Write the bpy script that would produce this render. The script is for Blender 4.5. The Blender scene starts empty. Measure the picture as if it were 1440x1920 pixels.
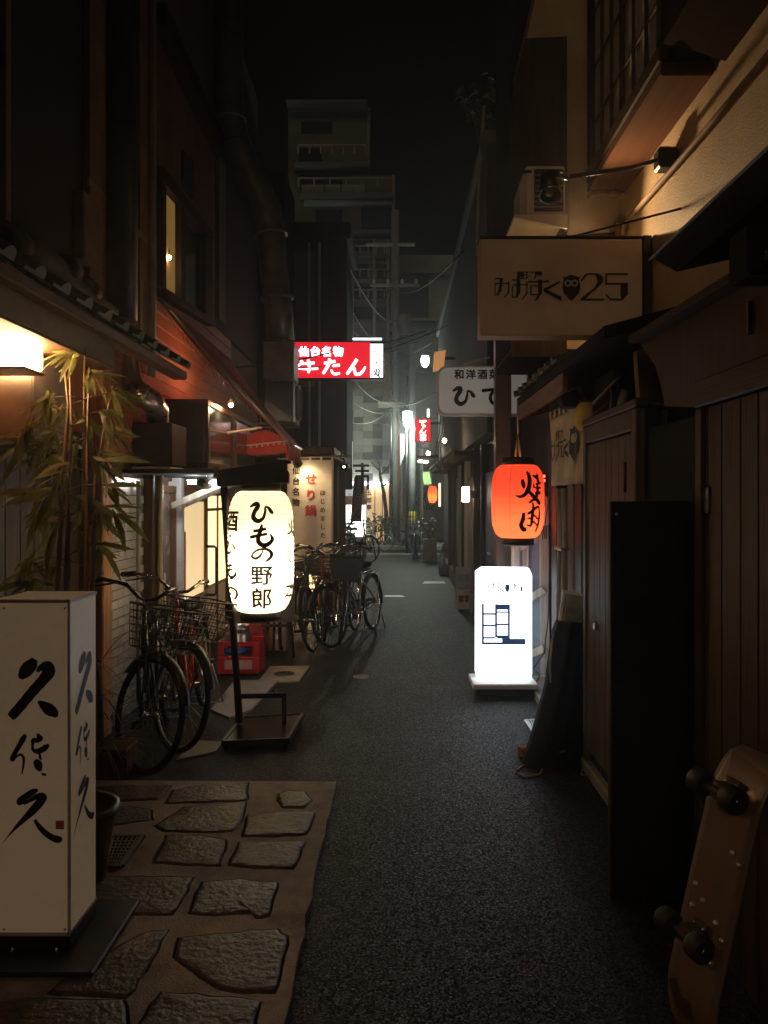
import bpy, bmesh, math, random
from mathutils import Vector, Matrix
R = math.radians
random.seed(7)

# ------------------------------------------------------------------ camera, sky, exposure
scene = bpy.context.scene
COL = scene.collection
H, F, VX, VY = 1.55, 1500.0, 745.0, 935.0        # eye height, focal length and vanishing point in photograph pixels
cam_d = bpy.data.cameras.new('camera')
cam = bpy.data.objects.new('camera', cam_d)
COL.objects.link(cam)
cam.location = (0, 0, H)
cam.rotation_euler = (R(90), 0, 0)
cam_d.sensor_fit = 'VERTICAL'
cam_d.sensor_height = 36.0
cam_d.sensor_width = 27.0
cam_d.lens = 36.0 * F / 1920.0
cam_d.shift_x = -25 / 1920
cam_d.shift_y = -25 / 1920
cam_d.clip_start = 0.05
cam_d.clip_end = 500
scene.camera = cam

world = bpy.data.worlds.new('World')
scene.world = world
world.use_nodes = True
wn = world.node_tree
wn.nodes.clear()
w_out = wn.nodes.new('ShaderNodeOutputWorld')
w_bg = wn.nodes.new('ShaderNodeBackground')
w_sky = wn.nodes.new('ShaderNodeTexSky')
w_sky.sky_type = 'NISHITA'
w_sky.sun_disc = False
w_sky.sun_elevation = R(-6)
w_sky.sun_rotation = R(180)
w_hs = wn.nodes.new('ShaderNodeHueSaturation')
w_hs.inputs['Saturation'].default_value = 0.25
wn.links.new(w_sky.outputs[0], w_hs.inputs['Color'])
wn.links.new(w_hs.outputs[0], w_bg.inputs[0])
wn.links.new(w_bg.outputs[0], w_out.inputs[0])
w_bg.inputs[1].default_value = 0.035

sun_d = bpy.data.lights.new('street_fill', 'SUN')  # weak warm sun added as fill, stands in for street glow behind the camera
sun_d.energy = 0.17; sun_d.angle = R(25); sun_d.color = (1.0, 0.68, 0.43)
sun = bpy.data.objects.new('street_fill', sun_d); COL.objects.link(sun)
sun.rotation_euler = (R(62), 0, R(-14))

scene.view_settings.view_transform = 'Standard'
scene.view_settings.look = 'None'
scene.view_settings.exposure = 0.0
scene.view_settings.gamma = 1.0
scene.view_settings.use_curve_mapping = False
scene.render.engine = 'CYCLES'
scene.cycles.use_denoising = True
scene.cycles.max_bounces = 7
scene.cycles.diffuse_bounces = 4
scene.cycles.sample_clamp_indirect = 4.0
scene.cycles.use_light_tree = True

# ------------------------------------------------------------------ pixel helpers
def P(px, py, Y):
    return Vector(((px - VX) / F * Y, Y, H - (py - VY) / F * Y))
def G(px, py, z=0.0):
    Y = (H - z) * F / (py - VY)
    return Vector(((px - VX) / F * Y, Y, z))
def Yx(px, x0):
    return x0 * F / (px - VX)
def PX(px, py, x0):
    return P(px, py, Yx(px, x0))

# ------------------------------------------------------------------ materials
MATS = {}
def new_mat(name):
    m = bpy.data.materials.new(name); m.use_nodes = True
    nt = m.node_tree
    b = nt.nodes['Principled BSDF']
    return m, nt, b
def lin(c):
    return (c[0], c[1], c[2], 1.0)
def M(name, col, rough=0.6, metal=0.0, var=0.25, scale=5.0, bump=0.0, bscale=60.0, stretch=(1, 1, 1),
      dirt=None, dirt_amt=0.5, dscale=2.0, rnd=0.12, coat=0.0, spec=0.5, trans=0.0, det=6.0):
    if name in MATS: return MATS[name]
    m, nt, b = new_mat(name)
    N, L = nt.nodes, nt.links
    tc = N.new('ShaderNodeTexCoord')
    mp = N.new('ShaderNodeMapping'); mp.inputs['Scale'].default_value = stretch
    L.new(tc.outputs['Object'], mp.inputs['Vector'])
    oi = N.new('ShaderNodeObjectInfo')
    ad = N.new('ShaderNodeVectorMath'); ad.operation = 'MULTIPLY_ADD'
    L.new(oi.outputs['Random'], ad.inputs[0]); ad.inputs[1].default_value = (9, 7, 5)
    L.new(mp.outputs[0], ad.inputs[2])
    nz = N.new('ShaderNodeTexNoise'); nz.inputs['Scale'].default_value = scale; nz.inputs['Detail'].default_value = det
    nz.inputs['Roughness'].default_value = 0.62
    L.new(ad.outputs[0], nz.inputs['Vector'])
    cr = N.new('ShaderNodeValToRGB')
    cr.color_ramp.elements[0].position = 0.3; cr.color_ramp.elements[1].position = 0.72
    lo = [max(0, c * (1 - var)) for c in col]; hi = [min(1, c * (1 + var)) for c in col]
    cr.color_ramp.elements[0].color = lin(lo); cr.color_ramp.elements[1].color = lin(hi)
    L.new(nz.outputs['Fac'], cr.inputs[0])
    out = cr.outputs[0]
    if dirt is not None:
        dn = N.new('ShaderNodeTexNoise'); dn.inputs['Scale'].default_value = dscale; dn.inputs['Detail'].default_value = 8
        dn.inputs['Roughness'].default_value = 0.7
        L.new(ad.outputs[0], dn.inputs['Vector'])
        dr = N.new('ShaderNodeValToRGB'); dr.color_ramp.elements[0].position = 0.48; dr.color_ramp.elements[1].position = 0.68
        dr.color_ramp.elements[1].color = (dirt_amt,) * 3 + (1,)
        L.new(dn.outputs['Fac'], dr.inputs[0])
        mx = N.new('ShaderNodeMix'); mx.data_type = 'RGBA'
        L.new(dr.outputs[0], mx.inputs['Factor']); L.new(out, mx.inputs['A']); mx.inputs['B'].default_value = lin(dirt)
        out = mx.outputs['Result']
    if rnd:
        hv = N.new('ShaderNodeHueSaturation')
        mr = N.new('ShaderNodeMapRange'); mr.inputs['To Min'].default_value = 1 - rnd; mr.inputs['To Max'].default_value = 1 + rnd
        L.new(oi.outputs['Random'], mr.inputs['Value']); L.new(mr.outputs[0], hv.inputs['Value'])
        L.new(out, hv.inputs['Color']); out = hv.outputs[0]
    L.new(out, b.inputs['Base Color'])
    rr = N.new('ShaderNodeMapRange'); rr.inputs['To Min'].default_value = max(0.03, rough - 0.12); rr.inputs['To Max'].default_value = min(1, rough + 0.12)
    L.new(nz.outputs['Fac'], rr.inputs['Value']); L.new(rr.outputs[0], b.inputs['Roughness'])
    b.inputs['Metallic'].default_value = metal
    b.inputs['Coat Weight'].default_value = coat
    b.inputs['Specular IOR Level'].default_value = spec
    b.inputs['Transmission Weight'].default_value = trans
    if bump:
        bn = N.new('ShaderNodeTexNoise'); bn.inputs['Scale'].default_value = bscale; bn.inputs['Detail'].default_value = 4
        L.new(ad.outputs[0], bn.inputs['Vector'])
        bp = N.new('ShaderNodeBump'); bp.inputs['Strength'].default_value = bump; bp.inputs['Distance'].default_value = 0.01
        L.new(bn.outputs['Fac'], bp.inputs['Height']); L.new(bp.outputs[0], b.inputs['Normal'])
    MATS[name] = m
    return m
def wood(name, col, axis='z', rough=0.55, var=0.45, bump=0.25):
    s = {'x': (0.6, 14, 14), 'y': (14, 0.6, 14), 'z': (14, 14, 0.6)}[axis]
    return M(name, col, rough, var=var, scale=2.2, bump=bump, bscale=5, stretch=s, dirt=[c * 0.35 for c in col], dirt_amt=0.6, dscale=1.0, spec=0.18)
def E(name, col, strength, base=(0.8, 0.8, 0.8), rough=0.4):
    if name in MATS: return MATS[name]
    m, nt, b = new_mat(name)
    N, L = nt.nodes, nt.links
    tc = N.new('ShaderNodeTexCoord'); nz = N.new('ShaderNodeTexNoise'); nz.inputs['Scale'].default_value = 3.0
    L.new(tc.outputs['Object'], nz.inputs['Vector'])
    mr = N.new('ShaderNodeMapRange'); mr.inputs['To Min'].default_value = strength * 0.92; mr.inputs['To Max'].default_value = strength * 1.08
    L.new(nz.outputs['Fac'], mr.inputs['Value'])
    b.inputs['Base Color'].default_value = lin(base); b.inputs['Roughness'].default_value = rough
    b.inputs['Emission Color'].default_value = lin(col)
    L.new(mr.outputs[0], b.inputs['Emission Strength'])
    MATS[name] = m
    return m
def paper(name, col, emis, strength):
    """translucent lantern paper: scatters the bulb inside and glows itself"""
    if name in MATS: return MATS[name]
    m, nt, b = new_mat(name)
    N, L = nt.nodes, nt.links
    N.remove(b)
    out = N['Material Output']
    tr = N.new('ShaderNodeBsdfTranslucent'); df = N.new('ShaderNodeBsdfDiffuse'); em = N.new('ShaderNodeEmission')
    tc = N.new('ShaderNodeTexCoord'); nz = N.new('ShaderNodeTexNoise'); nz.inputs['Scale'].default_value = 26; nz.inputs['Detail'].default_value = 5
    L.new(tc.outputs['Object'], nz.inputs['Vector'])
    cr = N.new('ShaderNodeValToRGB')
    cr.color_ramp.elements[0].color = lin([c * 0.86 for c in col]); cr.color_ramp.elements[1].color = lin(col)
    L.new(nz.outputs['Fac'], cr.inputs[0]); L.new(cr.outputs[0], tr.inputs[0]); L.new(cr.outputs[0], df.inputs[0])
    em.inputs[0].default_value = lin(emis); em.inputs[1].default_value = strength
    a = N.new('ShaderNodeMixShader'); a.inputs[0].default_value = 0.35
    L.new(tr.outputs[0], a.inputs[1]); L.new(df.outputs[0], a.inputs[2])
    s = N.new('ShaderNodeAddShader'); L.new(a.outputs[0], s.inputs[0]); L.new(em.outputs[0], s.inputs[1])
    L.new(s.outputs[0], out.inputs['Surface'])
    MATS[name] = m
    return m
def glass(name, tint=(0.6, 0.62, 0.6), rough=0.05):
    return M(name, tint, rough, var=0.05, rnd=0, spec=0.6, trans=0.0)

def asphalt():
    m, nt, b = new_mat('asphalt'); N, L = nt.nodes, nt.links
    tc = N.new('ShaderNodeTexCoord')
    v = N.new('ShaderNodeTexVoronoi'); v.inputs['Scale'].default_value = 150
    v2 = N.new('ShaderNodeTexVoronoi'); v2.inputs['Scale'].default_value = 330
    n = N.new('ShaderNodeTexNoise'); n.inputs['Scale'].default_value = 0.9; n.inputs['Detail'].default_value = 9; n.inputs['Roughness'].default_value = 0.65
    n2 = N.new('ShaderNodeTexNoise'); n2.inputs['Scale'].default_value = 2.3; n2.inputs['Detail'].default_value = 7; n2.inputs['Roughness'].default_value = 0.7
    for k in (v, v2, n, n2): L.new(tc.outputs['Object'], k.inputs['Vector'])
    # wandering cracks
    ds_ = N.new('ShaderNodeVectorMath'); ds_.operation = 'MULTIPLY_ADD'; ds_.inputs[1].default_value = (0.5, 0.5, 0)
    L.new(n2.outputs['Color'], ds_.inputs[0]); L.new(tc.outputs['Object'], ds_.inputs[2])
    ck = N.new('ShaderNodeTexVoronoi'); ck.feature = 'DISTANCE_TO_EDGE'; ck.inputs['Scale'].default_value = 0.55
    L.new(ds_.outputs[0], ck.inputs['Vector'])
    ckr = N.new('ShaderNodeMapRange'); ckr.inputs['From Min'].default_value = 0.0; ckr.inputs['From Max'].default_value = 0.006; ckr.inputs['To Min'].default_value = 0.35
    L.new(ck.outputs['Distance'], ckr.inputs['Value'])
    hs = N.new('ShaderNodeSeparateColor'); L.new(v.outputs['Color'], hs.inputs[0])
    cr = N.new('ShaderNodeValToRGB')
    e = cr.color_ramp.elements
    e[0].position = 0.0; e[0].color = (0.009, 0.008, 0.007, 1)
    e[1].position = 1.0; e[1].color = (0.08, 0.07, 0.06, 1)
    x = e.new(0.85); x.color = (0.0165, 0.0145, 0.0125, 1)
    L.new(hs.outputs[0], cr.inputs[0])
    big = N.new('ShaderNodeMapRange'); big.inputs['From Min'].default_value = 0.32; big.inputs['From Max'].default_value = 0.68
    big.inputs['To Min'].default_value = 0.5; big.inputs['To Max'].default_value = 1.5
    L.new(n.outputs['Fac'], big.inputs['Value'])
    m3 = N.new('ShaderNodeMath'); m3.operation = 'MULTIPLY'; L.new(big.outputs[0], m3.inputs[0]); L.new(ckr.outputs[0], m3.inputs[1])
    mul = N.new('ShaderNodeVectorMath'); mul.operation = 'SCALE'
    L.new(cr.outputs[0], mul.inputs[0]); L.new(m3.outputs[0], mul.inputs['Scale'])
    L.new(mul.outputs[0], b.inputs['Base Color'])
    rr = N.new('ShaderNodeMapRange'); rr.inputs['To Min'].default_value = 0.4; rr.inputs['To Max'].default_value = 0.95
    L.new(hs.outputs[1], rr.inputs['Value']); L.new(rr.outputs[0], b.inputs['Roughness'])
    ds = N.new('ShaderNodeMath'); ds.operation = 'ADD'
    L.new(v.outputs['Distance'], ds.inputs[0]); L.new(v2.outputs['Distance'], ds.inputs[1])
    bp = N.new('ShaderNodeBump'); bp.invert = True; bp.inputs['Strength'].default_value = 0.5; bp.inputs['Distance'].default_value = 0.003
    L.new(ds.outputs[0], bp.inputs['Height']); L.new(bp.outputs[0], b.inputs['Normal'])
    b.inputs['Specular IOR Level'].default_value = 0.2
    MATS['asphalt'] = m
    return m

m_asphalt = asphalt()
m_mortar = M('mortar', (0.43, 0.385, 0.33), 0.85, var=0.25, scale=9, bump=0.5, bscale=130, dirt=(0.15, 0.125, 0.1), dirt_amt=0.75, dscale=4)
m_stone = M('paving_granite', (0.092, 0.07, 0.054), 0.5, var=0.5, scale=30, bump=1.0, bscale=42, dirt=(0.06, 0.05, 0.045), dirt_amt=0.7, dscale=5, rnd=0.3)
m_concrete = M('concrete', (0.26, 0.24, 0.21), 0.85, var=0.2, bump=0.3, bscale=90, dirt=(0.1, 0.09, 0.08))
m_black = M('black_paint', (0.012, 0.012, 0.013), 0.38, var=0.3, bump=0.05, dirt=(0.03, 0.027, 0.024), dirt_amt=0.4)
m_matte = M('matte_black', (0.013, 0.012, 0.012), 0.85, var=0.4, spec=0.12, dirt=(0.03, 0.028, 0.026), dirt_amt=0.35)
m_ink = M('ink', (0.012, 0.011, 0.01), 0.6, var=0.2, rnd=0)
m_steel = M('steel', (0.55, 0.54, 0.52), 0.3, metal=1.0, var=0.2, dirt=(0.18, 0.14, 0.1), dirt_amt=0.35, dscale=9)
m_galv = M('galvanised_duct', (0.5, 0.48, 0.45), 0.3, metal=1.0, var=0.25, scale=9, bump=0.12, bscale=30, dirt=(0.12, 0.09, 0.06), dirt_amt=0.6)
m_duct = M('painted_duct', (0.3, 0.27, 0.23), 0.4, metal=0.4, var=0.3, dirt=(0.04, 0.035, 0.03), dirt_amt=0.6)
m_rubber = M('rubber', (0.015, 0.015, 0.015), 0.75, var=0.3, rnd=0)
m_white = M('white_paint', (0.72, 0.7, 0.66), 0.5, var=0.08, dirt=(0.35, 0.31, 0.26), dirt_amt=0.5)
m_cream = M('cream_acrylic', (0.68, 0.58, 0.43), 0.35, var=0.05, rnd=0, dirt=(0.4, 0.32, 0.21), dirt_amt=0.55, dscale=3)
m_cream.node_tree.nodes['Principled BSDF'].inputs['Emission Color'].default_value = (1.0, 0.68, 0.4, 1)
m_cream.node_tree.nodes['Principled BSDF'].inputs['Emission Strength'].default_value = 0.065  # faint glow put into the unlit sign, stands in for light falling on it
m_stucco = M('beige_stucco', (0.56, 0.42, 0.26), 0.45, var=0.15, scale=3, bump=0.9, bscale=120, dirt=(0.4, 0.26, 0.12), dirt_amt=0.5, rnd=0)
m_brownwall = M('brown_plaster', (0.16, 0.095, 0.06), 0.8, var=0.25, bump=0.3, bscale=90, dirt=(0.07, 0.045, 0.03))
m_redwall = M('red_brown_boards', (0.45, 0.17, 0.09), 0.6, var=0.25, scale=4, bump=0.2, dirt=(0.2, 0.08, 0.05))
m_dkwood = wood('dark_wood', (0.042, 0.024, 0.015))
m_dkwood_y = wood('dark_wood_along', (0.045, 0.027, 0.017), 'y')
m_midwood = wood('brown_wood', (0.19, 0.1, 0.055))
m_midwood_y = wood('brown_wood_along', (0.19, 0.1, 0.055), 'y')
m_grey_wood = wood('weathered_wood', (0.085, 0.062, 0.046))
m_palewood = wood('pale_timber', (0.42, 0.36, 0.28), 'z')
m_orangewood = wood('orange_timber', (0.62, 0.3, 0.16), 'z', var=0.2, bump=0.1)
m_tile = M('white_wall_tile', (0.55, 0.52, 0.46), 0.3, var=0.1, scale=14, dirt=(0.28, 0.24, 0.19), dirt_amt=0.5, dscale=4, rnd=0.1)
m_grout = M('grout', (0.2, 0.18, 0.15), 0.9)
m_kawara = M('roof_tile_glaze', (0.045, 0.042, 0.038), 0.6, var=0.35, scale=8, dirt=(0.04, 0.04, 0.032), dirt_amt=0.6, rnd=0.25)
m_darkwall = M('dark_render', (0.035, 0.032, 0.029), 0.85, var=0.35, scale=2, bump=0.2, dirt=(0.02, 0.018, 0.016))
m_greywall = M('grey_render', (0.13, 0.13, 0.125), 0.85, var=0.2, scale=1.5, dirt=(0.09, 0.09, 0.085))
m_yellowwall = M('yellow_render', (0.13, 0.125, 0.085), 0.85, var=0.2, scale=1.5, dirt=(0.14, 0.13, 0.08))
m_red = M('red_plastic', (0.5, 0.02, 0.03), 0.35, var=0.15)
m_redcloth = M('red_awning_cloth', (0.55, 0.045, 0.03), 0.8, var=0.25, scale=6, dirt=(0.13, 0.02, 0.015), dirt_amt=0.5)
m_cloth = M('off_white_cloth', (0.66, 0.58, 0.46), 0.9, var=0.08, scale=12, bump=0.1, bscale=220, rnd=0)
m_pipe = M('grey_pipe', (0.3, 0.27, 0.22), 0.5, var=0.2, dirt=(0.1, 0.08, 0.06))
m_wire = M('cable', (0.012, 0.012, 0.012), 0.7, rnd=0)
m_dkglass = M('dark_window_glass', (0.02, 0.024, 0.022), 0.08, var=0.1, spec=0.7)
m_frost = M('frosted_glass', (0.4, 0.38, 0.34), 0.4, var=0.1)
m_farglass = M('far_window_glass', (0.015, 0.016, 0.014), 0.7, var=0.2, spec=0.1)
m_ac = M('aircon_casing', (0.62, 0.56, 0.46), 0.45, var=0.08, dirt=(0.3, 0.24, 0.17), dirt_amt=0.4)
m_card = M('cardboard', (0.42, 0.27, 0.15), 0.85, var=0.12)
m_leaf = M('bamboo_leaf', (0.15, 0.165, 0.055), 0.5, var=0.5, scale=9, rnd=0.45)
m_leaf2 = M('shrub_leaf', (0.06, 0.085, 0.03), 0.5, var=0.4, rnd=0.4)
def leafy(m, col, amt=0.5):
    N, L = m.node_tree.nodes, m.node_tree.links
    tr = N.new('ShaderNodeBsdfTranslucent'); tr.inputs[0].default_value = lin(col); mx = N.new('ShaderNodeMixShader'); mx.inputs[0].default_value = amt
    L.new(N['Principled BSDF'].outputs[0], mx.inputs[1]); L.new(tr.outputs[0], mx.inputs[2]); L.new(mx.outputs[0], N['Material Output'].inputs['Surface'])
leafy(m_leaf, (0.24, 0.26, 0.08)); leafy(m_leaf2, (0.12, 0.2, 0.05))
m_dryleaf = M('dry_leaf', (0.2, 0.15, 0.08), 0.7, var=0.3, rnd=0.35)
m_culm = M('bamboo_culm', (0.17, 0.11, 0.05), 0.4, var=0.3, stretch=(1, 1, 0.2))
m_pot = M('dark_pot', (0.03, 0.028, 0.027), 0.4)
m_terra = M('pale_pot', (0.32, 0.28, 0.23), 0.8)

# ------------------------------------------------------------------ object helpers
def thing(name, label, cat, loc=(0, 0, 0), rotz=0.0, group=None):
    o = bpy.data.objects.new(name, None)
    o.empty_display_size = 0.1
    COL.objects.link(o)
    o.location = loc; o.rotation_euler = (0, 0, rotz)
    return tag(o, label, cat, group)
def tag(o, label, cat, group=None):
    o['label'] = label; o['category'] = cat
    if group: o['group'] = group
    return o
def setting(o):
    o['kind'] = 'structure'; return o
def adopt(o, parent, local=False):
    if parent is None: return
    o.parent = parent
    if parent.type == 'EMPTY' and not local:
        mw = Matrix.LocRotScale(parent.location, parent.rotation_euler, parent.scale)
        o.matrix_parent_inverse = mw.inverted()

class B:
    """collects shapes, then links them as ONE mesh object (world coordinates unless local=True)"""
    def __init__(s): s.v = []; s.f = []; s.sm = []
    def add(s, vs, fs, smooth=False):
        n = len(s.v); s.v += [tuple(v) for v in vs]
        s.f += [tuple(i + n for i in f) for f in fs]; s.sm += [smooth] * len(fs); return s
    def box(s, a, b):
        x0, x1 = sorted((a[0], b[0])); y0, y1 = sorted((a[1], b[1])); z0, z1 = sorted((a[2], b[2]))
        vs = [(x0, y0, z0), (x1, y0, z0), (x1, y1, z0), (x0, y1, z0), (x0, y0, z1), (x1, y0, z1), (x1, y1, z1), (x0, y1, z1)]
        return s.add(vs, [(3, 2, 1, 0), (4, 5, 6, 7), (0, 1, 5, 4), (1, 2, 6, 5), (2, 3, 7, 6), (3, 0, 4, 7)])
    def cbox(s, a, b, c=0.004):
        """box with chamfered vertical and horizontal edges"""
        bm = bmesh.new(); t = B().box(a, b)
        vs = [bm.verts.new(v) for v in t.v]
        for f in t.f: bm.faces.new([vs[i] for i in f])
        mn = min(abs(a[i] - b[i]) for i in range(3))
        bmesh.ops.bevel(bm, geom=bm.edges[:], offset=min(c, mn * 0.35), segments=1, affect='EDGES')
        bm.verts.index_update()
        s.add([v.co[:] for v in bm.verts], [[v.index for v in f.verts] for f in bm.faces]); bm.free(); return s
    def beam(s, p, q, w, h, up=(0, 0, 1)):
        p, q = Vector(p), Vector(q); d = (q - p).normalized(); u = Vector(up)
        if abs(d.dot(u)) > 0.98: u = Vector((0, 1, 0))
        sx = d.cross(u).normalized() * (w / 2); sz = sx.cross(d).normalized() * (h / 2)
        vs = [c + k for c in (p, q) for k in (-sx - sz, sx - sz, sx + sz, -sx + sz)]
        return s.add(vs, [(3, 2, 1, 0), (4, 5, 6, 7), (0, 1, 5, 4), (1, 2, 6, 5), (2, 3, 7, 6), (3, 0, 4, 7)])
    def tube(s, pts, r, n=8, cap=True, closed=False):
        pts = [Vector(p) for p in pts]; k = len(pts)
        rs = r if isinstance(r, (list, tuple)) else [r] * k
        base = len(s.v); prev = None
        vs = []; fs = []
        for i, p in enumerate(pts):
            if closed: d = (pts[(i + 1) % k] - pts[i - 1])
            else: d = pts[min(i + 1, k - 1)] - pts[max(i - 1, 0)]
            d.normalize()
            if prev is None:
                u = Vector((0, 0, 1)) if abs(d.z) < 0.9 else Vector((1, 0, 0))
                u = (u - d * u.dot(d)).normalized()
            else:
                u = prev - d * prev.dot(d)
                if u.length < 1e-6: u = d.orthogonal()
                u.normalize()
            prev = u; w = d.cross(u)
            for j in range(n):
                a = 2 * math.pi * j / n
                vs.append(p + (u * math.cos(a) + w * math.sin(a)) * rs[i])
        m = k if closed else k - 1
        for i in range(m):
            for j in range(n):
                a, b_ = i * n + j, i * n + (j + 1) % n
                c, d_ = ((i + 1) % k) * n + (j + 1) % n, ((i + 1) % k) * n + j
                fs.append((a, b_, c, d_))
        s.add(vs, fs, True)
        if cap and not closed:
            s.f.append(tuple(base + j for j in reversed(range(n)))); s.sm.append(False)
            s.f.append(tuple(base + (k - 1) * n + j for j in range(n))); s.sm.append(False)
        return s
    def lathe(s, prof, c=(0, 0, 0), n=24, axis='z', caps=False):
        vs = []; fs = []; c = Vector(c); k = len(prof)
        for r, h in prof:
            for j in range(n):
                a = 2 * math.pi * j / n
                u, w = r * math.cos(a), r * math.sin(a)
                vs.append(c + Vector({'z': (u, w, h), 'y': (u, h, w), 'x': (h, u, w)}[axis]))
        for i in range(k - 1):
            for j in range(n):
                fs.append((i * n + j, i * n + (j + 1) % n, (i + 1) * n + (j + 1) % n, (i + 1) * n + j))
        b0 = len(s.v); s.add(vs, fs, True)
        if caps:
            s.f.append(tuple(b0 + j for j in reversed(range(n)))); s.f.append(tuple(b0 + (k - 1) * n + j for j in range(n))); s.sm += [False, False]
        return s
    def prism(s, pts, ext):
        pts = [Vector(p) for p in pts]; ext = Vector(ext); n = len(pts)
        vs = pts + [p + ext for p in pts]
        fs = [tuple(reversed(range(n))), tuple(range(n, 2 * n))] + [(i, (i + 1) % n, n + (i + 1) % n, n + i) for i in range(n)]
        return s.add(vs, fs)
    def ball(s, c, r, n=12, m=8, sq=(1, 1, 1)):
        vs = []; fs = []
        for i in range(m + 1):
            t = math.pi * i / m
            for j in range(n):
                a = 2 * math.pi * j / n
                vs.append((c[0] + r * sq[0] * math.sin(t) * math.cos(a), c[1] + r * sq[1] * math.sin(t) * math.sin(a), c[2] + r * sq[2] * math.cos(t)))
        for i in range(m):
            for j in range(n): fs.append((i * n + j, (i + 1) * n + j, (i + 1) * n + (j + 1) % n, i * n + (j + 1) % n))
        return s.add(vs, fs, True)
    def mesh(s, name):
        me = bpy.data.meshes.new(name); me.from_pydata(s.v, [], s.f)
        bm = bmesh.new(); bm.from_mesh(me)
        bmesh.ops.recalc_face_normals(bm, faces=bm.faces[:]); bm.to_mesh(me); bm.free()
        for p, k in zip(me.polygons, s.sm): p.use_smooth = k
        return me
    def build(s, name, mat, parent=None, local=False):
        me = s.mesh(name); me.materials.append(mat)
        o = bpy.data.objects.new(name, me); COL.objects.link(o)
        adopt(o, parent, local); return o
def inst(name, me, parent, mat4, local=False, mat=None):
    """an object sharing mesh data, at a world matrix (or parent-local when local)"""
    o = bpy.data.objects.new(name, me); COL.objects.link(o)
    adopt(o, parent, local); o.matrix_basis = mat4
    if mat is not None:
        o.material_slots[0].link = 'OBJECT'; o.material_slots[0].material = mat
    return o
def T(x, y=None, z=None):
    return Matrix.Translation(x if y is None else (x, y, z))
def unit_box(name, mat, sx, sy, sz, c=0.003):
    me = B().cbox((-sx / 2, -sy / 2, -sz / 2), (sx / 2, sy / 2, sz / 2), c).mesh(name); me.materials.append(mat); return me
def lamp(name, parent, loc, energy, col=(1, 0.75, 0.45), r=0.03, kind='POINT', aim=None, size=R(70), blend=0.5):
    d = bpy.data.lights.new(name, kind); d.energy = energy; d.color = col
    d.shadow_soft_size = r
    if kind == 'SPOT': d.spot_size = size; d.spot_blend = blend
    o = bpy.data.objects.new(name, d); COL.objects.link(o)
    adopt(o, parent); o.location = loc
    if aim is not None: o.rotation_euler = (Vector(aim) - Vector(loc)).to_track_quat('-Z', 'Y').to_euler()
    return o

# ------------------------------------------------------------------ lettering
_tc = bpy.data.curves.new('type_source', 'FONT'); _to = bpy.data.objects.new('type_source', _tc)
COL.objects.link(_to)
_cache = {}
def glyph(ch, bold=0.0):
    """flat mesh of one character in a unit box centred on the origin (u right, v up)"""
    key = (ch, bold)
    if key not in _cache:
        _tc.body = ch; _tc.size = 1.0; _tc.offset = bold; _tc.resolution_u = 3
        dg = bpy.context.evaluated_depsgraph_get(); dg.update()
        ev = _to.evaluated_get(dg); me = ev.to_mesh()
        vs = [(v.co.x, v.co.y) for v in me.vertices]; fs = [tuple(p.vertices) for p in me.polygons]
        ev.to_mesh_clear()
        if ord(ch) > 0x2000: vs = [(x - 0.5, y - 0.38) for x, y in vs]
        elif vs:
            mx = (min(x for x, y in vs) + max(x for x, y in vs)) / 2; vs = [(x - mx, y - 0.36) for x, y in vs]
        _cache[key] = (vs, fs)
    return _cache[key]
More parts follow.
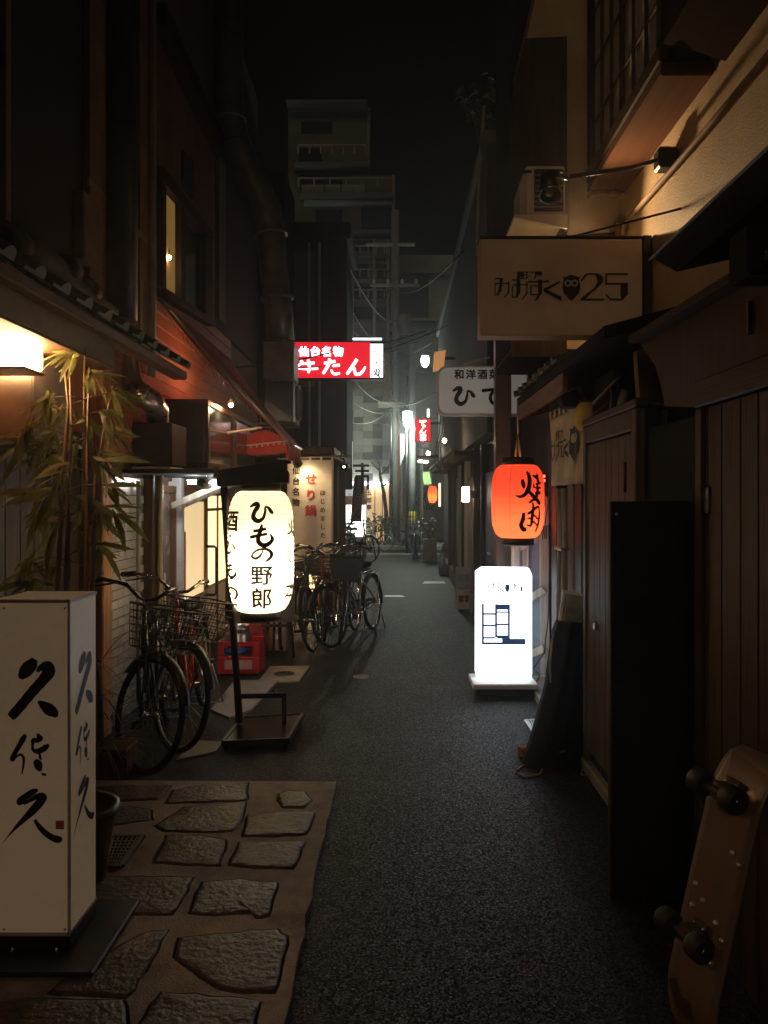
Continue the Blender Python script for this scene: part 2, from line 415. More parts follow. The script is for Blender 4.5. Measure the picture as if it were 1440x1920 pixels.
BRUSH = {   # brush characters traced stroke by stroke: centre, em size, strokes of (x, y, width)
 'ひ': (568, 600, 255, [[(445, 545, 22), (505, 512, 46), (528, 535, 52), (492, 600, 44), (486, 650, 50), (530, 685, 48), (582, 655, 34), (602, 590, 26), (606, 545, 20), (640, 555, 30), (665, 590, 44), (686, 612, 22)]]),
 'も': (545, 845, 235, [[(545, 745, 20), (536, 795, 36), (514, 860, 38), (520, 912, 46), (570, 938, 46), (622, 912, 40), (642, 878, 34), (622, 835, 14)], [(468, 808, 26), (520, 798, 30), (585, 785, 30)], [(438, 862, 32), (500, 850, 30), (592, 832, 26)]]),
 'の': (540, 1062, 190, [[(552, 1012, 12), (532, 1058, 22), (492, 1090, 28), (460, 1078, 26), (462, 1048, 18), (500, 1015, 22), (556, 1003, 24), (604, 1018, 30), (626, 1052, 36), (610, 1092, 30), (568, 1122, 14)]]),
 '牛': (350, 435, 290, [[(262, 350, 30), (285, 372, 34), (245, 420, 30), (212, 452, 20)], [(262, 400, 28), (350, 396, 34), (445, 384, 38)], [(210, 462, 30), (340, 470, 38), (490, 462, 42)], [(362, 340, 38), (376, 400, 40), (374, 470, 42), (366, 530, 34)]]),
 'た': (640, 435, 260, [[(548, 392, 36), (620, 382, 34), (695, 366, 40)], [(622, 332, 44), (610, 400, 40), (575, 470, 40), (535, 535, 34)], [(655, 432, 26), (700, 424, 36), (752, 418, 36)], [(640, 480, 24), (660, 525, 30), (700, 540, 34), (752, 526, 26)]]),
 'ん': (948, 440, 270, [[(958, 335, 44), (920, 400, 42), (875, 470, 40), (832, 540, 34)], [(835, 540, 26), (885, 478, 30), (922, 460, 34), (930, 505, 34), (945, 540, 40), (995, 535, 40), (1035, 490, 34), (1062, 435, 20)]]),
 '焼': (830, 650, 700, [[(655, 462, 60), (672, 560, 105), (690, 655, 50)], [(765, 292, 50), (812, 400, 110), (812, 560, 115), (770, 690, 120), (700, 790, 90), (600, 830, 70), (512, 800, 25)], [(770, 700, 80), (880, 800, 100), (1000, 900, 110), (1090, 995, 100)], [(905, 372, 50), (990, 410, 90), (1060, 350, 90)], [(1020, 380, 80), (1040, 480, 100), (1060, 560, 80)], [(905, 560, 40), (918, 640, 56)], [(960, 560, 50), (1060, 550, 60), (1140, 530, 40)], [(940, 640, 40), (1040, 640, 60), (1130, 640, 40)], [(940, 760, 60), (1030, 750, 80), (1120, 740, 60)], [(1010, 560, 60), (1012, 700, 90), (980, 840, 80), (880, 905, 70), (790, 960, 40)]]),
 '肉': (835, 1305, 680, [[(680, 1200, 70), (668, 1340, 110), (625, 1480, 110), (690, 1570, 120), (760, 1570, 70)], [(890, 972, 40), (905, 1080, 80), (890, 1220, 90), (872, 1340, 90), (862, 1440, 70)], [(765, 1230, 50), (870, 1170, 80), (985, 1090, 70), (1075, 1070, 60)], [(1070, 1065, 60), (1082, 1250, 70), (1065, 1450, 80), (1020, 1630, 60)], [(755, 1335, 30), (870, 1320, 60)], [(930, 1255, 50), (1040, 1345, 50)], [(750, 1465, 30), (850, 1490, 60), (905, 1400, 50), (1030, 1490, 40)]]),
}
class Flat:
    """2-D artwork in (u, v), later laid on a surface"""
    def __init__(s): s.v = []; s.f = []
    def put(s, vs, fs):
        n = len(s.v); s.v += vs; s.f += [tuple(i + n for i in f) for f in fs]; return s
    def ch(s, c, u, v, size, bold=0.0, sx=1.0, slant=0.0):
        if c in BRUSH and bold >= 0:
            cx, cy, sz, st = BRUSH[c]
            for q in st: s.stroke([(u + (x - cx) / sz * size * sx, v - (y - cy) / sz * size, w / sz * size) for x, y, w in q], 6)
            return s
        vs, fs = glyph(c)
        sh = [(0, 0)] + ([(bold * math.cos(i * math.pi / 4), bold * math.sin(i * math.pi / 4)) for i in range(8)] if bold > 0 else [])
        for dx, dy in sh: s.put([(u + (x + dx) * size * sx + slant * y * size, v + (y + dy) * size) for x, y in vs], fs)
        return s
    def col(s, text, u, v, size, pitch=1.0, bold=0.0, sx=1.0):
        for i, c in enumerate(text): s.ch(c, u, v - i * size * pitch, size, bold, sx)
        return s
    def row(s, text, u, v, size, pitch=1.0, bold=0.0, sx=1.0, slant=0.0):
        for i, c in enumerate(text): s.ch(c, u + i * size * pitch, v, size, bold, sx, slant)
        return s
    def poly(s, pts): return s.put([tuple(p) for p in pts], [tuple(range(len(pts)))])
    def disc(s, u, v, ru, rv=None, n=16):
        rv = rv or ru
        return s.poly([(u + ru * math.cos(2 * math.pi * i / n), v + rv * math.sin(2 * math.pi * i / n)) for i in range(n)])
    def rect(s, u0, v0, u1, v1): return s.poly([(u0, v0), (u1, v0), (u1, v1), (u0, v1)])
    def stroke(s, pts, sub=4):
        """brush stroke through (u, v, width) points"""
        q = []
        for i in range(len(pts) - 1):
            p0 = pts[max(i - 1, 0)]; p1 = pts[i]; p2 = pts[i + 1]; p3 = pts[min(i + 2, len(pts) - 1)]
            for k in range(sub):
                t = k / sub
                q.append(tuple(0.5 * (2 * p1[j] + (p2[j] - p0[j]) * t + (2 * p0[j] - 5 * p1[j] + 4 * p2[j] - p3[j]) * t * t + (3 * p1[j] - p0[j] - 3 * p2[j] + p3[j]) * t ** 3) for j in range(3)))
        q.append(pts[-1]); vs = []
        for i, (u, v, w) in enumerate(q):
            a, b_ = q[max(i - 1, 0)], q[min(i + 1, len(q) - 1)]
            dx, dy = b_[0] - a[0], b_[1] - a[1]; l = math.hypot(dx, dy) or 1
            jit = 1 + random.uniform(-0.05, 0.05); w = max(w, 0.0002) * jit
            vs += [(u - dy / l * w / 2, v + dx / l * w / 2), (u + dy / l * w / 2, v - dx / l * w / 2)]
        return s.put(vs, [(2 * i, 2 * i + 1, 2 * i + 3, 2 * i + 2) for i in range(len(q) - 1)])
    def bisect(s, step, axis=0):
        """cut into strips so the artwork can follow a curved surface"""
        bm = bmesh.new(); vv = [bm.verts.new((x, y, 0)) for x, y in s.v]
        for f in s.f:
            try: bm.faces.new([vv[i] for i in f])
            except ValueError: pass
        lo = min(p[axis] for p in s.v); hi = max(p[axis] for p in s.v); x = lo + step
        while x < hi:
            co = [0, 0, 0]; co[axis] = x; no = [0, 0, 0]; no[axis] = 1
            bmesh.ops.bisect_plane(bm, geom=bm.verts[:] + bm.edges[:] + bm.faces[:], plane_co=co, plane_no=no); x += step
        bm.verts.index_update()
        s.v = [(v.co.x, v.co.y) for v in bm.verts]; s.f = [tuple(v.index for v in f.verts) for f in bm.faces]; bm.free(); return s
    def lay(s, name, mat, parent, fn):
        b = B(); b.add([fn(u, v) for u, v in s.v], s.f)
        me = bpy.data.meshes.new(name); me.from_pydata(b.v, [], b.f); me.materials.append(mat)
        o = bpy.data.objects.new(name, me); COL.objects.link(o); adopt(o, parent); return o
def facing(c, off=0.004):
    """map (u, v) metres to a vertical plane facing the camera at point c"""
    return lambda u, v: (c[0] + u, c[1] - off, c[2] + v)
def facing_px(Y, off=0.004):
    return lambda u, v: tuple(P(u, v, Y) - Vector((0, off, 0)))

def wire(pts, sag, r, label, group='overhead cables across the alley', name='overhead_cable', n=14, mat=None):
    b = B(); path = []
    for a, c in zip(pts, pts[1:]):
        a, c = Vector(a), Vector(c)
        for i in range(n + 1):
            t = i / n; p = a.lerp(c, t); p.z -= sag * 4 * t * (1 - t); path.append(p)
    o = b.tube(path, r, 5).build(name, mat or m_wire); return tag(o, label, 'cable', group)

# ================================================================== THE SETTING
XL, XR = -1.95, 1.60
setting(B().add([(-60, -12, 0), (60, -12, 0), (60, 120, 0), (-60, 120, 0)], [(0, 1, 2, 3)]).build('alley_road', m_asphalt))
# stone-set forecourt on the left
PAD = 0.03
pe = G(630, 1465, PAD); ex = pe.x
edge = []
yy = 0.4
while yy < pe.y:
    edge.append((ex + random.uniform(-0.008, 0.008), yy, PAD)); yy += 0.12
edge.append((ex, pe.y, PAD))
PAD_OUT = [Vector((XL, 0.4, PAD))] + [Vector(p) for p in edge] + [Vector((XL, pe.y + 0.02, PAD))]
def z7(p): return (p[0] / 2.285, 1080 + p[1] / 2.285)
STONES = [
    [(395, 905), (560, 898), (735, 900), (700, 935), (672, 960), (400, 970)],
    [(745, 918), (820, 903), (1060, 888), (1062, 962), (900, 970), (703, 976)],
    [(1185, 960), (1195, 935), (1235, 918), (1300, 925), (1332, 960), (1300, 995), (1215, 992)],
    [(400, 1000), (560, 988), (645, 1005), (655, 1045), (480, 1070), (400, 1065)],
    [(790, 992), (930, 975), (1055, 970), (1045, 1040), (995, 1095), (850, 1100), (700, 1093), (668, 1068)],
    [(1062, 1026), (1200, 1016), (1348, 1015), (1312, 1108), (1180, 1118), (1040, 1115)],
    [(712, 1115), (850, 1112), (972, 1130), (938, 1245), (800, 1240), (657, 1228)],
    [(1030, 1142), (1160, 1138), (1305, 1142), (1255, 1256), (1110, 1252), (978, 1240)],
    [(380, 1292), (600, 1285), (820, 1296), (785, 1380), (740, 1450), (560, 1455), (380, 1462)],
    [(862, 1312), (1030, 1302), (1190, 1316), (1168, 1400), (1148, 1462), (1085, 1466), (1075, 1447), (940, 1452), (803, 1446)],
    [(640, 1525), (722, 1516), (690, 1570), (620, 1690), (545, 1812), (400, 1800), (200, 1790), (330, 1690), (480, 1600)],
    [(760, 1555), (900, 1535), (1190, 1514), (1235, 1548), (1210, 1670), (1172, 1790), (1050, 1785), (930, 1768), (830, 1690), (742, 1640)],
    [(640, 1845), (700, 1782), (900, 1800), (1118, 1822), (1100, 1900), (1080, 1990), (820, 2010), (560, 1990)],
    [(-60, 1822), (250, 1812), (540, 1818), (548, 1880), (530, 1990), (240, 2010), (-60, 2000)],
]
RINGS = []
for s in STONES:
    pts = [G(*z7(p), z=PAD) for p in s]
    # densify and roughen the outline
    ring = []
    for i, p in enumerate(pts):
        q = pts[(i + 1) % len(pts)]
        k = max(2, int((q - p).length / 0.045))
        for j in range(k):
            w = p.lerp(q, j / k); ring.append(Vector((w.x + random.uniform(-.006, .006), w.y + random.uniform(-.006, .006), 0)))
    c = sum(ring, Vector()) / len(ring)
    n = len(ring); tip = random.uniform(0.004, 0.008)
    vs = [(p.x, p.y, 0.002) for p in ring]
    sh = lambda p, d: c + (p - c) * max(0.3, (1 - d / max(0.05, (p - c).length)))
    vs += [(*sh(p, 0.004)[:2], PAD + tip * 0.6) for p in ring]
    vs += [(*sh(p, 0.018)[:2], PAD + tip + random.uniform(-.002, .002)) for p in ring]
    vs += [(*(c + (p - c) * 0.55)[:2], PAD + tip + random.uniform(-.003, .004)) for p in ring] + [(c.x, c.y, PAD + tip)]
    fs = []
    for L_ in range(3):
        for i in range(n): fs.append((L_ * n + i, L_ * n + (i + 1) % n, (L_ + 1) * n + (i + 1) % n, (L_ + 1) * n + i))
    for i in range(n): fs.append((3 * n + i, 3 * n + (i + 1) % n, 4 * n))
    RINGS.append((ring, c, vs, fs))
bm = bmesh.new()
loops = [PAD_OUT]
for ring, c, _, _ in RINGS: loops.append([Vector((*(c + (p - c) * (1 + 0.008 / max(0.05, (p - c).length)))[:2], PAD)) for p in ring])
eds = []
for lp_ in loops:
    vv = [bm.verts.new(p) for p in lp_]
    eds += [bm.edges.new((vv[i], vv[(i + 1) % len(vv)])) for i in range(len(vv))]
bmesh.ops.triangle_fill(bm, use_beauty=True, edges=eds, normal=(0, 0, 1))
ext = bmesh.ops.extrude_edge_only(bm, edges=eds)
for g_ in ext['geom']:
    if isinstance(g_, bmesh.types.BMVert): g_.co.z = -0.01
me = bpy.data.meshes.new('paving'); bm.to_mesh(me); bm.free(); me.materials.append(m_mortar)
pad = bpy.data.objects.new('paving', me); COL.objects.link(pad); setting(pad)
for ring, c, vs, fs in RINGS: B().add(vs, fs, True).build('paving_stone', m_stone, pad)
# concrete aprons and covers let into the road
def slab(name, px, z, mat, label=None, cat=None, parent=None, sub=0.02):
    b = B().prism([G(*p, z=z) for p in px], (0, 0, -z - sub)); o = b.build(name, mat, parent)
    return o
setting(slab('pavement', [(395, 1330), (440, 1275), (522, 1275), (470, 1330), (430, 1345)], 0.018, m_concrete))
setting(slab('pavement', [(330, 1425), (365, 1388), (418, 1390), (405, 1408)], 0.012, m_concrete))
def cover(label, c, r, ring_mat):
    t = thing('manhole_cover', label, 'manhole cover', (c.x, c.y, 0))
    prof = [(r * 1.05, 0.0), (r * 1.05, c.z + 0.008), (r * 0.95, c.z + 0.009)]
    B().lathe(prof, (c.x, c.y, 0), 28).build('frame', ring_mat, t)
    b = B().lathe([(r * 0.93, c.z - 0.004), (r * 0.93, c.z + 0.006), (0.001, c.z + 0.006)], (c.x, c.y, 0), 28); b.build('lid', ring_mat, t)
    for k in (0.35, 0.65):
        B().lathe([(r * k, c.z + 0.006), (r * k, c.z + 0.011), (r * (k + .1), c.z + 0.011), (r * (k + .1), c.z + 0.006)], (c.x, c.y, 0), 24).build('rib', ring_mat, t)
sq = slab('cover_surround', [(482, 1280), (506, 1249), (580, 1248), (560, 1277)], 0.012, M('pale_concrete', (0.42, 0.35, 0.24), 0.85, bump=0.3, dirt=(0.2, 0.16, 0.1)))
tag(sq, 'square pale concrete surround set in the asphalt before the bicycles', 'drain surround')
m_iron = M('cast_iron', (0.09, 0.075, 0.06), 0.55, metal=0.4, bump=0.3)
cover('round iron cover in the pale concrete square', G(533, 1264, 0.013), 0.085, m_iron)
cover('small round pale cover flush in the bare asphalt', G(677, 1269, 0.0), 0.07, M('worn_cover', (0.25, 0.2, 0.15), 0.7))

def grate(label, corners, z, nu, nv, mat):
    a, b_, c, d = [G(*p, z=z) for p in corners]
    cen = (a + b_ + c + d) / 4
    t = thing('drain_grate', label, 'drain grate', (cen.x, cen.y, 0))
    pit = B().prism([p + Vector((0, 0, -0.002 - z + 0.003)) for p in (a, b_, c, d)], (0, 0, -0.012)); pit.build('pit', m_matte, t)
    fr = B()
    for p, q in ((a, b_), (b_, c), (c, d), (d, a)): fr.beam(p, q, 0.02, 0.012)
    fr.build('frame', mat, t)
    for i in range(1, nu):
        B().beam(a.lerp(b_, i / nu), d.lerp(c, i / nu), 0.007, 0.009).build('bar', mat, t)
    for i in range(1, nv):
        B().beam(a.lerp(d, i / nv), b_.lerp(c, i / nv), 0.007, 0.008).build('bar', mat, t)
grate('pale steel drain grate in the gutter before the lit white sign', [(985, 1351), (1020, 1349), (1012, 1374), (1000, 1374)], 0.008, 7, 7, M('zinc', (0.5, 0.5, 0.48), 0.45, metal=0.6))
grate('dark chequered drain grate let into the stone paving', [(187, 1568), (268, 1567), (228, 1624), (183, 1622)], PAD + 0.008, 9, 9, M('dark_steel', (0.16, 0.15, 0.14), 0.35, metal=0.8))
# painted lines and the kerb of the cross street
for i, px in enumerate([[(719, 1119), (760, 1119), (752, 1116), (722, 1116)], [(792, 1094), (836, 1094), (833, 1090), (796, 1090)]]):
    o = B().add([G(*p, z=0.004) for p in px], [(0, 1, 2, 3)]).build('road_marking', m_white); setting(o)
setting(B().add([(-6, 22.3, 0.004), (6, 22.3, 0.004), (6, 22.46, 0.004), (-6, 22.46, 0.004)], [(0, 1, 2, 3)]).build('road_marking', m_white))
setting(B().cbox((-14, 24.2, -0.02), (14, 26.0, 0.13), 0.02).build('pavement', m_concrete))
# kerb of the shopfronts on the right
setting(B().cbox((1.06, 3.75, -0.02), (1.3, 8.6, 0.06), 0.01).build('pavement', m_concrete))

# ================================================================== LEFT: near restaurant with tiled eave
near = thing('restaurant_building', 'dark restaurant with tiled eave and orange lit boards behind the bamboo', 'building', (XL - 1, 3.5, 0))
YA, YB = 1.0, 5.22            # along the alley
B().box((XL - 0.5, YA, 0.0), (XL - 0.05, YB, 1.93)).build('lower_wall', m_dkwood, near)
B().box((XL - 0.5, YA, 1.93), (XL - 0.05, YB, 2.52)).build('upper_board_backing', m_brownwall, near)
y = YA
k = 0
while y < YB - 0.02:
    w = 0.118
    B().cbox((XL - 0.048, y + 0.003, 1.95), (XL - 0.025, min(y + w, YB) - 0.003, 2.4), 0.004).build('board', m_orangewood, near)
    y += w
y = YA
while y < YB - 0.02:
    w = 0.16
    B().cbox((XL - 0.048, y + 0.002, 0.05), (XL - 0.03, min(y + w, YB) - 0.002, 1.9), 0.004).build('plank', m_dkwood, near)
    y += w
B().cbox((XL - 0.048, YA, 1.9), (XL + 0.03, YB, 1.95), 0.006).build('lintel', m_dkwood_y, near)
pst = B().cbox((XL - 0.04, YB - 0.16, 0.02), (XL + 0.09, YB, 2.55), 0.01); pst.build('corner_post', m_orangewood, near)
# eave: fascia box, sloping tile roof
EX = -1.52
ez0, ez1 = H + 0.463 * 1.52, H + 0.565 * 1.52
B().cbox((EX - 0.03, YA, ez0 + 0.004), (EX, 4.3, ez1 - 0.03), 0.004).build('fascia', M('grey_brown_fascia', (0.2, 0.16, 0.11), 0.7, var=0.2, dirt=(0.1, 0.075, 0.05)), near)
B().cbox((XL - 0.02, YA, ez0 - 0.012), (EX + 0.004, 4.3, ez0), 0.003).build('soffit', m_midwood_y, near)
B().cbox((EX - 0.05, YA, ez1 - 0.028), (EX + 0.05, 5.6, ez1 + 0.02), 0.006).build('eave_beam', m_midwood_y, near)
roof = B().prism([(EX + 0.05, YA, ez1 + 0.022), (XL - 0.02, YA, ez1 + 0.26), (XL - 0.02, YA, ez1 + 0.2), (EX + 0.03, YA, ez1 - 0.0)], (0, 5.6 - YA, 0)).build('roof_deck', m_dkwood_y, near)
kb = B()
prof = []
for j in range(7):
    a = math.pi * j / 6; prof.append((0.05 * math.cos(a), 0.05 * math.sin(a)))
slope = Vector((-0.43, 0, 0.235)); sl = slope.normalized()
nrm = Vector((0.235, 0, 0.43)).normalized()
vs = []
for t_ in (0, 0.26):
    for (a, h) in prof[:-1] + [(-0.048, 0.014), (-0.125, 0.014), (-0.125, 0.0)]:
        vs.append(sl * t_ + Vector((0, a, 0)) + nrm * h)
n = len(prof) + 2
kb.add(vs, [(i, (i + 1) % n, n + (i + 1) % n, n + i) for i in range(n)] + [tuple(range(n)), tuple(range(n, 2 * n))][::1])
kme = kb.mesh('roof_tile'); kme.materials.append(m_kawara)
y = 1.2
while y < 5.55:
    for r_ in range(2):
        p = Vector((EX + 0.06, y, ez1 + 0.03)) + sl * (0.22 * r_) + nrm * (0.012 * (1 - r_))
        inst('roof_tile', kme, near, T(p) @ Matrix.Rotation(random.uniform(-.02, .02), 4, 'Z'))
    y += 0.255
# round end tiles of the ridge that rise over the eave
def end_tile(y, x, z, r):
    b = B().lathe([(0.001, 0.0), (r * 0.75, 0.0), (r * 0.8, -0.012), (r, -0.012), (r, 0.1), (0.001, 0.1)], (x, y, z), 18, 'y')
    b.build('end_tile', m_kawara, near)
for (px, py, Yt, r) in ((8, 455, 3.75, 0.1), (118, 500, 4.35, 0.075), (160, 540, 4.75, 0.07), (212, 567, 5.35, 0.065)):
    p = P(px, py, Yt); end_tile(Yt, p.x, p.z, r)
def ridge(px0, px1):
    pass
pts = [P(0, 470, 3.75), P(60, 478, 4.0), P(112, 515, 4.35), P(160, 560, 4.75), P(215, 590, 5.35)]
B().tube(pts, [0.11, 0.1, 0.075, 0.06, 0.055], 10).build('ridge_tile', m_kawara, near)
# upper storey behind: strips of wall, pipes
B().box((XL - 3, YA - 3, 2.45), (XL - 0.02, 6.36, 9.5)).build('upper_wall', m_darkwall, near)
m_strip = M('brown_strip', (0.26, 0.18, 0.13), 0.7, var=0.2, dirt=(0.08, 0.055, 0.04))
def strip(px0, px1, z0, z1, mat, th=0.03, x0=XL, name='wall_strip', parent=near):
    return B().cbox((x0 - 0.019, Yx(px0, x0), z0), (x0 + th, Yx(px1, x0), z1), 0.004).build(name, mat, parent)
strip(160, 196, 2.62, 9.4, m_strip)
strip(256, 281, 2.6, 9.4, m_strip)
strip(0, 10, 2.9, 9.4, m_strip)
yb = Yx(172, XL)
B().cbox((XL - 0.015, Yx(140, XL), 3.0), (XL + 0.06, Yx(170, XL), 3.42), 0.01).build('meter_box', m_strip, near)
for px in (226,):
    pp = [(XL + 0.09, Yx(px, XL + 0.09), z) for z in (2.75, 4, 6, 9.4)]
    B().tube(pp, 0.11, 14).build('downpipe', M('black_duct', (0.03, 0.03, 0.032), 0.4), near)
for px in (285,):
    pp = [(XL + 0.05, Yx(px, XL + 0.05), z) for z in (2.5, 4, 6, 9.4)]
    B().tube(pp, 0.035, 8).build('downpipe', m_pipe, near)
zc = P(175, 355, Yx(175, XL)).z
B().cbox((XL + 0.011, Yx(158, XL), zc - 0.03), (XL + 0.032, Yx(270, XL), zc + 0.02), 0.004).build('pipe_strap', m_pipe, near)
# hood box and shelf below the eave
hd = thing('shutter_box', 'grey steel box under the eave beside the square wall lamp', 'shutter box', (XL, 4.4, 2.1))
ya, yb_ = Yx(62, XL + 0.25), Yx(128, XL + 0.25)
B().cbox((XL - 0.024, ya, H + 0.165 * 1.7 * 0.94 + 0.025), (XL + 0.25, yb_, ez0 - 0.014), 0.01).build('case', M('grey_box', (0.17, 0.14, 0.11), 0.6, dirt=(0.08, 0.06, 0.05)), hd)
B().cbox((XL - 0.024, ya - 0.1, H + 0.165 * 1.7 * 0.94), (XL + 0.3, yb_ + 0.12, H + 0.165 * 1.7 * 0.94 + 0.02), 0.004).build('shelf', M('pale_shelf', (0.5, 0.44, 0.36), 0.6), hd)

# square paper wall lamp (andon), lit
Yl = 3.5
a, b_ = P(44, 690, Yl), P(44, 616, Yl)
and_ = thing('wall_lamp', 'glowing white square wall lamp under the tiled eave', 'wall lamp', (a.x - 0.12, Yl + 0.1, a.z))
B().cbox((a.x - 0.24, Yl, a.z + 0.012), (a.x, Yl + 0.2, b_.z), 0.012).build('shade', E('andon_shade', (1.0, 0.58, 0.27), 60.0, (0.9, 0.8, 0.6)), and_)
B().cbox((a.x - 0.25, Yl - 0.006, a.z - 0.004), (a.x + 0.006, Yl + 0.206, a.z + 0.009), 0.003).build('base_frame', m_midwood, and_)
B().cbox((XL - 0.03, Yl + 0.06, a.z + 0.05), (a.x - 0.242, Yl + 0.14, a.z + 0.11), 0.004).build('bracket', m_midwood, and_)

# ================================================================== LEFT: white tiled shop with glass door
shop = thing('tiled_shop', 'white tiled shop with red-brown boards, canopy and bright glass door', 'building', (XL - 1, 7.2, 0))
Y0, Y1, Y2, Y3 = 5.24, Yx(270, XL), Yx(330, XL), Yx(432, XL)
ZT = 1.70
B().box((XL - 0.5, Y0, 0), (XL - 0.012, Y1 + 0.05, ZT)).build('wall_backing', m_grout, shop)
tl, th_ = 0.227, 0.06
tme = unit_box('wall_tile', m_tile, 0.014, tl - 0.004, th_ - 0.002, 0.002)
z = 0.06; row = 0
while z < ZT - 0.03:
    y = Y0 + (tl / 2 if row % 2 else 0) + tl / 2
    while y < Y1 - tl * 0.3:
        inst('wall_tile', tme, shop, T(XL - 0.005 + random.uniform(-.0012, .0012), y, z + th_ / 2)); y += tl
    z += th_ + 0.006; row += 1
B().cbox((XL - 0.01, Y0 - 0.01, 0.0), (XL + 0.02, Y1, 0.055), 0.005).build('plinth', m_concrete, shop)
B().tube([(XL + 0.03, Yx(252, XL), z) for z in (0.02, 0.8, 1.68)], 0.016, 8).build('conduit', m_pipe, shop)
B().cbox((XL - 0.01, Y1, 0.0), (XL + 0.07, Yx(288, XL), 1.74), 0.008).build('door_post', m_dkwood, shop)
for i, px in enumerate((291, 296, 300)):
    x = XL + 0.035 + 0.03 * i
    yy = Yx(px, x)
    B().tube([(x, yy, 0.02), (x, yy, 0.9), (x + 0.004, yy, 1.5), (x, yy + 0.02, 1.74)], 0.021 if i != 1 else 0.03, 10).build('bamboo_pipe', (M('bamboo_pole', (0.32, 0.25, 0.14), 0.5), m_pipe, M('dry_bamboo', (0.4, 0.32, 0.2), 0.5))[i], shop)
# notice window with brown frame
yw0, yw1 = Yx(303, XL), Yx(329, XL)
zb = P(315, 1145, Yx(315, XL)).z
B().box((XL - 0.5, Y1 + 0.051, 0), (XL - 0.06, Y2, 1.72)).build('entrance_wall', m_brownwall, shop)
w_ = B()
for (ya_, yb2, za, zb_) in ((yw0, yw1, zb - 0.05, zb), (yw0, yw1, 1.6, 1.66), (yw0, yw0 + 0.04, zb, 1.6), (yw1 - 0.04, yw1, zb, 1.6)):
    w_.cbox((XL - 0.06, ya_, za), (XL + 0.01, yb2, zb_), 0.004)
win = w_.build('window_frame', m_midwood, shop)
B().box((XL - 0.055, yw0 + 0.04, zb), (XL - 0.035, yw1 - 0.04, 1.6)).build('pane', M('milky_glass', (0.3, 0.25, 0.2), 0.25), win)
B().cbox((XL - 0.034, yw0 + 0.1, zb + 0.06), (XL - 0.03, yw0 + 0.22, zb + 0.32), 0.001).build('notice', m_white, win)
B().cbox((XL - 0.08, Y2 - 0.02, 0.0), (XL + 0.05, Yx(346, XL + 0.05), 1.735), 0.008).build('white_post', m_white, shop)
Yd0, Yd1 = Yx(347, XL + 0.05) + 0.01, Yx(386, XL)
Ye = Yx(425, XL)
# lit vestibule behind the glass
B().add([(XL - 1.2, Yd0, 0.03), (XL - 0.05, Yd0, 0.03), (XL - 0.05, Ye, 0.03), (XL - 1.2, Ye, 0.03)], [(0, 1, 2, 3)]).build('vestibule_floor', m_concrete, shop)
B().box((XL - 1.25, Yd0 - 0.05, 0), (XL - 1.2, Ye + 0.05, 1.9)).build('vestibule_wall', M('warm_plaster', (0.7, 0.58, 0.4), 0.8), shop)
B().box((XL - 1.2, Ye, 0), (XL - 0.06, Ye + 0.05, 1.9)).build('vestibule_wall', M('warm_plaster', (0.7, 0.58, 0.4), 0.8), shop)
B().box((XL - 1.25, Yd0 - 0.05, 1.9), (XL - 0.06, Ye + 0.05, 1.93)).build('vestibule_ceiling', m_white, shop)
B().cbox((XL - 0.9, Yd0 + 0.15, 0.03), (XL - 0.5, Yd0 + 0.4, 1.35), 0.02).build('red_curtain', m_redcloth, shop)
# door leaf: brown frame, glass, loop handle
dr = B()
zd = 1.62
for (ya_, yb2, za, zb_) in ((Yd0, Yd0 + 0.08, 0.05, zd), (Yd1 - 0.1, Yd1, 0.05, zd), (Yd0 + 0.08, Yd1 - 0.1, zd - 0.1, zd), (Yd0 + 0.08, Yd1 - 0.1, 0.05, 0.62)):
    dr.cbox((XL - 0.02, ya_, za), (XL + 0.02, yb2, zb_), 0.004)
door = dr.build('door', m_midwood, shop)
B().box((XL - 0.004, Yd0 + 0.08, 0.62), (XL + 0.002, Yd1 - 0.1, zd - 0.1)).build('pane', E('lit_door_glass', (1.0, 0.72, 0.36), 0.8, (0.6, 0.5, 0.35)), door)
hp = [P(402, 1024, Yd1), P(402, 1114, Yd1)]
hx = XL + 0.12
B().tube([(XL + 0.015, Yd1 - 0.06, hp[0].z), (XL + 0.1, Yd1 - 0.06, hp[0].z), (hx, Yd1 - 0.06, hp[0].z - 0.02), (hx, Yd1 - 0.06, hp[1].z + 0.02), (XL + 0.1, Yd1 - 0.06, hp[1].z), (XL + 0.015, Yd1 - 0.06, hp[1].z)], 0.014, 8).build('handle', m_black, door)
B().cbox((XL + 0.021, Yd0 + 0.02, 0.7), (XL + 0.03, Yd0 + 0.1, 1.25), 0.004).build('red_poster', M('red_poster', (0.6, 0.04, 0.04), 0.6), door)
# side screen with bright paper panes, right of the door
ys0 = Yd1 + 0.02
fr = B()
for yk in (ys0, (ys0 + Ye) / 2, Ye - 0.03): fr.cbox((XL - 0.02, yk, 0.05), (XL + 0.01, yk + 0.03, zd), 0.003)
for zk in (0.05, 0.62, 1.42, zd - 0.04): fr.cbox((XL - 0.015, ys0 + 0.031, zk), (XL + 0.006, Ye - 0.031, zk + 0.03), 0.003)
scr = fr.build('paper_screen', m_midwood, shop)
for (za, zb_, st) in ((0.65, 1.42, 1), (1.45, zd - 0.04, 1)):
    for k in range(2):
        ya_ = (ys0 + 0.03, (ys0 + Ye) / 2 + 0.03)[k]; yb2 = ((ys0 + Ye) / 2, Ye - 0.03)[k]
        B().box((XL - 0.012, ya_ + 0.001, za + 0.001), (XL - 0.006, yb2 - 0.001, zb_ - 0.001)).build('pane', E('lit_paper', (1.0, 0.74, 0.36), 1.7, (0.8, 0.7, 0.5)), scr)
B().box((XL - 0.012, ys0 + 0.031, 0.081), (XL - 0.006, Ye - 0.031, 0.619)).build('apron_panel', M('pale_panel', (0.6, 0.46, 0.3), 0.6), scr)
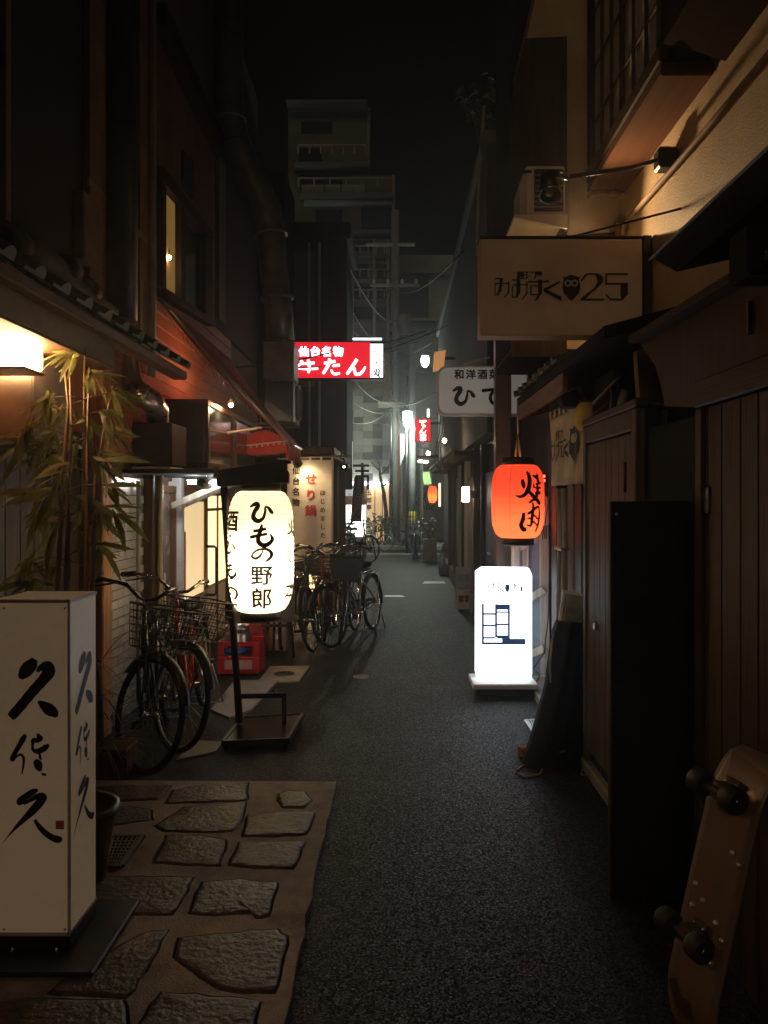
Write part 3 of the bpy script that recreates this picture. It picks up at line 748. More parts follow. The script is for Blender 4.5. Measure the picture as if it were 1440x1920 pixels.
B().cbox((XL - 0.06, Yd0 - 0.02, zd + 0.002), (XL + 0.03, Ye + 0.05, 1.73), 0.006).build('lintel', m_midwood_y, shop)
# canopy with braces
cz = P(300, 890, 6.0).z
B().cbox((XL - 0.03, 5.75, cz + 0.003), (-1.30, 7.25, cz + 0.035), 0.005).build('canopy', m_matte, shop)
B().cbox((-1.32, 5.74, cz - 0.03), (-1.28, 7.26, cz + 0.05), 0.005).build('canopy_edge', m_dkwood_y, shop)
for yk in (6.75, 7.08):
    B().beam((XL + 0.05, yk, cz - 0.24), (-1.36, yk, cz - 0.005), 0.035, 0.05).build('brace', m_palewood, shop)
# LED tube under canopy
lt = thing('tube_lamp', 'bright white tube lamp under the canopy by the glass door', 'tube lamp', (-1.55, 6.5, cz - 0.05))
B().tube([(-1.70, 6.5, cz - 0.045), (-1.42, 6.5, cz - 0.045)], 0.014, 10).build('tube', E('led_tube', (0.92, 0.97, 1.0), 130.0), lt)
B().cbox((-1.72, 6.485, cz - 0.03), (-1.40, 6.515, cz - 0.002), 0.004).build('batten', m_white, lt)
# security camera
sc_ = P(380, 905, 6.3)
cm = thing('security_camera', 'round security camera hanging under the canopy', 'security camera', sc_)
B().lathe([(0.001, -0.03), (0.046, -0.03), (0.05, -0.02), (0.05, 0.14), (0.03, 0.16), (0.001, 0.16)], sc_, 20, 'y').build('housing', M('grey_camera', (0.35, 0.34, 0.33), 0.4), cm)
B().lathe([(0.001, -0.036), (0.03, -0.036), (0.034, -0.0305)], sc_, 20, 'y').build('lens', m_dkglass, cm)
B().lathe([(0.036, -0.0305), (0.038, -0.034), (0.042, -0.0305)], sc_, 20, 'y').build('ring', m_steel, cm)
B().tube([sc_ + Vector((0, 0.08, 0.045)), sc_ + Vector((0, 0.08, 0.08)), Vector((sc_.x, 6.38, cz + 0.004))], 0.012, 8).build('stalk', m_steel, cm)
# black exhaust cabinet and silver duct on the wall
bx = thing('exhaust_cabinet', 'black exhaust cabinet over the white tiles with silver duct above', 'exhaust cabinet', (XL + 0.15, 5.7, cz))
ca, cb = P(262, 872, 5.6), P(322, 792, 5.6)
B().cbox((XL - 0.02, 5.88, cz + 0.06), (P(322, 0, 5.88).x, 6.3, P(0, 792, 5.88).z), 0.012).build('case', M('black_cabinet', (0.016, 0.013, 0.012), 0.7, spec=0.2), bx)
B().cbox((XL - 0.01, 5.9, cz + 0.036), (P(318, 0, 5.88).x, 6.28, cz + 0.058), 0.004).build('tray', m_steel, bx)
dp = [P(238, 630, 5.75), P(239, 665, 5.75), P(241, 700, 5.74), P(250, 728, 5.72), P(266, 742, 5.7), P(284, 752, 5.78), P(294, 768, 5.95), P(296, 800, 6.05)]
path = []
for i in range(len(dp) - 1):
    for k in range(3):
        t_ = k / 3; path.append(dp[i].lerp(dp[i + 1], t_))
path.append(dp[-1])
rr = [0.082 + (0.005 if (i % 3 == 0) else 0) for i in range(len(path))]
B().tube(path, rr, 20).build('duct', m_galv, bx)
for i in (1, 4): 
    p = dp[i]; d = (dp[i + 1] - dp[i - 1]).normalized()
    B().tube([p - d * 0.012, p + d * 0.012], 0.093, 20).build('duct_band', m_steel, bx)
# red-brown boarded wall above, with dark bay window
B().box((XL - 0.5, Y0, ZT), (XL - 0.03, 12.4, 3.4)).build('upper_backing', m_brownwall, shop)
z = 1.86
bme = B().cbox((-0.012, 0, 0), (0.012, 4.1, 0.108), 0.004).mesh('clapboard'); bme.materials.append(m_redwall)
while z < 3.35:
    inst('clapboard', bme, shop, T(XL - 0.008, 5.3, z) @ Matrix.Rotation(R(-4), 4, 'Y')); z += 0.11
yw0, yw1 = Yx(332, XL + 0.1), 9.0
bay = thing('bay_window', 'dark brown bay window under the red awning', 'bay window', (XL, (yw0 + yw1) / 2, 1.8))
zt_, zb_ = P(335, 748, yw0).z, cz + 0.07
B().cbox((XL - 0.04, yw0, zt_ - 0.05), (XL + 0.36, yw1, zt_), 0.006).build('head', m_dkwood_y, bay)
B().cbox((XL - 0.04, yw0, zb_), (XL + 0.36, yw1, zb_ + 0.06), 0.006).build('sill', m_dkwood_y, bay)
for (xk, yk) in ((XL + 0.32, yw0), (XL + 0.0, yw0), (XL + 0.32, (yw0 + yw1) / 2), (XL + 0.32, yw1 - 0.06)):
    B().cbox((xk, yk, zb_ + 0.061), (xk + 0.04, yk + 0.06, zt_ - 0.051), 0.004).build('mullion', m_dkwood, bay)
B().box((XL + 0.041, yw0 + 0.02, zb_ + 0.062), (XL + 0.319, yw0 + 0.03, zt_ - 0.052)).build('pane', m_dkglass, bay)
for k in range(2):
    ya_ = (yw0 + 0.061, (yw0 + yw1) / 2 + 0.061)[k]; yb2 = ((yw0 + yw1) / 2 - 0.001, yw1 - 0.061)[k]
    B().box((XL + 0.33, ya_, zb_ + 0.062), (XL + 0.335, yb2, zt_ - 0.052)).build('pane', m_dkglass, bay)
# red awning: sloping cloth, front valance, fringe along the near edge
aw = thing('awning', 'long sloping red cloth awning with laced edge over the shopfront', 'awning', (XL, 8.5, 2.0))
YN, YF, YG = 6.47, 9.3, 7.45
A0, A1 = Vector((XL, YN, 3.18)), Vector((-0.9, YN, 2.03))
nseg, ny = 8, 12
vs = []; fs = []
for j in range(ny + 1):
    for i in range(nseg + 1):
        t_ = i / nseg; p = A0.lerp(A1, t_); yv = YN + (YF + (YG - YF) * t_ - YN) * j / ny
        vs.append((p.x, yv, p.z - 0.05 * math.sin(math.pi * t_) - 0.01 * abs(math.sin(j * math.pi / 2))))
for j in range(ny):
    for i in range(nseg):
        a_ = j * (nseg + 1) + i; fs.append((a_, a_ + 1, a_ + nseg + 2, a_ + nseg + 1))
cl = B().add(vs, fs, True); o = cl.build('cloth', m_redcloth, aw)
sm = o.modifiers.new('thickness', 'SOLIDIFY'); sm.thickness = 0.006
vl = B(); n = 14
vs = []; fs = []
for j in range(n + 1):
    yv = YN + (YG - YN) * j / n
    vs += [(A1.x, yv, A1.z - 0.02), (A1.x + 0.012 * math.sin(j * 1.3), yv, A1.z - 0.15 - 0.01 * (j % 2))]
for j in range(n): fs.append((2 * j, 2 * j + 1, 2 * j + 3, 2 * j + 2))
o = vl.add(vs, fs, True).build('valance', m_redcloth, aw); sm = o.modifiers.new('thickness', 'SOLIDIFY'); sm.thickness = 0.004
B().tube([A0 + Vector((0, 0.01, 0)), A1 + Vector((0, 0.01, -0.0))], 0.016, 6).build('end_rail', m_steel, aw)
B().tube([A1 + Vector((0, 0, -0.02)), Vector((A1.x, YG, A1.z - 0.02))], 0.014, 6).build('front_rail', m_steel, aw)
fg = B(); lace = []
for i in range(61):
    t_ = i / 60; p = A0.lerp(A1, t_); lace.append((p.x, YN - 0.012, p.z - 0.03 - 0.05 * math.sin(math.pi * t_) - (0.035 if i % 2 else 0.0)))
fg.tube(lace, 0.004, 4)
fg.build('lacing', m_pipe, aw)
B().tube([P(385, 818, 7.6), P(490, 802, 7.6)], 0.014, 6).build('support_bar', m_pipe, aw)
# second red awning end below (front hood) with white fringe
hd2 = thing('awning_hood', 'small red cloth hood with white scalloped trim below the long awning', 'awning', P(500, 850, 8.6))
q = [P(458, 815, 8.6), P(500, 806, 8.6), P(540, 824, 8.6), P(562, 838, 8.6), P(545, 842, 8.6), P(455, 852, 8.6)]
B().prism(q, (0, 0.5, 0)).build('cloth', m_redcloth, hd2)
tr = B().beam(P(458, 836, 8.59), P(545, 826, 8.59), 0.012, 0.014)
for i in range(9):
    p = P(460, 836, 8.585).lerp(P(545, 826, 8.585), i / 8); tr.ball(p - Vector((0, 0, 0.02)), 0.012, 6, 4)
tr.build('trim', m_cloth, hd2)
# pendant spotlight at awning edge
sp = thing('awning_lamp', 'small warm spotlight under the near edge of the red awning', 'spotlight', P(433, 757, 7.3))
B().lathe([(0.012, 0.05), (0.035, 0.0), (0.033, -0.002)], P(433, 757, 7.3), 12).build('shade', m_black, sp)
B().ball(P(433, 760, 7.3), 0.02, 8, 6).build('bulb', E('warm_bulb', (1.0, 0.7, 0.38), 60), sp)
lamp('bulb_light', sp, P(428, 768, 7.2), 13.0, (1, 0.62, 0.34), 0.03)
# upper storey of the shop: brown plaster wall, timber window band
up = B().box((XL - 3, 6.37, 3.41), (XL - 0.01, Yx(405, XL), 9.0)).build('upper_wall', m_brownwall, shop)
band = [(288, 318), (384, 432)]
def px_band(name, pxs, x0, th, mat, parent):
    """a panel on the plane x = x0 traced from picture points, with thickness th towards the alley"""
    return B().prism([PX(a_, b2, x0) for a_, b2 in pxs], (th, 0, 0)).build(name, mat, parent)
wx = XL - 0.008
px_band('window_head', [(288, 312), (386, 437), (386, 452), (288, 340)], wx, 0.08, m_dkwood_y, shop)
px_band('window_sill', [(290, 540), (386, 600), (386, 612), (290, 556)], wx, 0.09, m_dkwood_y, shop)
for (a_, b2) in ((288, 296), (325, 334), (372, 386)):
    def yt(px): return 340 + (px - 288) * 112 / 98
    def yb3(px): return 540 + (px - 290) * 60 / 96
    px_band('mullion', [(a_, yt(a_) + 1), (b2, yt(b2) + 1), (b2, yb3(b2) - 1), (a_, yb3(a_) - 1)], wx, 0.07, m_dkwood, shop)
px_band('lit_pane', [(297, yt(297) + 2), (324, yt(324) + 2), (324, yb3(324) - 2), (297, yb3(297) - 2)], wx, 0.02, E('dim_warm_window', (0.55, 0.3, 0.08), 0.26, (0.3, 0.2, 0.08)), shop)
px_band('pane', [(335, yt(335) + 2), (371, yt(371) + 2), (371, yb3(371) - 2), (335, yb3(335) - 2)], wx, 0.02, m_dkglass, shop)
px_band('small_window', [(339, 282), (359, 304), (359, 373), (339, 350)], wx, 0.025, m_dkglass, shop)
px_band('ledge', [(283, 5), (400, 262), (400, 290), (283, 45)], wx, 0.12, m_dkwood_y, shop)
lb = thing('window_lamp', 'small bright bulb glowing in the upper timber window', 'lamp', PX(317, 483, XL + 0.02))
B().ball(PX(317, 483, XL + 0.03), 0.02, 8, 6).build('bulb', E('warm_bulb', (1, .7, .38), 60), lb)
B().tube([PX(317, 483, XL + 0.03), PX(317, 470, XL + 0.03), PX(317, 466, XL + 0.0)], 0.005, 5).build('cord', m_wire, lb)

# ================================================================== LEFT: farther buildings
mid = thing('narrow_building', 'narrow dark building beyond the awning behind the large duct', 'building', (XL - 1, 10, 0))
B().box((XL - 3, Yx(405, XL) + 0.02, 3.42), (XL - 0.02, 11.28, 7.2)).build('upper_wall', m_darkwall, mid)
B().box((XL - 0.6, Y3 + 0.06, 0), (XL - 0.02, 11.28, 1.84)).build('lower_wall', m_midwood, mid)
B().box((XL - 3, 11.3, 0), (-1.6, 12.48, 6.2)).build('end_wall', m_darkwall, mid)
strip(408, 420, 3.5, 7.0, M('green_strip', (0.12, 0.12, 0.08), 0.7), 0.02, XL, 'wall_strip', mid)
# ventilator duct climbing the wall
dt = thing('ventilation_duct', 'large grey sheet-metal duct climbing the wall and bending above the awning', 'duct', P(515, 640, 8.75))
pp = [P(428, -60, 8.75), P(428, 120, 8.75), P(430, 225, 8.75), P(440, 275, 8.75), P(470, 335, 8.75), P(498, 395, 8.75), P(508, 440, 8.75), P(512, 500, 8.75), P(520, 560, 8.75), P(527, 640, 8.75)]
B().tube(pp, [0.17] * 3 + [0.175] * 3 + [0.16, 0.155, 0.15, 0.15], 16).build('duct', m_duct, dt)
for i in (2, 3, 6, 8):
    d = (pp[i + 1] - pp[i - 1]).normalized(); B().tube([pp[i] - d * 0.015, pp[i] + d * 0.015], 0.185, 16).build('duct_band', m_duct, dt)
B().cbox(P(495, 712, 8.6) - Vector((0, 0.05, 0)), P(552, 641, 8.6) + Vector((0, 0.35, 0)), 0.01).build('fan_box', m_duct, dt)
B().box(P(497, 712, 8.7), P(550, 790, 8.7) + Vector((0, 0.15, 0))).build('lower_box', M('grey_panel', (0.13, 0.13, 0.14), 0.6), dt)
# condenser with round fan
ac2 = thing('condenser_unit', 'air conditioner with round fan grille below the red lit sign', 'air conditioner', P(555, 790, 10.4))
c0 = P(558, 755, 10.4)
B().cbox((c0.x - 0.3, 10.1, c0.z - 0.27), (c0.x - 0.02, 10.8, c0.z + 0.28), 0.015).build('case', M('old_case', (0.32, 0.3, 0.26), 0.5), ac2)
B().lathe([(0.19, -0.02), (0.23, -0.02), (0.23, 0.03), (0.19, 0.03)], (c0.x - 0.0, 10.45, c0.z), 24, 'x').build('fan_ring', M('old_case', (.32, .3, .26), .5), ac2)
for k in range(3):
    B().tube([(c0.x + 0.012, 10.45 + 0.06 * (k + 1) * math.cos(2 * math.pi * i / 20), c0.z + 0.06 * (k + 1) * math.sin(2 * math.pi * i / 20)) for i in range(20)], 0.004, 5, closed=True).build('grille_ring', m_steel, ac2)
B().beam((c0.x - 0.6, 10.2, c0.z - 0.29), (c0.x, 10.2, c0.z - 0.29), 0.03, 0.03).beam((c0.x - 0.6, 10.7, c0.z - 0.29), (c0.x, 10.7, c0.z - 0.29), 0.03, 0.03).build('bracket', m_pipe, ac2)

tow = thing('corner_building', 'tall dark building carrying the red beef-tongue sign', 'building', (-2.5, 15, 0))
B().box((-5, 12.5, 2.1), (-0.79, 14.2, 5.75)).build('upper_wall', m_darkwall, tow)
B().box((-5, 12.6, 0), (-0.95, 14.2, 2.1)).build('lower_wall', m_dkwood, tow)
B().cbox((-5, 12.42, 5.6), (-0.72, 14.25, 5.85), 0.02).build('parapet', m_darkwall, tow)
B().box((-1.62, 12.46, 3.3), (-1.3, 12.499, 5.4)).build('shutter', M('dim_shutter', (0.09, 0.09, 0.1), 0.6), tow)
for px in (580, 599):
    B().beam(P(px, 455, 12.42), P(px, 838, 12.42), 0.035, 0.035).build('rail', M('pale_rail', (0.4, 0.36, 0.33), 0.5), tow)
B().beam(P(577.5, 840, 12.42), P(601.5, 840, 12.42), 0.035, 0.035).build('rail', M('pale_rail', (.4, .36, .33), .5), tow)

th2 = thing('timber_house', 'low timber house beyond the corner building by the far bicycles', 'building', (-2.6, 17, 0))
B().box((-5, 14.3, 0), (-1.45, 19.5, 3.6)).build('wall', m_midwood, th2)
B().cbox((-5, 14.28, 2.2), (-1.2, 19.55, 2.28), 0.01).build('eave', m_dkwood_y, th2)
for yk in (15.2, 16.6, 18.0): B().cbox((-1.448, yk, 0.1), (-1.41, yk + 0.9, 1.9), 0.004).build('door', wood('reddish_door', (0.24, 0.11, 0.06)), th2)

# red lit sign of the beef-tongue restaurant
Ys = 12.0
sg = thing('lit_sign', 'red backlit sign with white brush lettering above the alley', 'sign', P(635, 708, Ys))
a, b_ = P(552, 709, Ys), P(719, 641, Ys)
B().cbox((a.x - 0.01, Ys + 0.004, a.z - 0.015), (b_.x + 0.01, Ys + 0.22, b_.z + 0.015), 0.01).build('casing', m_black, sg)
xs = P(694, 0, Ys).x
B().box((a.x + 0.008, Ys - 0.004, a.z + 0.006), (xs, Ys + 0.003, b_.z - 0.006)).build('red_face', E('red_sign_face', (0.9, 0.012, 0.03), 0.95, (0.6, 0.02, 0.03)), sg)
B().box((xs + 0.001, Ys - 0.004, a.z + 0.01), (b_.x - 0.008, Ys + 0.003, b_.z - 0.03)).build('white_face', E('white_sign_face', (0.95, 0.97, 1.0), 2.2), sg)
fl = Flat()
px2 = lambda px: px
m_signwhite = E('sign_white_letters', (1.0, 0.95, 0.95), 2.4)
k = 12.0 / F
fl.row('仙台名物', (570 - VX) * k, H - (659 - VY) * k, 20 * k, 1.07, 0.02)
fl.ch('牛', (576 - VX) * k, H - (687 - VY) * k, 38 * k, 0.05, 1.12).ch('た', (621 - VX) * k, H - (687 - VY) * k, 36 * k, 0.055, 1.05).ch('ん', (668 - VX) * k, H - (688 - VY) * k, 37 * k, 0.055, 1.1)
fl.lay('lettering', m_signwhite, sg, lambda u, v: (u, Ys - 0.008, v))
fl = Flat().col('炭火焼', (706 - VX) * k, H - (661 - VY) * k, 17 * k, 1.12, 0.0)
fl.lay('small_lettering', M('grey_ink', (0.2, 0.2, 0.22), 0.6, rnd=0), sg, lambda u, v: (u, Ys - 0.008, v))
sg2 = thing('pale_sign', 'pale lit signboard showing above the red beef-tongue sign', 'sign', P(682, 645, 16))
a, b_ = P(648, 660, 16), P(717, 634, 16)
B().cbox((a.x, 16.0, a.z), (b_.x, 16.2, b_.z + 0.02), 0.01).build('casing', m_black, sg2)
B().box((a.x + 0.01, 15.994, a.z + 0.01), (b_.x - 0.01, 15.999, b_.z)).build('face', E('dim_white_face', (0.8, 0.88, 1.0), 0.35), sg2)
B().box((a.x + 0.01, 15.988, b_.z - 0.03), (b_.x - 0.01, 15.993, b_.z)).build('tube', E('led_strip', (0.9, 0.96, 1.0), 4.0), sg2)
B().box((b_.x + 0.0, 16.05, a.z + 0.05), (-0.79 + 0.5, 16.1, a.z + 0.1)).build('bracket', m_black, sg2)
B().beam((-1.5, 14.15, a.z + 0.1), (a.x + 0.05, 16.1, a.z + 0.1), 0.05, 0.05).build('bracket', m_black, sg2)

# dark unlit box sign and torii-shaped frame sign
ds = thing('dark_box_sign', 'unlit dark vertical box sign on the corner building', 'sign', P(640, 920, 14))
a, b_ = P(622, 918, 14), P(660, 795, 14)
B().cbox((a.x, 14, a.z), (b_.x, 14.18, b_.z), 0.02).build('casing', M('dark_sign_case', (0.05, 0.032, 0.025), 0.5), ds)
B().box((b_.x + 0.001, 14.03, a.z + 0.35), (b_.x + 0.005, 14.15, b_.z - 0.3)).build('edge_light', E('pale_edge', (0.8, 0.9, 0.85), 0.5), ds)
B().beam((-0.8, 14.1, b_.z - 0.1), (b_.x, 14.1, b_.z - 0.1), 0.04, 0.04).build('bracket', m_black, ds)
tf = thing('character_frame_sign', 'black openwork sign frame shaped like a character on a bracket', 'sign', P(676, 920, 15.5))
def bar_px(b, p, q, Y, w): return b.beam(P(*p, Y), P(*q, Y), w, w)
tb = B()
for p, q in (((658, 873), (692, 873)), ((666, 883), (692, 883)), ((667, 893), (691, 893)), ((668, 893), (668, 919)), ((690, 893), (690, 919)), ((679, 868), (679, 925))):
    bar_px(tb, p, q, 15.5, 0.045)
tb.build('frame', m_matte, tf)
B().beam(P(658, 873, 15.5), Vector((-1.44, 15.5, P(0, 850, 15.5).z)), 0.025, 0.025).build('bracket', m_black, tf)

# ------------------------------------------------------------------ hanging white banner
Yb = 9.1
bn = thing('hanging_banner', 'tall off-white cloth banner with brush lettering lit by a spotlight', 'banner', P(583, 1075, Yb))
a, b_ = P(539, 862, Yb), P(626, 1078, Yb)
vs = []; fs = []; nu, nv = 14, 20
for j in range(nv + 1):
    for i in range(nu + 1):
        u, v = i / nu, j / nv
        vs.append((a.x + (b_.x - a.x) * (u - 0.02 * v), Yb + 0.018 * math.sin(u * 9 + v * 2.2) * (0.3 + v) + 0.01 * math.sin(v * 11), a.z + (b_.z - a.z) * v))
for j in range(nv):
    for i in range(nu):
        q = j * (nu + 1) + i; fs.append((q, q + 1, q + nu + 2, q + nu + 1))
o = B().add(vs, fs, True).build('cloth', m_cloth, bn); sm = o.modifiers.new('thickness', 'SOLIDIFY'); sm.thickness = 0.003; sm.offset = 1
def on_banner(u, v):
    t_ = (u - a.x) / (b_.x - a.x); w = (v - a.z) / (b_.z - a.z); t2 = t_ + 0.02 * w
    return (u, Yb + 0.018 * math.sin(t2 * 9 + w * 2.2) * (0.3 + w) + 0.01 * math.sin(w * 11) - 0.008, v)
kb_ = Yb / F
bu = lambda px: (px - VX) * kb_
bv = lambda py: H - (py - VY) * kb_
fl = Flat().col('仙台名物', bu(555), bv(882), 15 * kb_, 1.33, 0.03).bisect(0.03); fl.lay('lettering', m_ink, bn, on_banner)
fl = Flat().col('せり鍋', bu(583), bv(898), 22 * kb_, 1.35, 0.03).bisect(0.03); fl.lay('red_lettering', M('red_ink', (0.5, 0.05, 0.04), 0.7, rnd=0), bn, on_banner)
fl = Flat().col('はじめました', bu(605), bv(924), 11 * kb_, 1.45, 0.02).bisect(0.03); fl.lay('lettering', m_ink, bn, on_banner)
B().tube([P(520, 860, Yb), P(655, 855, Yb)], 0.012, 6).build('rod', M('bamboo_rod', (0.35, 0.26, 0.15), 0.5), bn)
for i in range(5):
    p = P(541 + i * 20.5, 859, Yb); B().beam(p + Vector((0, 0, 0.012)), p + Vector((0, 0, -0.03)), 0.022, 0.028).build('loop', m_cloth, bn)
# eave that carries the banner and its lights
ev = thing('shop_eave', 'low dark eave of the bar behind the hanging banner', 'eave', (-1.4, 10, 2.0))
B().cbox((-1.93, 9.14, P(0, 852, 9.2).z), (-0.72, 12.3, P(0, 838, 9.2).z), 0.01).build('roof', m_dkwood_y, ev)
B().cbox((-0.76, 9.12, P(0, 856, 9.2).z), (-0.715, 12.3, P(0, 853, 9.2).z), 0.004).build('gutter', m_pipe, ev)
for (yk) in (9.4, 11.9): B().cbox((-0.86, yk, 0.0), (-0.78, yk + 0.08, P(0, 853, 9.2).z), 0.006).build('post', m_dkwood, ev)
B().beam(P(527, 860, Yb), P(527, 860, Yb) + Vector((0, 0, 0.12)), 0.02, 0.02).beam(P(640, 856, Yb), P(640, 856, Yb) + Vector((0, 0, 0.1)), 0.02, 0.02).build('rod_hook', m_black, ev)
def arm_lamp(label, p, aim, energy, reach):
    t = thing('arm_spotlight', label, 'spotlight', p)
    d = (Vector(aim) - p).normalized()
    q = d.to_track_quat('Z', 'Y').to_matrix().to_4x4()
    b = B().lathe([(0.012, -0.05), (0.05, 0.0), (0.052, 0.05), (0.048, 0.05), (0.045, 0.0)], (0, 0, 0), 14)
    b.v = [tuple(T(p) @ q @ Vector(v)) for v in b.v]; b.build('shade', m_black, t)
    bb = B().ball((0, 0, 0.03), 0.036, 10, 8); bb.v = [tuple(T(p) @ q @ Vector(v)) for v in bb.v]; bb.build('bulb', E('spot_bulb', (1.0, 0.72, 0.4), 45), t)
    B().tube([p - d * 0.05, p - d * 0.05 + Vector((0, 0, 0.08)), p + reach], 0.008, 6).build('arm', m_black, t)
    lamp('bulb_light', t, p + d * 0.09, energy, (1, 0.72, 0.42), 0.03, 'SPOT', aim, R(95), 0.8)
p1 = P(556, 866, 8.86); arm_lamp('arm spotlight shining on the off-white hanging banner', p1, P(580, 900, Yb), 9, Vector((0.05, 0.5, 0.08)))
p2 = P(646, 876, 9.3); arm_lamp('arm spotlight past the off-white banner pointing at the alley', p2, P(665, 900, 10.5), 6, Vector((-0.05, 0.2, 0.14)))

# ------------------------------------------------------------------ far end: buildings across the cross street
far = thing('tall_building', 'tall stepped building with balconies at the end of the alley', 'building', (-2.5, 28, 0))
YF2 = 26.6
kx = lambda px: (px - VX) * YF2 / F
kz = lambda py: H - (py - VY) * YF2 / F
B().box((-9, YF2 + 0.05, 0.0), (kx(736), YF2 + 8, kz(448))).build('wall', m_greywall, far)
B().box((kx(540), YF2 + 0.4, kz(447)), (kx(738), YF2 + 8, kz(320))).build('upper_wall', m_yellowwall, far)
B().box((kx(535), YF2 + 0.7, kz(319)), (kx(686), YF2 + 8, kz(185))).build('top_wall', m_yellowwall, far)
for (pa, pb, pya, pyb, d) in ((535, 688, 190, 183, 0.1), (548, 686, 306, 296, 0.3), (562, 737, 370, 360, 0.0), (560, 742, 440, 432, -0.1), (640, 738, 486, 480, -0.1), (642, 738, 530, 524, -0.1), (642, 736, 566, 561, 0.0), (642, 736, 605, 600, 0.0), (642, 736, 640, 632, 0.0)):
    B().cbox((kx(pa), YF2 + d, kz(pya)), (kx(pb), YF2 + d + 0.9, kz(pyb)), 0.02).build('floor_slab', m_greywall, far)
for (pa, pb, pya, pyb, d) in ((560, 620, 233, 210, 0.68), (556, 600, 295, 260, 0.68), (560, 640, 355, 320, 0.38), (676, 735, 425, 382, 0.38), (590, 640, 425, 385, 0.38), (655, 700, 470, 450, 0.03), (650, 690, 522, 495, 0.03), (700, 730, 522, 495, 0.03), (655, 725, 560, 536, 0.03), (655, 725, 598, 574, 0.03)):
    w = B().cbox((kx(pa), YF2 + d, kz(pya)), (kx(pb), YF2 + d + 0.1, kz(pyb)), 0.01).build('window', m_farglass, far)
for px in (605, 637, 683): B().box((kx(px), YF2 + 0.33, kz(359)), (kx(px + 2), YF2 + 0.37, kz(338))).build('railing_post', m_darkwall, far)
B().box((kx(562), YF2 + 0.36, kz(355)), (kx(684), YF2 + 0.395, kz(338))).build('balcony_panel', M('pale_balcony', (0.3, 0.3, 0.3), 0.7), far)
B().box((kx(568), YF2 + 0.2, kz(379)), (kx(735), YF2 + 0.395, kz(371))).build('balcony_panel', M('pale_balcony', (.3, .3, .3), .7), far)
for (pa, pya, pyb, d) in ((690, 300, 185, 0.68), (738, 440, 322, 0.3), (660, 640, 450, 0.0), (702, 640, 450, 0.0), (728, 640, 450, 0.0)):
    B().tube([(kx(pa), YF2 + d - 0.03, kz(pya)), (kx(pa), YF2 + d - 0.03, kz(pyb))], 0.06, 6).build('downpipe', m_pipe, far)
for (pa, pb, py) in ((560, 686, 290), (560, 738, 352), (645, 736, 478), (645, 736, 522), (645, 736, 560)):
    for i in range(7): 
        x_ = kx(pa + (pb - pa) * i / 6); B().box((x_ - 0.02, YF2 - 0.14, kz(py)), (x_ + 0.02, YF2 - 0.11, kz(py - 14))).build('railing_post', m_pipe, far)
    B().box((kx(pa), YF2 - 0.15, kz(py - 14)), (kx(pb), YF2 - 0.1, kz(py - 16))).build('railing', m_pipe, far)
# chequered facade panels
shades = [M('facade_pale', (0.42, 0.42, 0.36), 0.6, var=0.1), M('facade_mid', (0.26, 0.27, 0.24), 0.6, var=0.12), M('facade_dark', (0.1, 0.105, 0.1), 0.6, var=0.12)]
pw, ph = 0.32, 0.235
fme = unit_box('facade_panel', shades[0], pw - 0.006, 0.05, ph - 0.006, 0.004)
rs = random.Random(11)
xx = kx(736) - 0.02 - pw / 2; 
cols = 7
for c in range(cols):
    z = 2.15; 
    while z < kz(645):
        t = rs.random(); m_ = shades[0] if t < 0.56 else (shades[1] if t < 0.8 else shades[2])
        inst('facade_panel', fme, far, T(xx - c * pw, YF2 + 0.03 + rs.uniform(-.004, .004), z + ph / 2), mat=m_); z += ph
# lit ground-floor eatery in that building
et = thing('lit_eatery_front', 'warm lit eatery front with dark brush characters across the street', 'shopfront', (kx(705), YF2, 0))
B().box((kx(640), YF2 - 0.3, 2.0), (kx(729), YF2 + 0.03, 2.12)).build('soffit_light', E('soffit_light', (0.95, 0.97, 1.0), 6.0), et)
B().box((kx(688), YF2 - 0.02, 0.14), (kx(729), YF2 + 0.04, 1.98)).build('lit_wall', E('lit_eatery_wall', (1.0, 0.62, 0.28), 0.62, (0.6, 0.45, 0.3)), et)
B().box((kx(640), YF2 - 0.02, 0.14), (kx(687), YF2 + 0.04, 1.98)).build('timber_wall', m_midwood, et)
for px in (702, 716): B().box((kx(px), YF2 - 0.05, 0.14), (kx(px + 1.6), YF2 - 0.021, 1.98)).build('mullion', m_midwood, et)
k = YF2 / F
Flat().col('五郎亭', (692 - VX) * k, H - (924 - VY) * k, 11 * k, 1.25, 0.03).lay('lettering', m_ink, et, lambda u, v: (u, YF2 - 0.06, v))
B().ball((kx(699), YF2 - 0.2, kz(913)), 0.07, 10, 8).build('lamp_globe', E('globe', (1.0, 0.75, 0.4), 18), et)
# white standing sign in front of it, half behind the pink banner
ws = thing('white_light_box', 'white glowing light box half hidden by the pink upright banner', 'lit sign', G(666, 1042))
Yw = 20.5; kw = Yw / F
B().cbox(((648 - VX) * kw, Yw, 0.1), ((687 - VX) * kw, Yw + 0.25, H - (946 - VY) * kw), 0.02).build('case', m_white, ws)
B().box(((649 - VX) * kw, Yw - 0.006, H - (1006 - VY) * kw), ((686 - VX) * kw, Yw - 0.001, H - (947 - VY) * kw)).build('face', E('far_white_face', (1, 0.98, 0.96), 4.5), ws)
B().box(((650 - VX) * kw, Yw + 0.02, 0.0), ((685 - VX) * kw, Yw + 0.23, 0.1)).build('base', m_black, ws)
sw = thing('small_white_sign', 'small white sign with two black characters on the eave post', 'sign', P(656, 930, 18))
B().cbox(P(648, 930, 18), P(664, 916, 18) + Vector((0, 0.05, 0)), 0.004).build('board', E('small_sign_face', (1, 1, 1), 0.5), sw)
Flat().col('三好', (656 - VX) * 18 / F, H - (920 - VY) * 18 / F, 7 * 18 / F, 1.0).lay('lettering', m_ink, sw, lambda u, v: (u, 17.99, v))
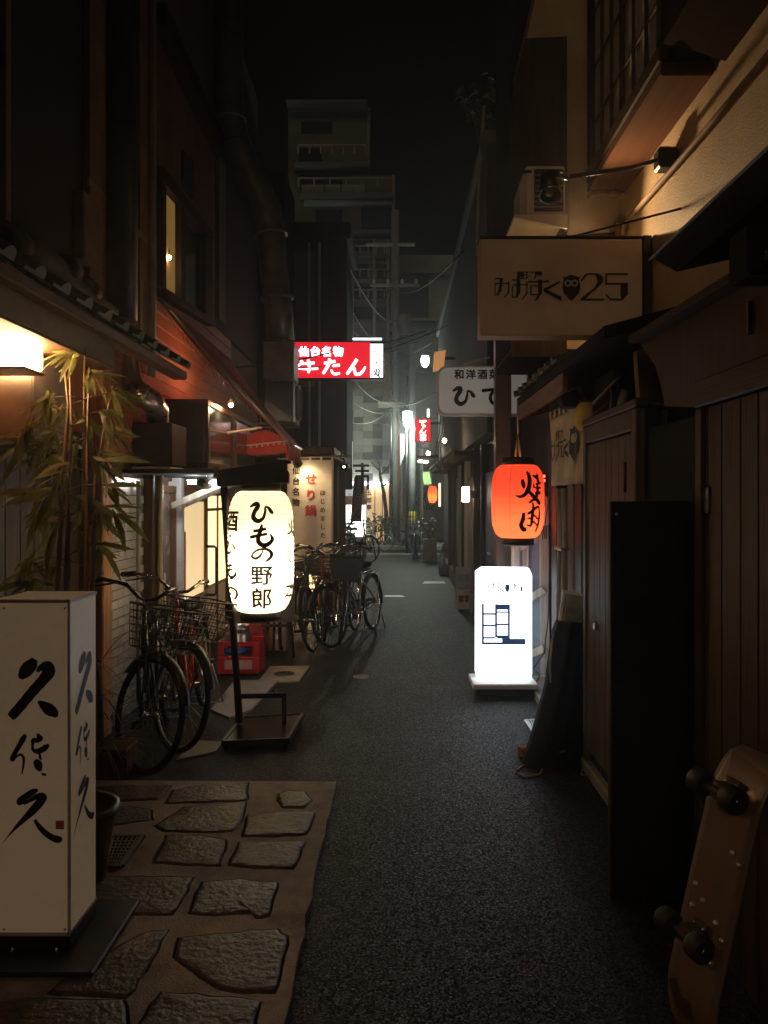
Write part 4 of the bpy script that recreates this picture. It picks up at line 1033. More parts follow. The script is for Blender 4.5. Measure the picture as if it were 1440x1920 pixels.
B().beam(P(648, 922, 18.03), Vector((-1.46, 18.03, P(0, 922, 18).z)), 0.03, 0.03).build('bracket', m_black, sw)
pk = thing('upright_banner', 'pink upright banner with white outlined characters on a pole', 'banner', G(669, 1060))
Yp = 17.0; kp = Yp / F
vs = []; fs = []
for j in range(13):
    v = j / 12
    for i in range(5):
        u = i / 4; px = 664 + 17 * u - 4 * v * (1 - u) * 1.0 - 3 * v; py = 895 + 83 * v
        vs.append((((px - VX) * kp), Yp + 0.03 * math.sin(u * 5 + v * 6), H - (py - VY) * kp))
for j in range(12):
    for i in range(4): q = j * 5 + i; fs.append((q, q + 1, q + 6, q + 5))
o = B().add(vs, fs, True).build('cloth', M('pink_cloth', (0.5, 0.09, 0.1), 0.8, var=0.2), pk); sm = o.modifiers.new('t', 'SOLIDIFY'); sm.thickness = 0.004
Flat().col('にしん', (671 - VX) * kp, H - (925 - VY) * kp, 15 * kp, 1.3, 0.09).lay('outline', M('pale_outline', (0.7, 0.6, 0.6), 0.8), pk, lambda u, v: (u, Yp - 0.045, v))
Flat().col('にしん', (671 - VX) * kp, H - (925 - VY) * kp, 15 * kp, 1.3, 0.03).lay('lettering', m_ink, pk, lambda u, v: (u, Yp - 0.049, v))
B().tube([((682 - VX) * kp, Yp + 0.02, 0.05), ((682 - VX) * kp, Yp + 0.02, H + 60 * kp)], 0.013, 6).build('pole', m_white, pk)
B().tube([((682 - VX) * kp, Yp + 0.02, H + 42 * kp), ((664 - VX) * kp, Yp + 0.02, H + 42 * kp)], 0.008, 6).build('cross_arm', m_white, pk)
B().lathe([(0.001, 0), (0.16, 0), (0.15, 0.09), (0.001, 0.09)], ((682 - VX) * kp, Yp + 0.02, 0), 12).build('weight', m_black, pk)

# second far building, right of the poles
fr2 = thing('grey_building', 'grey-green building beyond the poles with a dim tiled front', 'building', (1.5, 32, 0))
kx2 = lambda px: (px - VX) * 30 / F
kz2 = lambda py: H - (py - VY) * 30 / F
m_gg = M('grey_green_render', (0.32, 0.36, 0.31), 0.8, var=0.25, scale=0.8, dirt=(0.14, 0.16, 0.14))
B().box((kx2(738), 30, 0), (8, 38, kz2(478))).build('wall', m_gg, fr2)
B().box((kx2(745), 29.9, kz2(600)), (kx2(803), 29.99, kz2(520))).build('window', m_dkglass, fr2)
for py in (516, 604, 700, 790): B().cbox((kx2(739), 29.7, kz2(py)), (8, 29.99, kz2(py - 5)), 0.02).build('floor_slab', m_gg, fr2)
B().box((kx2(760), 29.9, kz2(690)), (kx2(812), 29.99, kz2(618))).build('blank_panel', M('panel_a', (0.3, 0.36, 0.33), 0.7), fr2)
B().box((kx2(762), 29.9, kz2(785)), (kx2(776), 29.99, kz2(705))).build('window', m_dkglass, fr2)
B().box((kx2(785), 29.9, kz2(785)), (kx2(818), 29.99, kz2(705))).build('window', m_frost, fr2)
B().box((kx2(742), 29.88, 0.14), (kx2(760), 29.99, kz2(915))).build('orange_panel', M('orange_panel', (0.4, 0.12, 0.05), 0.6), fr2)
B().box((kx2(781), 29.9, 0.14), (kx2(820), 29.99, kz2(912))).build('shutter', M('pale_shutter', (0.36, 0.36, 0.36), 0.5), fr2)
gf = Flat()
rg = random.Random(5)
for i in range(12):
    u, v = rg.uniform(783, 812), rg.uniform(918, 950)
    gf.stroke([(u, v, 1.6), (u + rg.uniform(-6, 6), v + rg.uniform(2, 8), 2.2), (u + rg.uniform(-3, 8), v + rg.uniform(6, 14), 1.2)])
gf.lay('graffiti', m_ink, fr2, facing_px(29.86))
gl = thing('green_tube_light', 'greenish tube lights in a barred upper opening far down the alley', 'tube light', P(800, 890, 28))
for i in range(3):
    q0 = P(793 + i * 5, 885, 28); q1 = P(797 + i * 5, 908, 28); B().tube([q0, q1], 0.035, 8).build('tube', E('green_tube', (0.6, 1.0, 0.35), 1.2), gl)
B().cbox(P(789, 912, 28.05), P(812, 882, 28.05) + Vector((0, 1.84, 0)), 0.01).build('housing', m_gg, gl)
gj = thing('dark_box', 'dark plum sign box behind the small red lit sign', 'sign', P(785, 840, 24.6))
B().cbox(P(765, 840, 24.6), P(806, 810, 24.6) + Vector((0, 0.3, 0)), 0.02).build('casing', M('plum', (0.07, 0.02, 0.035), 0.6), gj)
B().beam(P(790, 842, 24.8), Vector((P(790, 0, 24.8).x, 24.8, 0.13)), 0.1, 0.1).build('post', m_pipe, gj)
bs = thing('lit_poster', 'tall pale lit poster panel on the far pole', 'poster', P(750, 880, 25.2))
q = [P(747, 812, 25.2), P(759, 815, 25.2), P(759, 850, 25.2), P(747, 882, 25.2)]
B().prism(q, (0, 0.08, 0)).build('panel', E('lit_poster_face', (0.9, 0.97, 1.0), 0.9), bs)
B().beam(P(753, 870, 25.26), Vector((P(753, 0, 25.26).x, 25.26, 0.13)), 0.05, 0.05).build('post', m_pipe, bs)

# ------------------------------------------------------------------ utility poles, lamps, cabinet, street tree
def pole(label, px, Y, r, ztop, mat, name='utility_pole', base=0.13):
    x = (px - VX) * Y / F
    t = thing(name, label, 'utility pole', (x, Y, base))
    B().tube([(x, Y, base), (x, Y, ztop * 0.5), (x, Y, ztop)], [r, r * 0.93, r * 0.85], 14).build('shaft', mat, t)
    return t, x
m_pole = M('concrete_pole', (0.3, 0.3, 0.29), 0.8, var=0.15, dirt=(0.15, 0.15, 0.14))
t, x = pole('tall concrete utility pole with transformer gear before the chequered facade', 741, 24.6, 0.14, 10.4, m_pole)
B().cbox((x - 0.75, 24.5, 8.05), (x + 0.75, 24.6, 8.14), 0.01).build('crossarm', m_pole, t)
B().cbox((x - 0.9, 24.5, 9.3), (x + 0.6, 24.6, 9.39), 0.01).build('crossarm', m_pole, t)
for i in range(4):
    B().lathe([(0.03, 0), (0.06, 0.03), (0.04, 0.07), (0.06, 0.1), (0.02, 0.15)], (x - 0.65 + 0.43 * i, 24.55, 8.14), 10).build('insulator', m_white, t)
B().lathe([(0.001, 0), (0.2, 0), (0.2, 0.55), (0.001, 0.55)], (x + 0.3, 24.45, 6.6), 16).build('transformer', m_pole, t)
B().tube([(x - 0.12, 24.45, 0.13), (x - 0.12, 24.45, 7.0)], 0.05, 8).build('conduit', m_steel, t)
B().tube([(x + 0.05, 24.42, 4.2), (x + 0.12, 24.4, 3.6), (x + 0.12, 24.4, 0.13)], 0.035, 8).build('conduit', M('rust_pipe', (0.22, 0.09, 0.06), 0.6), t)
B().cbox((x - 0.55, 24.3, 4.32), (x + 0.28, 24.45, 4.5), 0.02).build('junction_box', M('pale_junction', (0.42, 0.42, 0.34), 0.6), t)
t, x = pole('round lit utility pole with yellow and black guard at its foot', 773, 23.6, 0.115, 6.2, M('lit_pole', (0.4, 0.42, 0.42), 0.6), base=0.0)
B().lathe([(0.12, 0.62), (0.122, 0.62), (0.122, 1.18), (0.12, 1.18)], (x, 23.6, 0), 18).build('guard', M('guard_yellow', (0.6, 0.45, 0.02), 0.6), t)
for i in range(9):
    a_ = 2 * math.pi * i / 9
    B().beam((x + 0.123 * math.cos(a_), 23.6 + 0.123 * math.sin(a_), 0.62), (x + 0.123 * math.cos(a_), 23.6 + 0.123 * math.sin(a_), 1.18), 0.04, 0.003, (math.cos(a_), math.sin(a_), 0)).build('guard_stripe', m_matte, t)
t = thing('street_lamp', 'slim street lamp with greenish white lantern head', 'street lamp', (P(764, 0, 22.6).x, 22.6, 0))
xh = P(764, 0, 22.6).x; zh0, zh1 = P(0, 800, 22.6).z, P(0, 772, 22.6).z
B().tube([(xh - 0.02, 22.6, 0), (xh - 0.02, 22.6, zh0)], 0.04, 10).build('post', m_black, t)
B().lathe([(0.06, zh0), (0.115, zh0 + 0.06), (0.12, zh0 + 0.15)], (xh, 22.6, 0), 12).build('collar', E('lamp_collar', (0.7, 1.0, 0.8), 1.8), t)
B().lathe([(0.12, zh0 + 0.152), (0.13, zh0 + 0.17), (0.13, zh1), (0.001, zh1 + 0.03)], (xh, 22.6, 0), 12).build('lantern', E('lamp_lantern', (0.75, 1.0, 0.85), 9.0), t)
lamp('lamp_light', t, (xh, 22.3, zh0 - 0.08), 330, (0.88, 1.0, 0.84), 0.1)
# big bright lamp on the right fronts
t = thing('alley_lamp', 'very bright greenish white lamp on a bracket high over the alley', 'street lamp', P(797, 676, 19))
q = P(797, 676, 19)
B().ball(q, 0.13, 12, 10, (0.75, 0.75, 1.25)).build('globe', E('bright_globe', (0.85, 1.0, 0.88), 14), t)
B().tube([q + Vector((-0.05, 0, 0.15)), q + Vector((-0.06, 0, 0.24)), Vector((1.0, 19, q.z + 0.24))], 0.014, 6).build('bracket', m_steel, t)
B().lathe([(0.12, 0.1), (0.05, 0.17), (0.001, 0.18)], q, 12).build('cap', m_steel, t)
lamp('lamp_light', t, q + Vector((-0.05, -0.3, -0.15)), 10, (0.85, 1.0, 0.86), 0.12)
cb_ = thing('control_cabinet', 'grey street cabinet behind the small folding bicycle', 'street cabinet', (P(735, 0, 25).x, 25, 0.13))
B().cbox((P(725, 0, 24.9).x, 24.9, 0.13), (P(748, 0, 24.9).x, 25.2, P(0, 972, 24.9).z), 0.02).build('case', M('grey_cabinet', (0.34, 0.35, 0.34), 0.5), cb_)
B().cbox((P(724, 0, 24.9).x, 24.86, P(0, 972, 24.9).z), (P(749, 0, 24.9).x, 25.24, P(0, 969, 24.9).z), 0.01).build('lid', M('grey_cabinet', (.34, .35, .34), .5), cb_)
def leaf_mesh(name, L_, W, mat, curl=0.15, folds=4):
    vs = []; fs = []
    for i in range(folds + 1):
        t_ = i / folds; w = W * math.sin(math.pi * min(1, 0.08 + t_ * 0.92)) ** 0.8 if i < folds else 0.0006
        x = L_ * t_; zc_ = -curl * L_ * t_ * t_
        vs += [(x, -w / 2, zc_ + 0.12 * w), (x, 0, zc_), (x, w / 2, zc_ + 0.12 * w)]
    for i in range(folds):
        a_ = 3 * i; fs += [(a_, a_ + 1, a_ + 4, a_ + 3), (a_ + 1, a_ + 2, a_ + 5, a_ + 4)]
    me = B().add(vs, fs, True).mesh(name); me.materials.append(mat); return me
lm_shrub = [leaf_mesh('leaf', 0.09, 0.04, m_leaf2), leaf_mesh('leaf', 0.07, 0.035, m_leaf2, 0.3)]
lm_dry = [leaf_mesh('leaf', 0.13, 0.035, m_dryleaf, 0.5), leaf_mesh('leaf', 0.1, 0.03, m_dryleaf, 0.2)]
def plant(name, label, cat, base, h, spread, nst, nlf, meshes, seed, stem_mat=None, up=0.5, scale=1.0, group=None, parent=None, r=0.006):
    rs_ = random.Random(seed)
    t = parent or thing(name, label, cat, base, 0, group)
    base = Vector(base); tips = []
    for i in range(nst):
        a_ = rs_.uniform(0, 6.28); d = Vector((math.cos(a_), math.sin(a_), 0)) * rs_.uniform(0.3, 1) * spread
        p1 = base + d * 0.35 + Vector((0, 0, h * rs_.uniform(0.35, 0.5))); p2 = base + d + Vector((0, 0, h * rs_.uniform(0.65, 1)))
        B().tube([base + d * 0.1, p1, p2], [r, r * 0.7, r * 0.3], 5).build('stem', stem_mat or m_culm, t)
        tips.append((p1, p2))
    for k_ in range(nlf):
        p1, p2 = rs_.choice(tips); p = p1.lerp(p2, rs_.uniform(0, 1))
        m4 = T(p) @ Matrix.Rotation(rs_.uniform(0, 6.28), 4, 'Z') @ Matrix.Rotation(rs_.uniform(-up, 0.7), 4, 'Y') @ Matrix.Rotation(rs_.uniform(-.8, .8), 4, 'X') @ Matrix.Scale(scale * rs_.uniform(.7, 1.3), 4)
        inst('leaf', rs_.choice(meshes), t, m4)
    return t
# street tree and shrubs across the street
st = thing('street_tree', 'bare thin street tree before the lit eatery', 'tree', (P(722, 0, 25).x, 25.3, 0.13))
tp = [(P(724, 0, 25.3).x, 25.3, 0.13), P(724, 960, 25.3), P(720, 925, 25.3), P(713, 895, 25.3), P(712, 880, 25.3)]
B().tube(tp, [0.07, 0.065, 0.055, 0.045, 0.03], 8).build('trunk', M('bark', (0.05, 0.04, 0.03), 0.9, bump=0.4), st)
tw = B()
for (p, q, s) in (((712, 882), (700, 872), (694, 862)), ((713, 890), (725, 880), (731, 868)), ((712, 880), (711, 868), (705, 858)), ((717, 912), (728, 905), (733, 890))):
    tw.tube([P(*p, 25.3), P(*q, 25.3), P(*s, 25.2)], [0.03, 0.018, 0.006], 6)
tw.build('branch', M('bark', (.05, .04, .03), .9), st)
for i, (px, Yq) in enumerate(((700, 24.6), (712, 24.7), (722, 24.5))):
    b_ = Vector((P(px, 0, Yq).x, Yq, 0.13))
    tt = plant('shrub', ('low leafy shrub at the foot of the bare street tree', 'leafy shrub between the street tree and the eatery', 'leafy shrub beside the grey street cabinet')[i], 'shrub', b_, 1.0, 0.4, 7, 70, lm_shrub, 30 + i, scale=1.5, r=0.012)

# ================================================================== RIGHT: near house (beige upper wall, timber front)
RW = 1.07
rb = thing('stucco_house', 'beige stucco house with dark timber front and latticed bay window', 'building', (2.2, 3.5, 0))
B().box((XR, 0.3, 2.0), (XR + 3, 5.72, 8.5)).build('stucco_wall', m_stucco, rb)
B().box((XR - 0.1, 0.3, 0), (XR + 3, 5.72, 1.998)).build('lower_wall', m_matte, rb)
# pent roof near the camera
ge = [(1.02, 3.19, 2.505), (1.115, 3.19, 2.455), (1.36, 3.19, 2.51), (XR - 0.003, 3.19, 2.6), (XR - 0.003, 3.19, 2.93)]
B().prism(ge, (0, -2.6, 0)).build('pent_roof', m_matte, rb)
B().prism([(1.008, 3.22, 2.512), (1.016, 3.22, 2.506), (XR - 0.004, 3.22, 2.94), (XR - 0.004, 3.22, 2.952)], (0, -2.64, 0)).build('roof_flashing', M('zinc_flashing', (0.1, 0.115, 0.12), 0.55, metal=0.2), rb)
# timber signboard / hood above the door
hood = [(1198, 641), (1290, 588), (1385, 532), (1560, 430), (1560, 700), (1440, 729), (1318, 764), (1246, 762), (1240, 722), (1228, 684), (1210, 657)]
B().prism([PX(a_, b2, 1.11) for a_, b2 in hood], (0.04, 0, 0)).build('timber_hood', m_dkwood, rb)
B().beam(PX(1198, 638, 1.09), PX(1560, 424, 1.09), 0.1, 0.03).build('hood_cap', m_dkwood_y, rb)
B().beam(PX(1404, 566, 1.1), PX(1404, 627, 1.1), 0.012, 0.02).build('hood_batten', m_grey_wood, rb)
B().cbox((1.0, 2.28, 2.19), (1.5, 2.42, 2.34), 0.01).build('beam_end', m_matte, rb)
q = [P(1194, 657, 3.75), P(1216, 650, 3.75), P(1230, 690, 3.75), (P(1246, 757, 3.75)), P(1200, 752, 3.75)]
B().prism(q, (0, 0.06, 0)).build('cut_plank', m_midwood, rb)
# door of vertical planks
zd_t = H + 0.302 * RW
y = 1.25
dd = thing('plank_door', 'near door of vertical brown planks with iron hinges', 'door', (RW, 2.1, 0))
while y < 2.78:
    w = random.uniform(0.12, 0.15)
    B().cbox((RW + 0.004, y + 0.002, 0.03), (RW + 0.03, min(y + w, 2.79) - 0.002, zd_t - 0.005), 0.004).build('plank', m_dkwood, dd); y += w
B().cbox((RW - 0.01, 1.25, zd_t), (RW + 0.05, 2.86, zd_t + 0.095), 0.006).build('head_rail', m_dkwood_y, dd)
B().cbox((RW - 0.008, 2.795, 0.0), (RW + 0.045, 2.86, zd_t - 0.003), 0.006).build('jamb', m_dkwood, dd)
B().box((RW + 0.032, 1.25, 0.0), (RW + 0.05, 2.79, zd_t - 0.002)).build('backing', m_matte, dd)
for z in (1.5, 0.4):
    B().cbox((RW - 0.004, 2.74, z), (RW + 0.003, 2.79, z + 0.09), 0.003).build('hinge', M('iron', (0.06, 0.05, 0.045), 0.4, metal=0.8), dd)
    B().tube([(RW - 0.006, 2.79, z - 0.005), (RW - 0.006, 2.79, z + 0.1)], 0.008, 8).build('hinge_pin', M('iron', (.06, .05, .045), .4), dd)
# recess with two grey boards
B().box((XR - 0.14, 2.87, 0.0), (XR - 0.102, 3.6, 2.24)).build('recess_wall', m_matte, rb)
for (pa, pb, py0) in ((1240, 1250, 770), (1253, 1263, 792)):
    xk = 1.2; b = B().cbox((xk, Yx(pb, xk), 0.02), (xk + 0.03, Yx(pa, xk), PX(pa, py0, xk).z), 0.004)
    tag(b.build('leaning_plank', m_grey_wood), ('taller' if pa == 1240 else 'shorter') + ' narrow grey plank standing in the dark recess', 'plank', None)
tag(B().beam((1.18, 2.9, 0.02), (1.22, 2.93, 1.9), 0.012, 0.012).build('thin_rod', m_pipe), 'thin metal rod standing by the near plank door', 'rod')
# black panel standing across the recess
bp_ = thing('black_panel', 'tall matte black panel standing edge-on beside the skateboard', 'panel', (0.98, 3.1, 0))
B().cbox((0.825, 3.085, 0.0), (1.14, 3.11, 1.54), 0.003).build('board', m_matte, bp_)
B().beam((0.84, 3.125, 0.02), (0.84, 3.125, 1.5), 0.028, 0.028).beam((1.12, 3.125, 0.02), (1.12, 3.125, 1.5), 0.028, 0.028).build('frame', m_dkwood, bp_)
B().ball((0.845, 3.083, 1.49), 0.007, 8, 6).build('screw', m_steel, bp_)
# gate of the next bar, vertical planks
gt = thing('timber_gate', 'weathered plank gate with padlock beneath the noren curtain', 'gate', (RW, 4.1, 0))
g0, g1 = 3.6, 4.62
zg = H + 0.386 * RW
y = g0 + 0.075
while y < g1 - 0.075:
    w = min(random.uniform(0.1, 0.13), g1 - 0.07 - y)
    B().cbox((RW + 0.01, y + 0.0015, 0.13), (RW + 0.028, y + w - 0.0015, zg - 0.11), 0.003).build('plank', m_grey_wood, gt); y += w
B().cbox((RW, g0, 0.05), (RW + 0.05, g0 + 0.07, zg), 0.006).build('stile', m_grey_wood, gt)
B().cbox((RW, g1 - 0.07, 0.05), (RW + 0.05, g1, zg), 0.006).build('stile', m_grey_wood, gt)
B().cbox((RW - 0.004, g0 - 0.02, zg + 0.001), (RW + 0.06, g1 + 0.01, zg + 0.04), 0.006).build('head_rail', m_dkwood_y, gt)
B().cbox((RW + 0.002, g0 + 0.072, zg - 0.1), (RW + 0.045, g1 - 0.072, zg - 0.001), 0.006).build('rail', m_grey_wood, gt)
B().box((RW + 0.03, g0 + 0.07, 0.05), (RW + 0.045, g1 - 0.07, zg - 0.11)).build('backing', m_matte, gt)
for (py0, py1) in ((870, 915), (890, 915)):
    pass
zz = P(0, 890, 3.75).z
B().tube([(RW - 0.012, 3.72, 1.58), (RW - 0.012, 3.72, 1.72)], 0.008, 8).build('pull_bar', M('iron', (.06, .05, .045), .4), gt)
B().tube([(RW - 0.012, 4.58, 1.52), (RW - 0.012, 4.58, 1.62)], 0.008, 8).build('hinge', M('iron', (.06, .05, .045), .4), gt)
pl = PX(1124, 1163, RW)
B().cbox((RW - 0.03, pl.y - 0.02, pl.z - 0.05), (RW - 0.008, pl.y + 0.02, pl.z - 0.015), 0.004).build('padlock', m_steel, gt)
B().tube([(RW - 0.019, pl.y - 0.012, pl.z - 0.015), (RW - 0.019, pl.y - 0.012, pl.z + 0.005), (RW - 0.019, pl.y, pl.z + 0.014), (RW - 0.019, pl.y + 0.012, pl.z + 0.005), (RW - 0.019, pl.y + 0.012, pl.z - 0.015)], 0.004, 6).build('shackle', m_steel, gt)
B().box((RW + 0.051, 2.87, 0.0), (RW + 0.08, 3.59, 1.86)).build('recess_board', m_matte, rb)
# bay window with lattice, upper floor
bw = thing('lattice_bay_window', 'projecting upper bay window with dark lattice and pale panes', 'bay window', (1.35, 4.8, 3.69))
bx0, bz0, bz1 = 1.35, 3.69, 6.2
by0, by1 = Yx(1243, bx0), Yx(1108, bx0)
B().cbox((bx0 - 0.02, by0 - 0.03, bz0), (XR - 0.002, by1 + 0.03, bz0 + 0.07), 0.01).build('floor_board', M('reddish_underside', (0.1, 0.045, 0.028), 0.9, stretch=(14, 0.6, 14), scale=2, spec=0.08), bw)
B().cbox((bx0 - 0.03, by0 - 0.03, bz0 + 0.071), (bx0 + 0.03, by1 + 0.03, bz0 + 0.16), 0.008).build('sill', m_dkwood_y, bw)
B().cbox((bx0 - 0.02, by1 - 0.04, bz0 + 0.161), (bx0 + 0.05, by1 + 0.03, bz1), 0.008).build('post', m_matte, bw)
B().cbox((bx0 - 0.02, by0 - 0.03, bz0 + 0.161), (bx0 + 0.06, by0 + 0.05, bz1), 0.008).build('post', m_matte, bw)
B().box((bx0 + 0.061, by0 + 0.02, bz0 + 0.1), (XR - 0.001, by0 + 0.03, bz1)).build('side_panel', m_dkwood, bw)
B().box((bx0 + 0.061, by1, bz0 + 0.1), (XR - 0.001, by1 + 0.01, bz1)).build('side_panel', m_dkwood, bw)
B().box((bx0 + 0.018, by0 + 0.051, bz0 + 0.161), (bx0 + 0.022, by1 - 0.041, bz1)).build('paper', M('shoji_paper', (0.6, 0.56, 0.52), 0.8, var=0.05), bw)
nb = 6
for i in range(1, nb):
    yk = by0 + 0.05 + (by1 - by0 - 0.09) * i / nb
    B().cbox((bx0 - 0.005, yk - (0.03 if i == 3 else 0.009), bz0 + 0.161), (bx0 + 0.015, yk + (0.03 if i == 3 else 0.009), bz1), 0.002).build('lattice_bar', m_dkwood, bw)
for zk in (4.12, 4.5, 4.88, 5.26, 5.64):
    B().cbox((bx0 - 0.001, by0 + 0.051, zk), (bx0 + 0.012, by1 - 0.041, zk + 0.016), 0.002).build('lattice_bar', m_dkwood_y, bw)
B().cbox((bx0 - 0.02, by1 - 0.05, bz0 - 0.04), (bx0 + 0.2, by1 + 0.03, bz0 - 0.002), 0.01).build('bracket', m_midwood, bw)
q = [P(1243, 82, 3.9), P(1300, 95, 3.9), P(1445, 142, 3.9), P(1600, 190, 3.9), P(1600, -160, 3.9), P(1262, -160, 3.9)]
B().prism(q, (0, -0.5, 0)).build('upper_eave', M('dark_eave', (0.02, 0.014, 0.01), 0.95, spec=0.04), rb)
# conduit and lamp with long arm
cd = thing('conduit_run', 'grey conduit with junction box running along the beige wall', 'conduit', (XR, 4.6, 3.4))
B().tube([PX(1172, 418, XR - 0.03), PX(1262, 316, XR - 0.03), PX(1330, 236, XR - 0.03), PX(1500, 30, XR - 0.03)], 0.016, 8).build('conduit', m_strip, cd)
bq = PX(1266, 300, XR)
B().cbox((XR - 0.11, bq.y - 0.055, bq.z - 0.06), (XR - 0.002, bq.y + 0.055, bq.z + 0.06), 0.012).build('junction_box', m_black, cd)
B().tube([PX(1168, 440, XR - 0.03), PX(1172, 418, XR - 0.03)], 0.02, 8).build('elbow', m_strip, cd)
B().cbox((XR - 0.08, Yx(1170, XR) - 0.05, PX(1165, 445, XR).z - 0.1), (XR - 0.002, Yx(1165, XR) + 0.05, PX(1165, 425, XR).z), 0.01).build('junction_box', m_midwood, cd)
al = thing('arm_lamp', 'unlit chrome-rimmed spotlight on a long arm from the beige wall', 'spotlight', P(1030, 370, 4.35))
lp = P(1030, 352, 4.35)
B().tube([(XR - 0.1, bq.y, bq.z), P(1180, 315, 4.42), P(1062, 332, 4.36)], 0.012, 8).build('arm', m_black, al)
B().tube([P(1066, 331, 4.36), P(1045, 325, 4.35)], 0.022, 8).build('knuckle', m_steel, al)
sh = B().lathe([(0.02, 0.10), (0.045, 0.085), (0.05, 0.03), (0.058, -0.05), (0.055, -0.05), (0.046, 0.03), (0.02, 0.06)], (0, 0, 0), 20)
tl_ = T(lp) @ Matrix.Rotation(R(-28), 4, 'X')
sh.v = [tuple(tl_ @ Vector(v)) for v in sh.v]; sh.build('shade', m_black, al)
rm = B().lathe([(0.055, -0.045), (0.0605, -0.05), (0.0605, -0.062), (0.055, -0.062)], (0, 0, 0), 20); rm.v = [tuple(tl_ @ Vector(v)) for v in rm.v]; rm.build('rim', m_steel, al)
bb = B().ball((0, 0, -0.02), 0.035, 12, 8); bb.v = [tuple(tl_ @ Vector(v)) for v in bb.v]; bb.build('bulb', M('clear_bulb', (0.5, 0.4, 0.25), 0.1, spec=1.0), al)

# projecting owl sign
Yo = 5.0
os_ = thing('projecting_sign', 'large unlit beige projecting sign with black owl emblem and 25', 'sign', P(1060, 630, Yo))
a, b_ = P(900, 629, Yo), P(1205, 447, Yo)
B().cbox((a.x, Yo, a.z), (b_.x, Yo + 0.16, b_.z), 0.006).build('box', M('sign_acrylic', (0.6, 0.49, 0.36), 0.4, var=0.06, rnd=0, dirt=(0.44, 0.35, 0.24), dirt_amt=0.5), os_)
B().cbox((b_.x + 0.001, Yo - 0.01, a.z - 0.01), (P(1222, 0, Yo).x, Yo + 0.17, b_.z + 0.02), 0.006).build('mount', m_black, os_)
B().cbox((a.x - 0.004, Yo - 0.008, b_.z + 0.001), (b_.x, Yo + 0.168, b_.z + 0.014), 0.003).build('trim', m_black, os_)
B().tube([P(1064, 446, Yo + 0.08) + Vector((0, 0, 0)), PX(1277, 391, XR - 0.004)], 0.007, 6).build('stay_rod', m_black, os_)
B().tube([P(1050, 446, Yo + 0.1), PX(1166, 437, XR - 0.004)], 0.012, 6).build('stay_rod', m_black, os_)
def z1(x, y): return (880 + x / 4, 430 + y / 4)
def owl_logo(fl, tr):
    """the bar's emblem: angular kana, owl, 25 (coordinates traced at 4x)"""
    def S(pts, w): fl.stroke([(*tr(x, y), w) for x, y in pts], 1)
    def Pg(pts): fl.poly([tr(x, y) for x, y in pts])
    # mi
    Pg([(188, 366), (252, 366), (252, 376), (188, 376)]); Pg([(225, 376), (252, 376), (240, 460), (215, 496), (205, 496), (226, 420)])
    Pg([(188, 405), (196, 405), (196, 492), (188, 492)]); Pg([(188, 488), (222, 488), (222, 497), (188, 497)]); Pg([(196, 402), (300, 402), (300, 412), (196, 412)])
    Pg([(290, 388), (300, 388), (300, 470), (270, 512), (260, 512), (290, 466)])
    # mi 2
    Pg([(318, 376), (382, 376), (382, 386), (318, 386)]); Pg([(352, 386), (382, 386), (382, 470), (360, 512), (346, 512), (352, 470)])
    Pg([(318, 420), (326, 420), (326, 510), (318, 510)]); Pg([(318, 504), (354, 504), (354, 514), (318, 514)]); Pg([(326, 412), (440, 412), (440, 422), (326, 422)])
    Pg([(426, 390), (436, 390), (436, 480), (400, 528), (390, 528), (426, 476)])
    # zu
    Pg([(440, 388), (600, 388), (600, 400), (440, 400)]); Pg([(515, 376), (545, 376), (545, 480), (505, 536), (490, 536), (515, 486)])
    Pg([(456, 420), (515, 420), (515, 430), (466, 430), (466, 486), (515, 486), (515, 496), (456, 496)])
    Pg([(572, 380), (582, 380), (582, 390), (572, 390)]); Pg([(588, 380), (598, 380), (598, 390), (588, 390)])
    # ku
    Pg([(676, 388), (682, 400), (588, 455), (690, 505), (690, 540), (556, 468), (556, 446)])
    # 2
    Pg([(830, 388), (872, 334), (900, 330), (905, 340), (882, 346), (842, 392)]); Pg([(898, 330), (962, 330), (1004, 356), (1004, 396), (960, 440), (935, 440), (962, 392), (945, 342), (900, 342)])
    Pg([(935, 440), (962, 440), (870, 520), (1010, 520), (1010, 534), (832, 534), (832, 522)])
    # 5
    Pg([(1018, 330), (1188, 330), (1188, 344), (1032, 344), (1032, 402), (1018, 402)]); Pg([(1018, 402), (1188, 402), (1188, 416), (1018, 416)])
    Pg([(1132, 416), (1188, 416), (1188, 490), (1150, 530), (1132, 500)]); Pg([(1018, 490), (1026, 484), (1062, 520), (1150, 520), (1140, 534), (1056, 534)])
    # izakaya
    for i, c in enumerate('居酒屋'):
        u, v = tr(384 + i * 66, 346); u2, _ = tr(384 + i * 66 + 62, 346); v2 = tr(0, 346 - 62)[1]
        fl.put([(u + x * (u2 - u), v + y_ * (v2 - v)) for x, y_ in glyph(c, 0.05)[0]], glyph(c, 0.05)[1])
def owl_shape(fl, fl_eye, fl_pupil, tr):
    body = [(696, 355), (720, 358), (735, 350), (765, 343), (795, 350), (812, 358), (834, 355), (822, 372), (828, 410), (832, 440), (822, 475), (795, 510), (765, 538), (735, 510), (706, 475), (697, 440), (702, 405), (708, 372)]
    fl.poly([tr(*p) for p in body])
    for cx in (738, 788):
        for f_, r_ in ((fl_eye, 25), (fl_pupil, 14), (fl_eye, 6)):
            pts = [tr(cx + r_ * math.cos(i * math.pi / 8), 405 + r_ * math.sin(i * math.pi / 8)) for i in range(16)]; f_.poly(pts)
fl, fe, fp_ = Flat(), Flat(), Flat()
owl_logo(fl, z1); owl_shape(fl, fe, fp_, z1)
fl.lay('emblem', m_ink, os_, facing_px(Yo, 0.003))
fe2 = Flat()
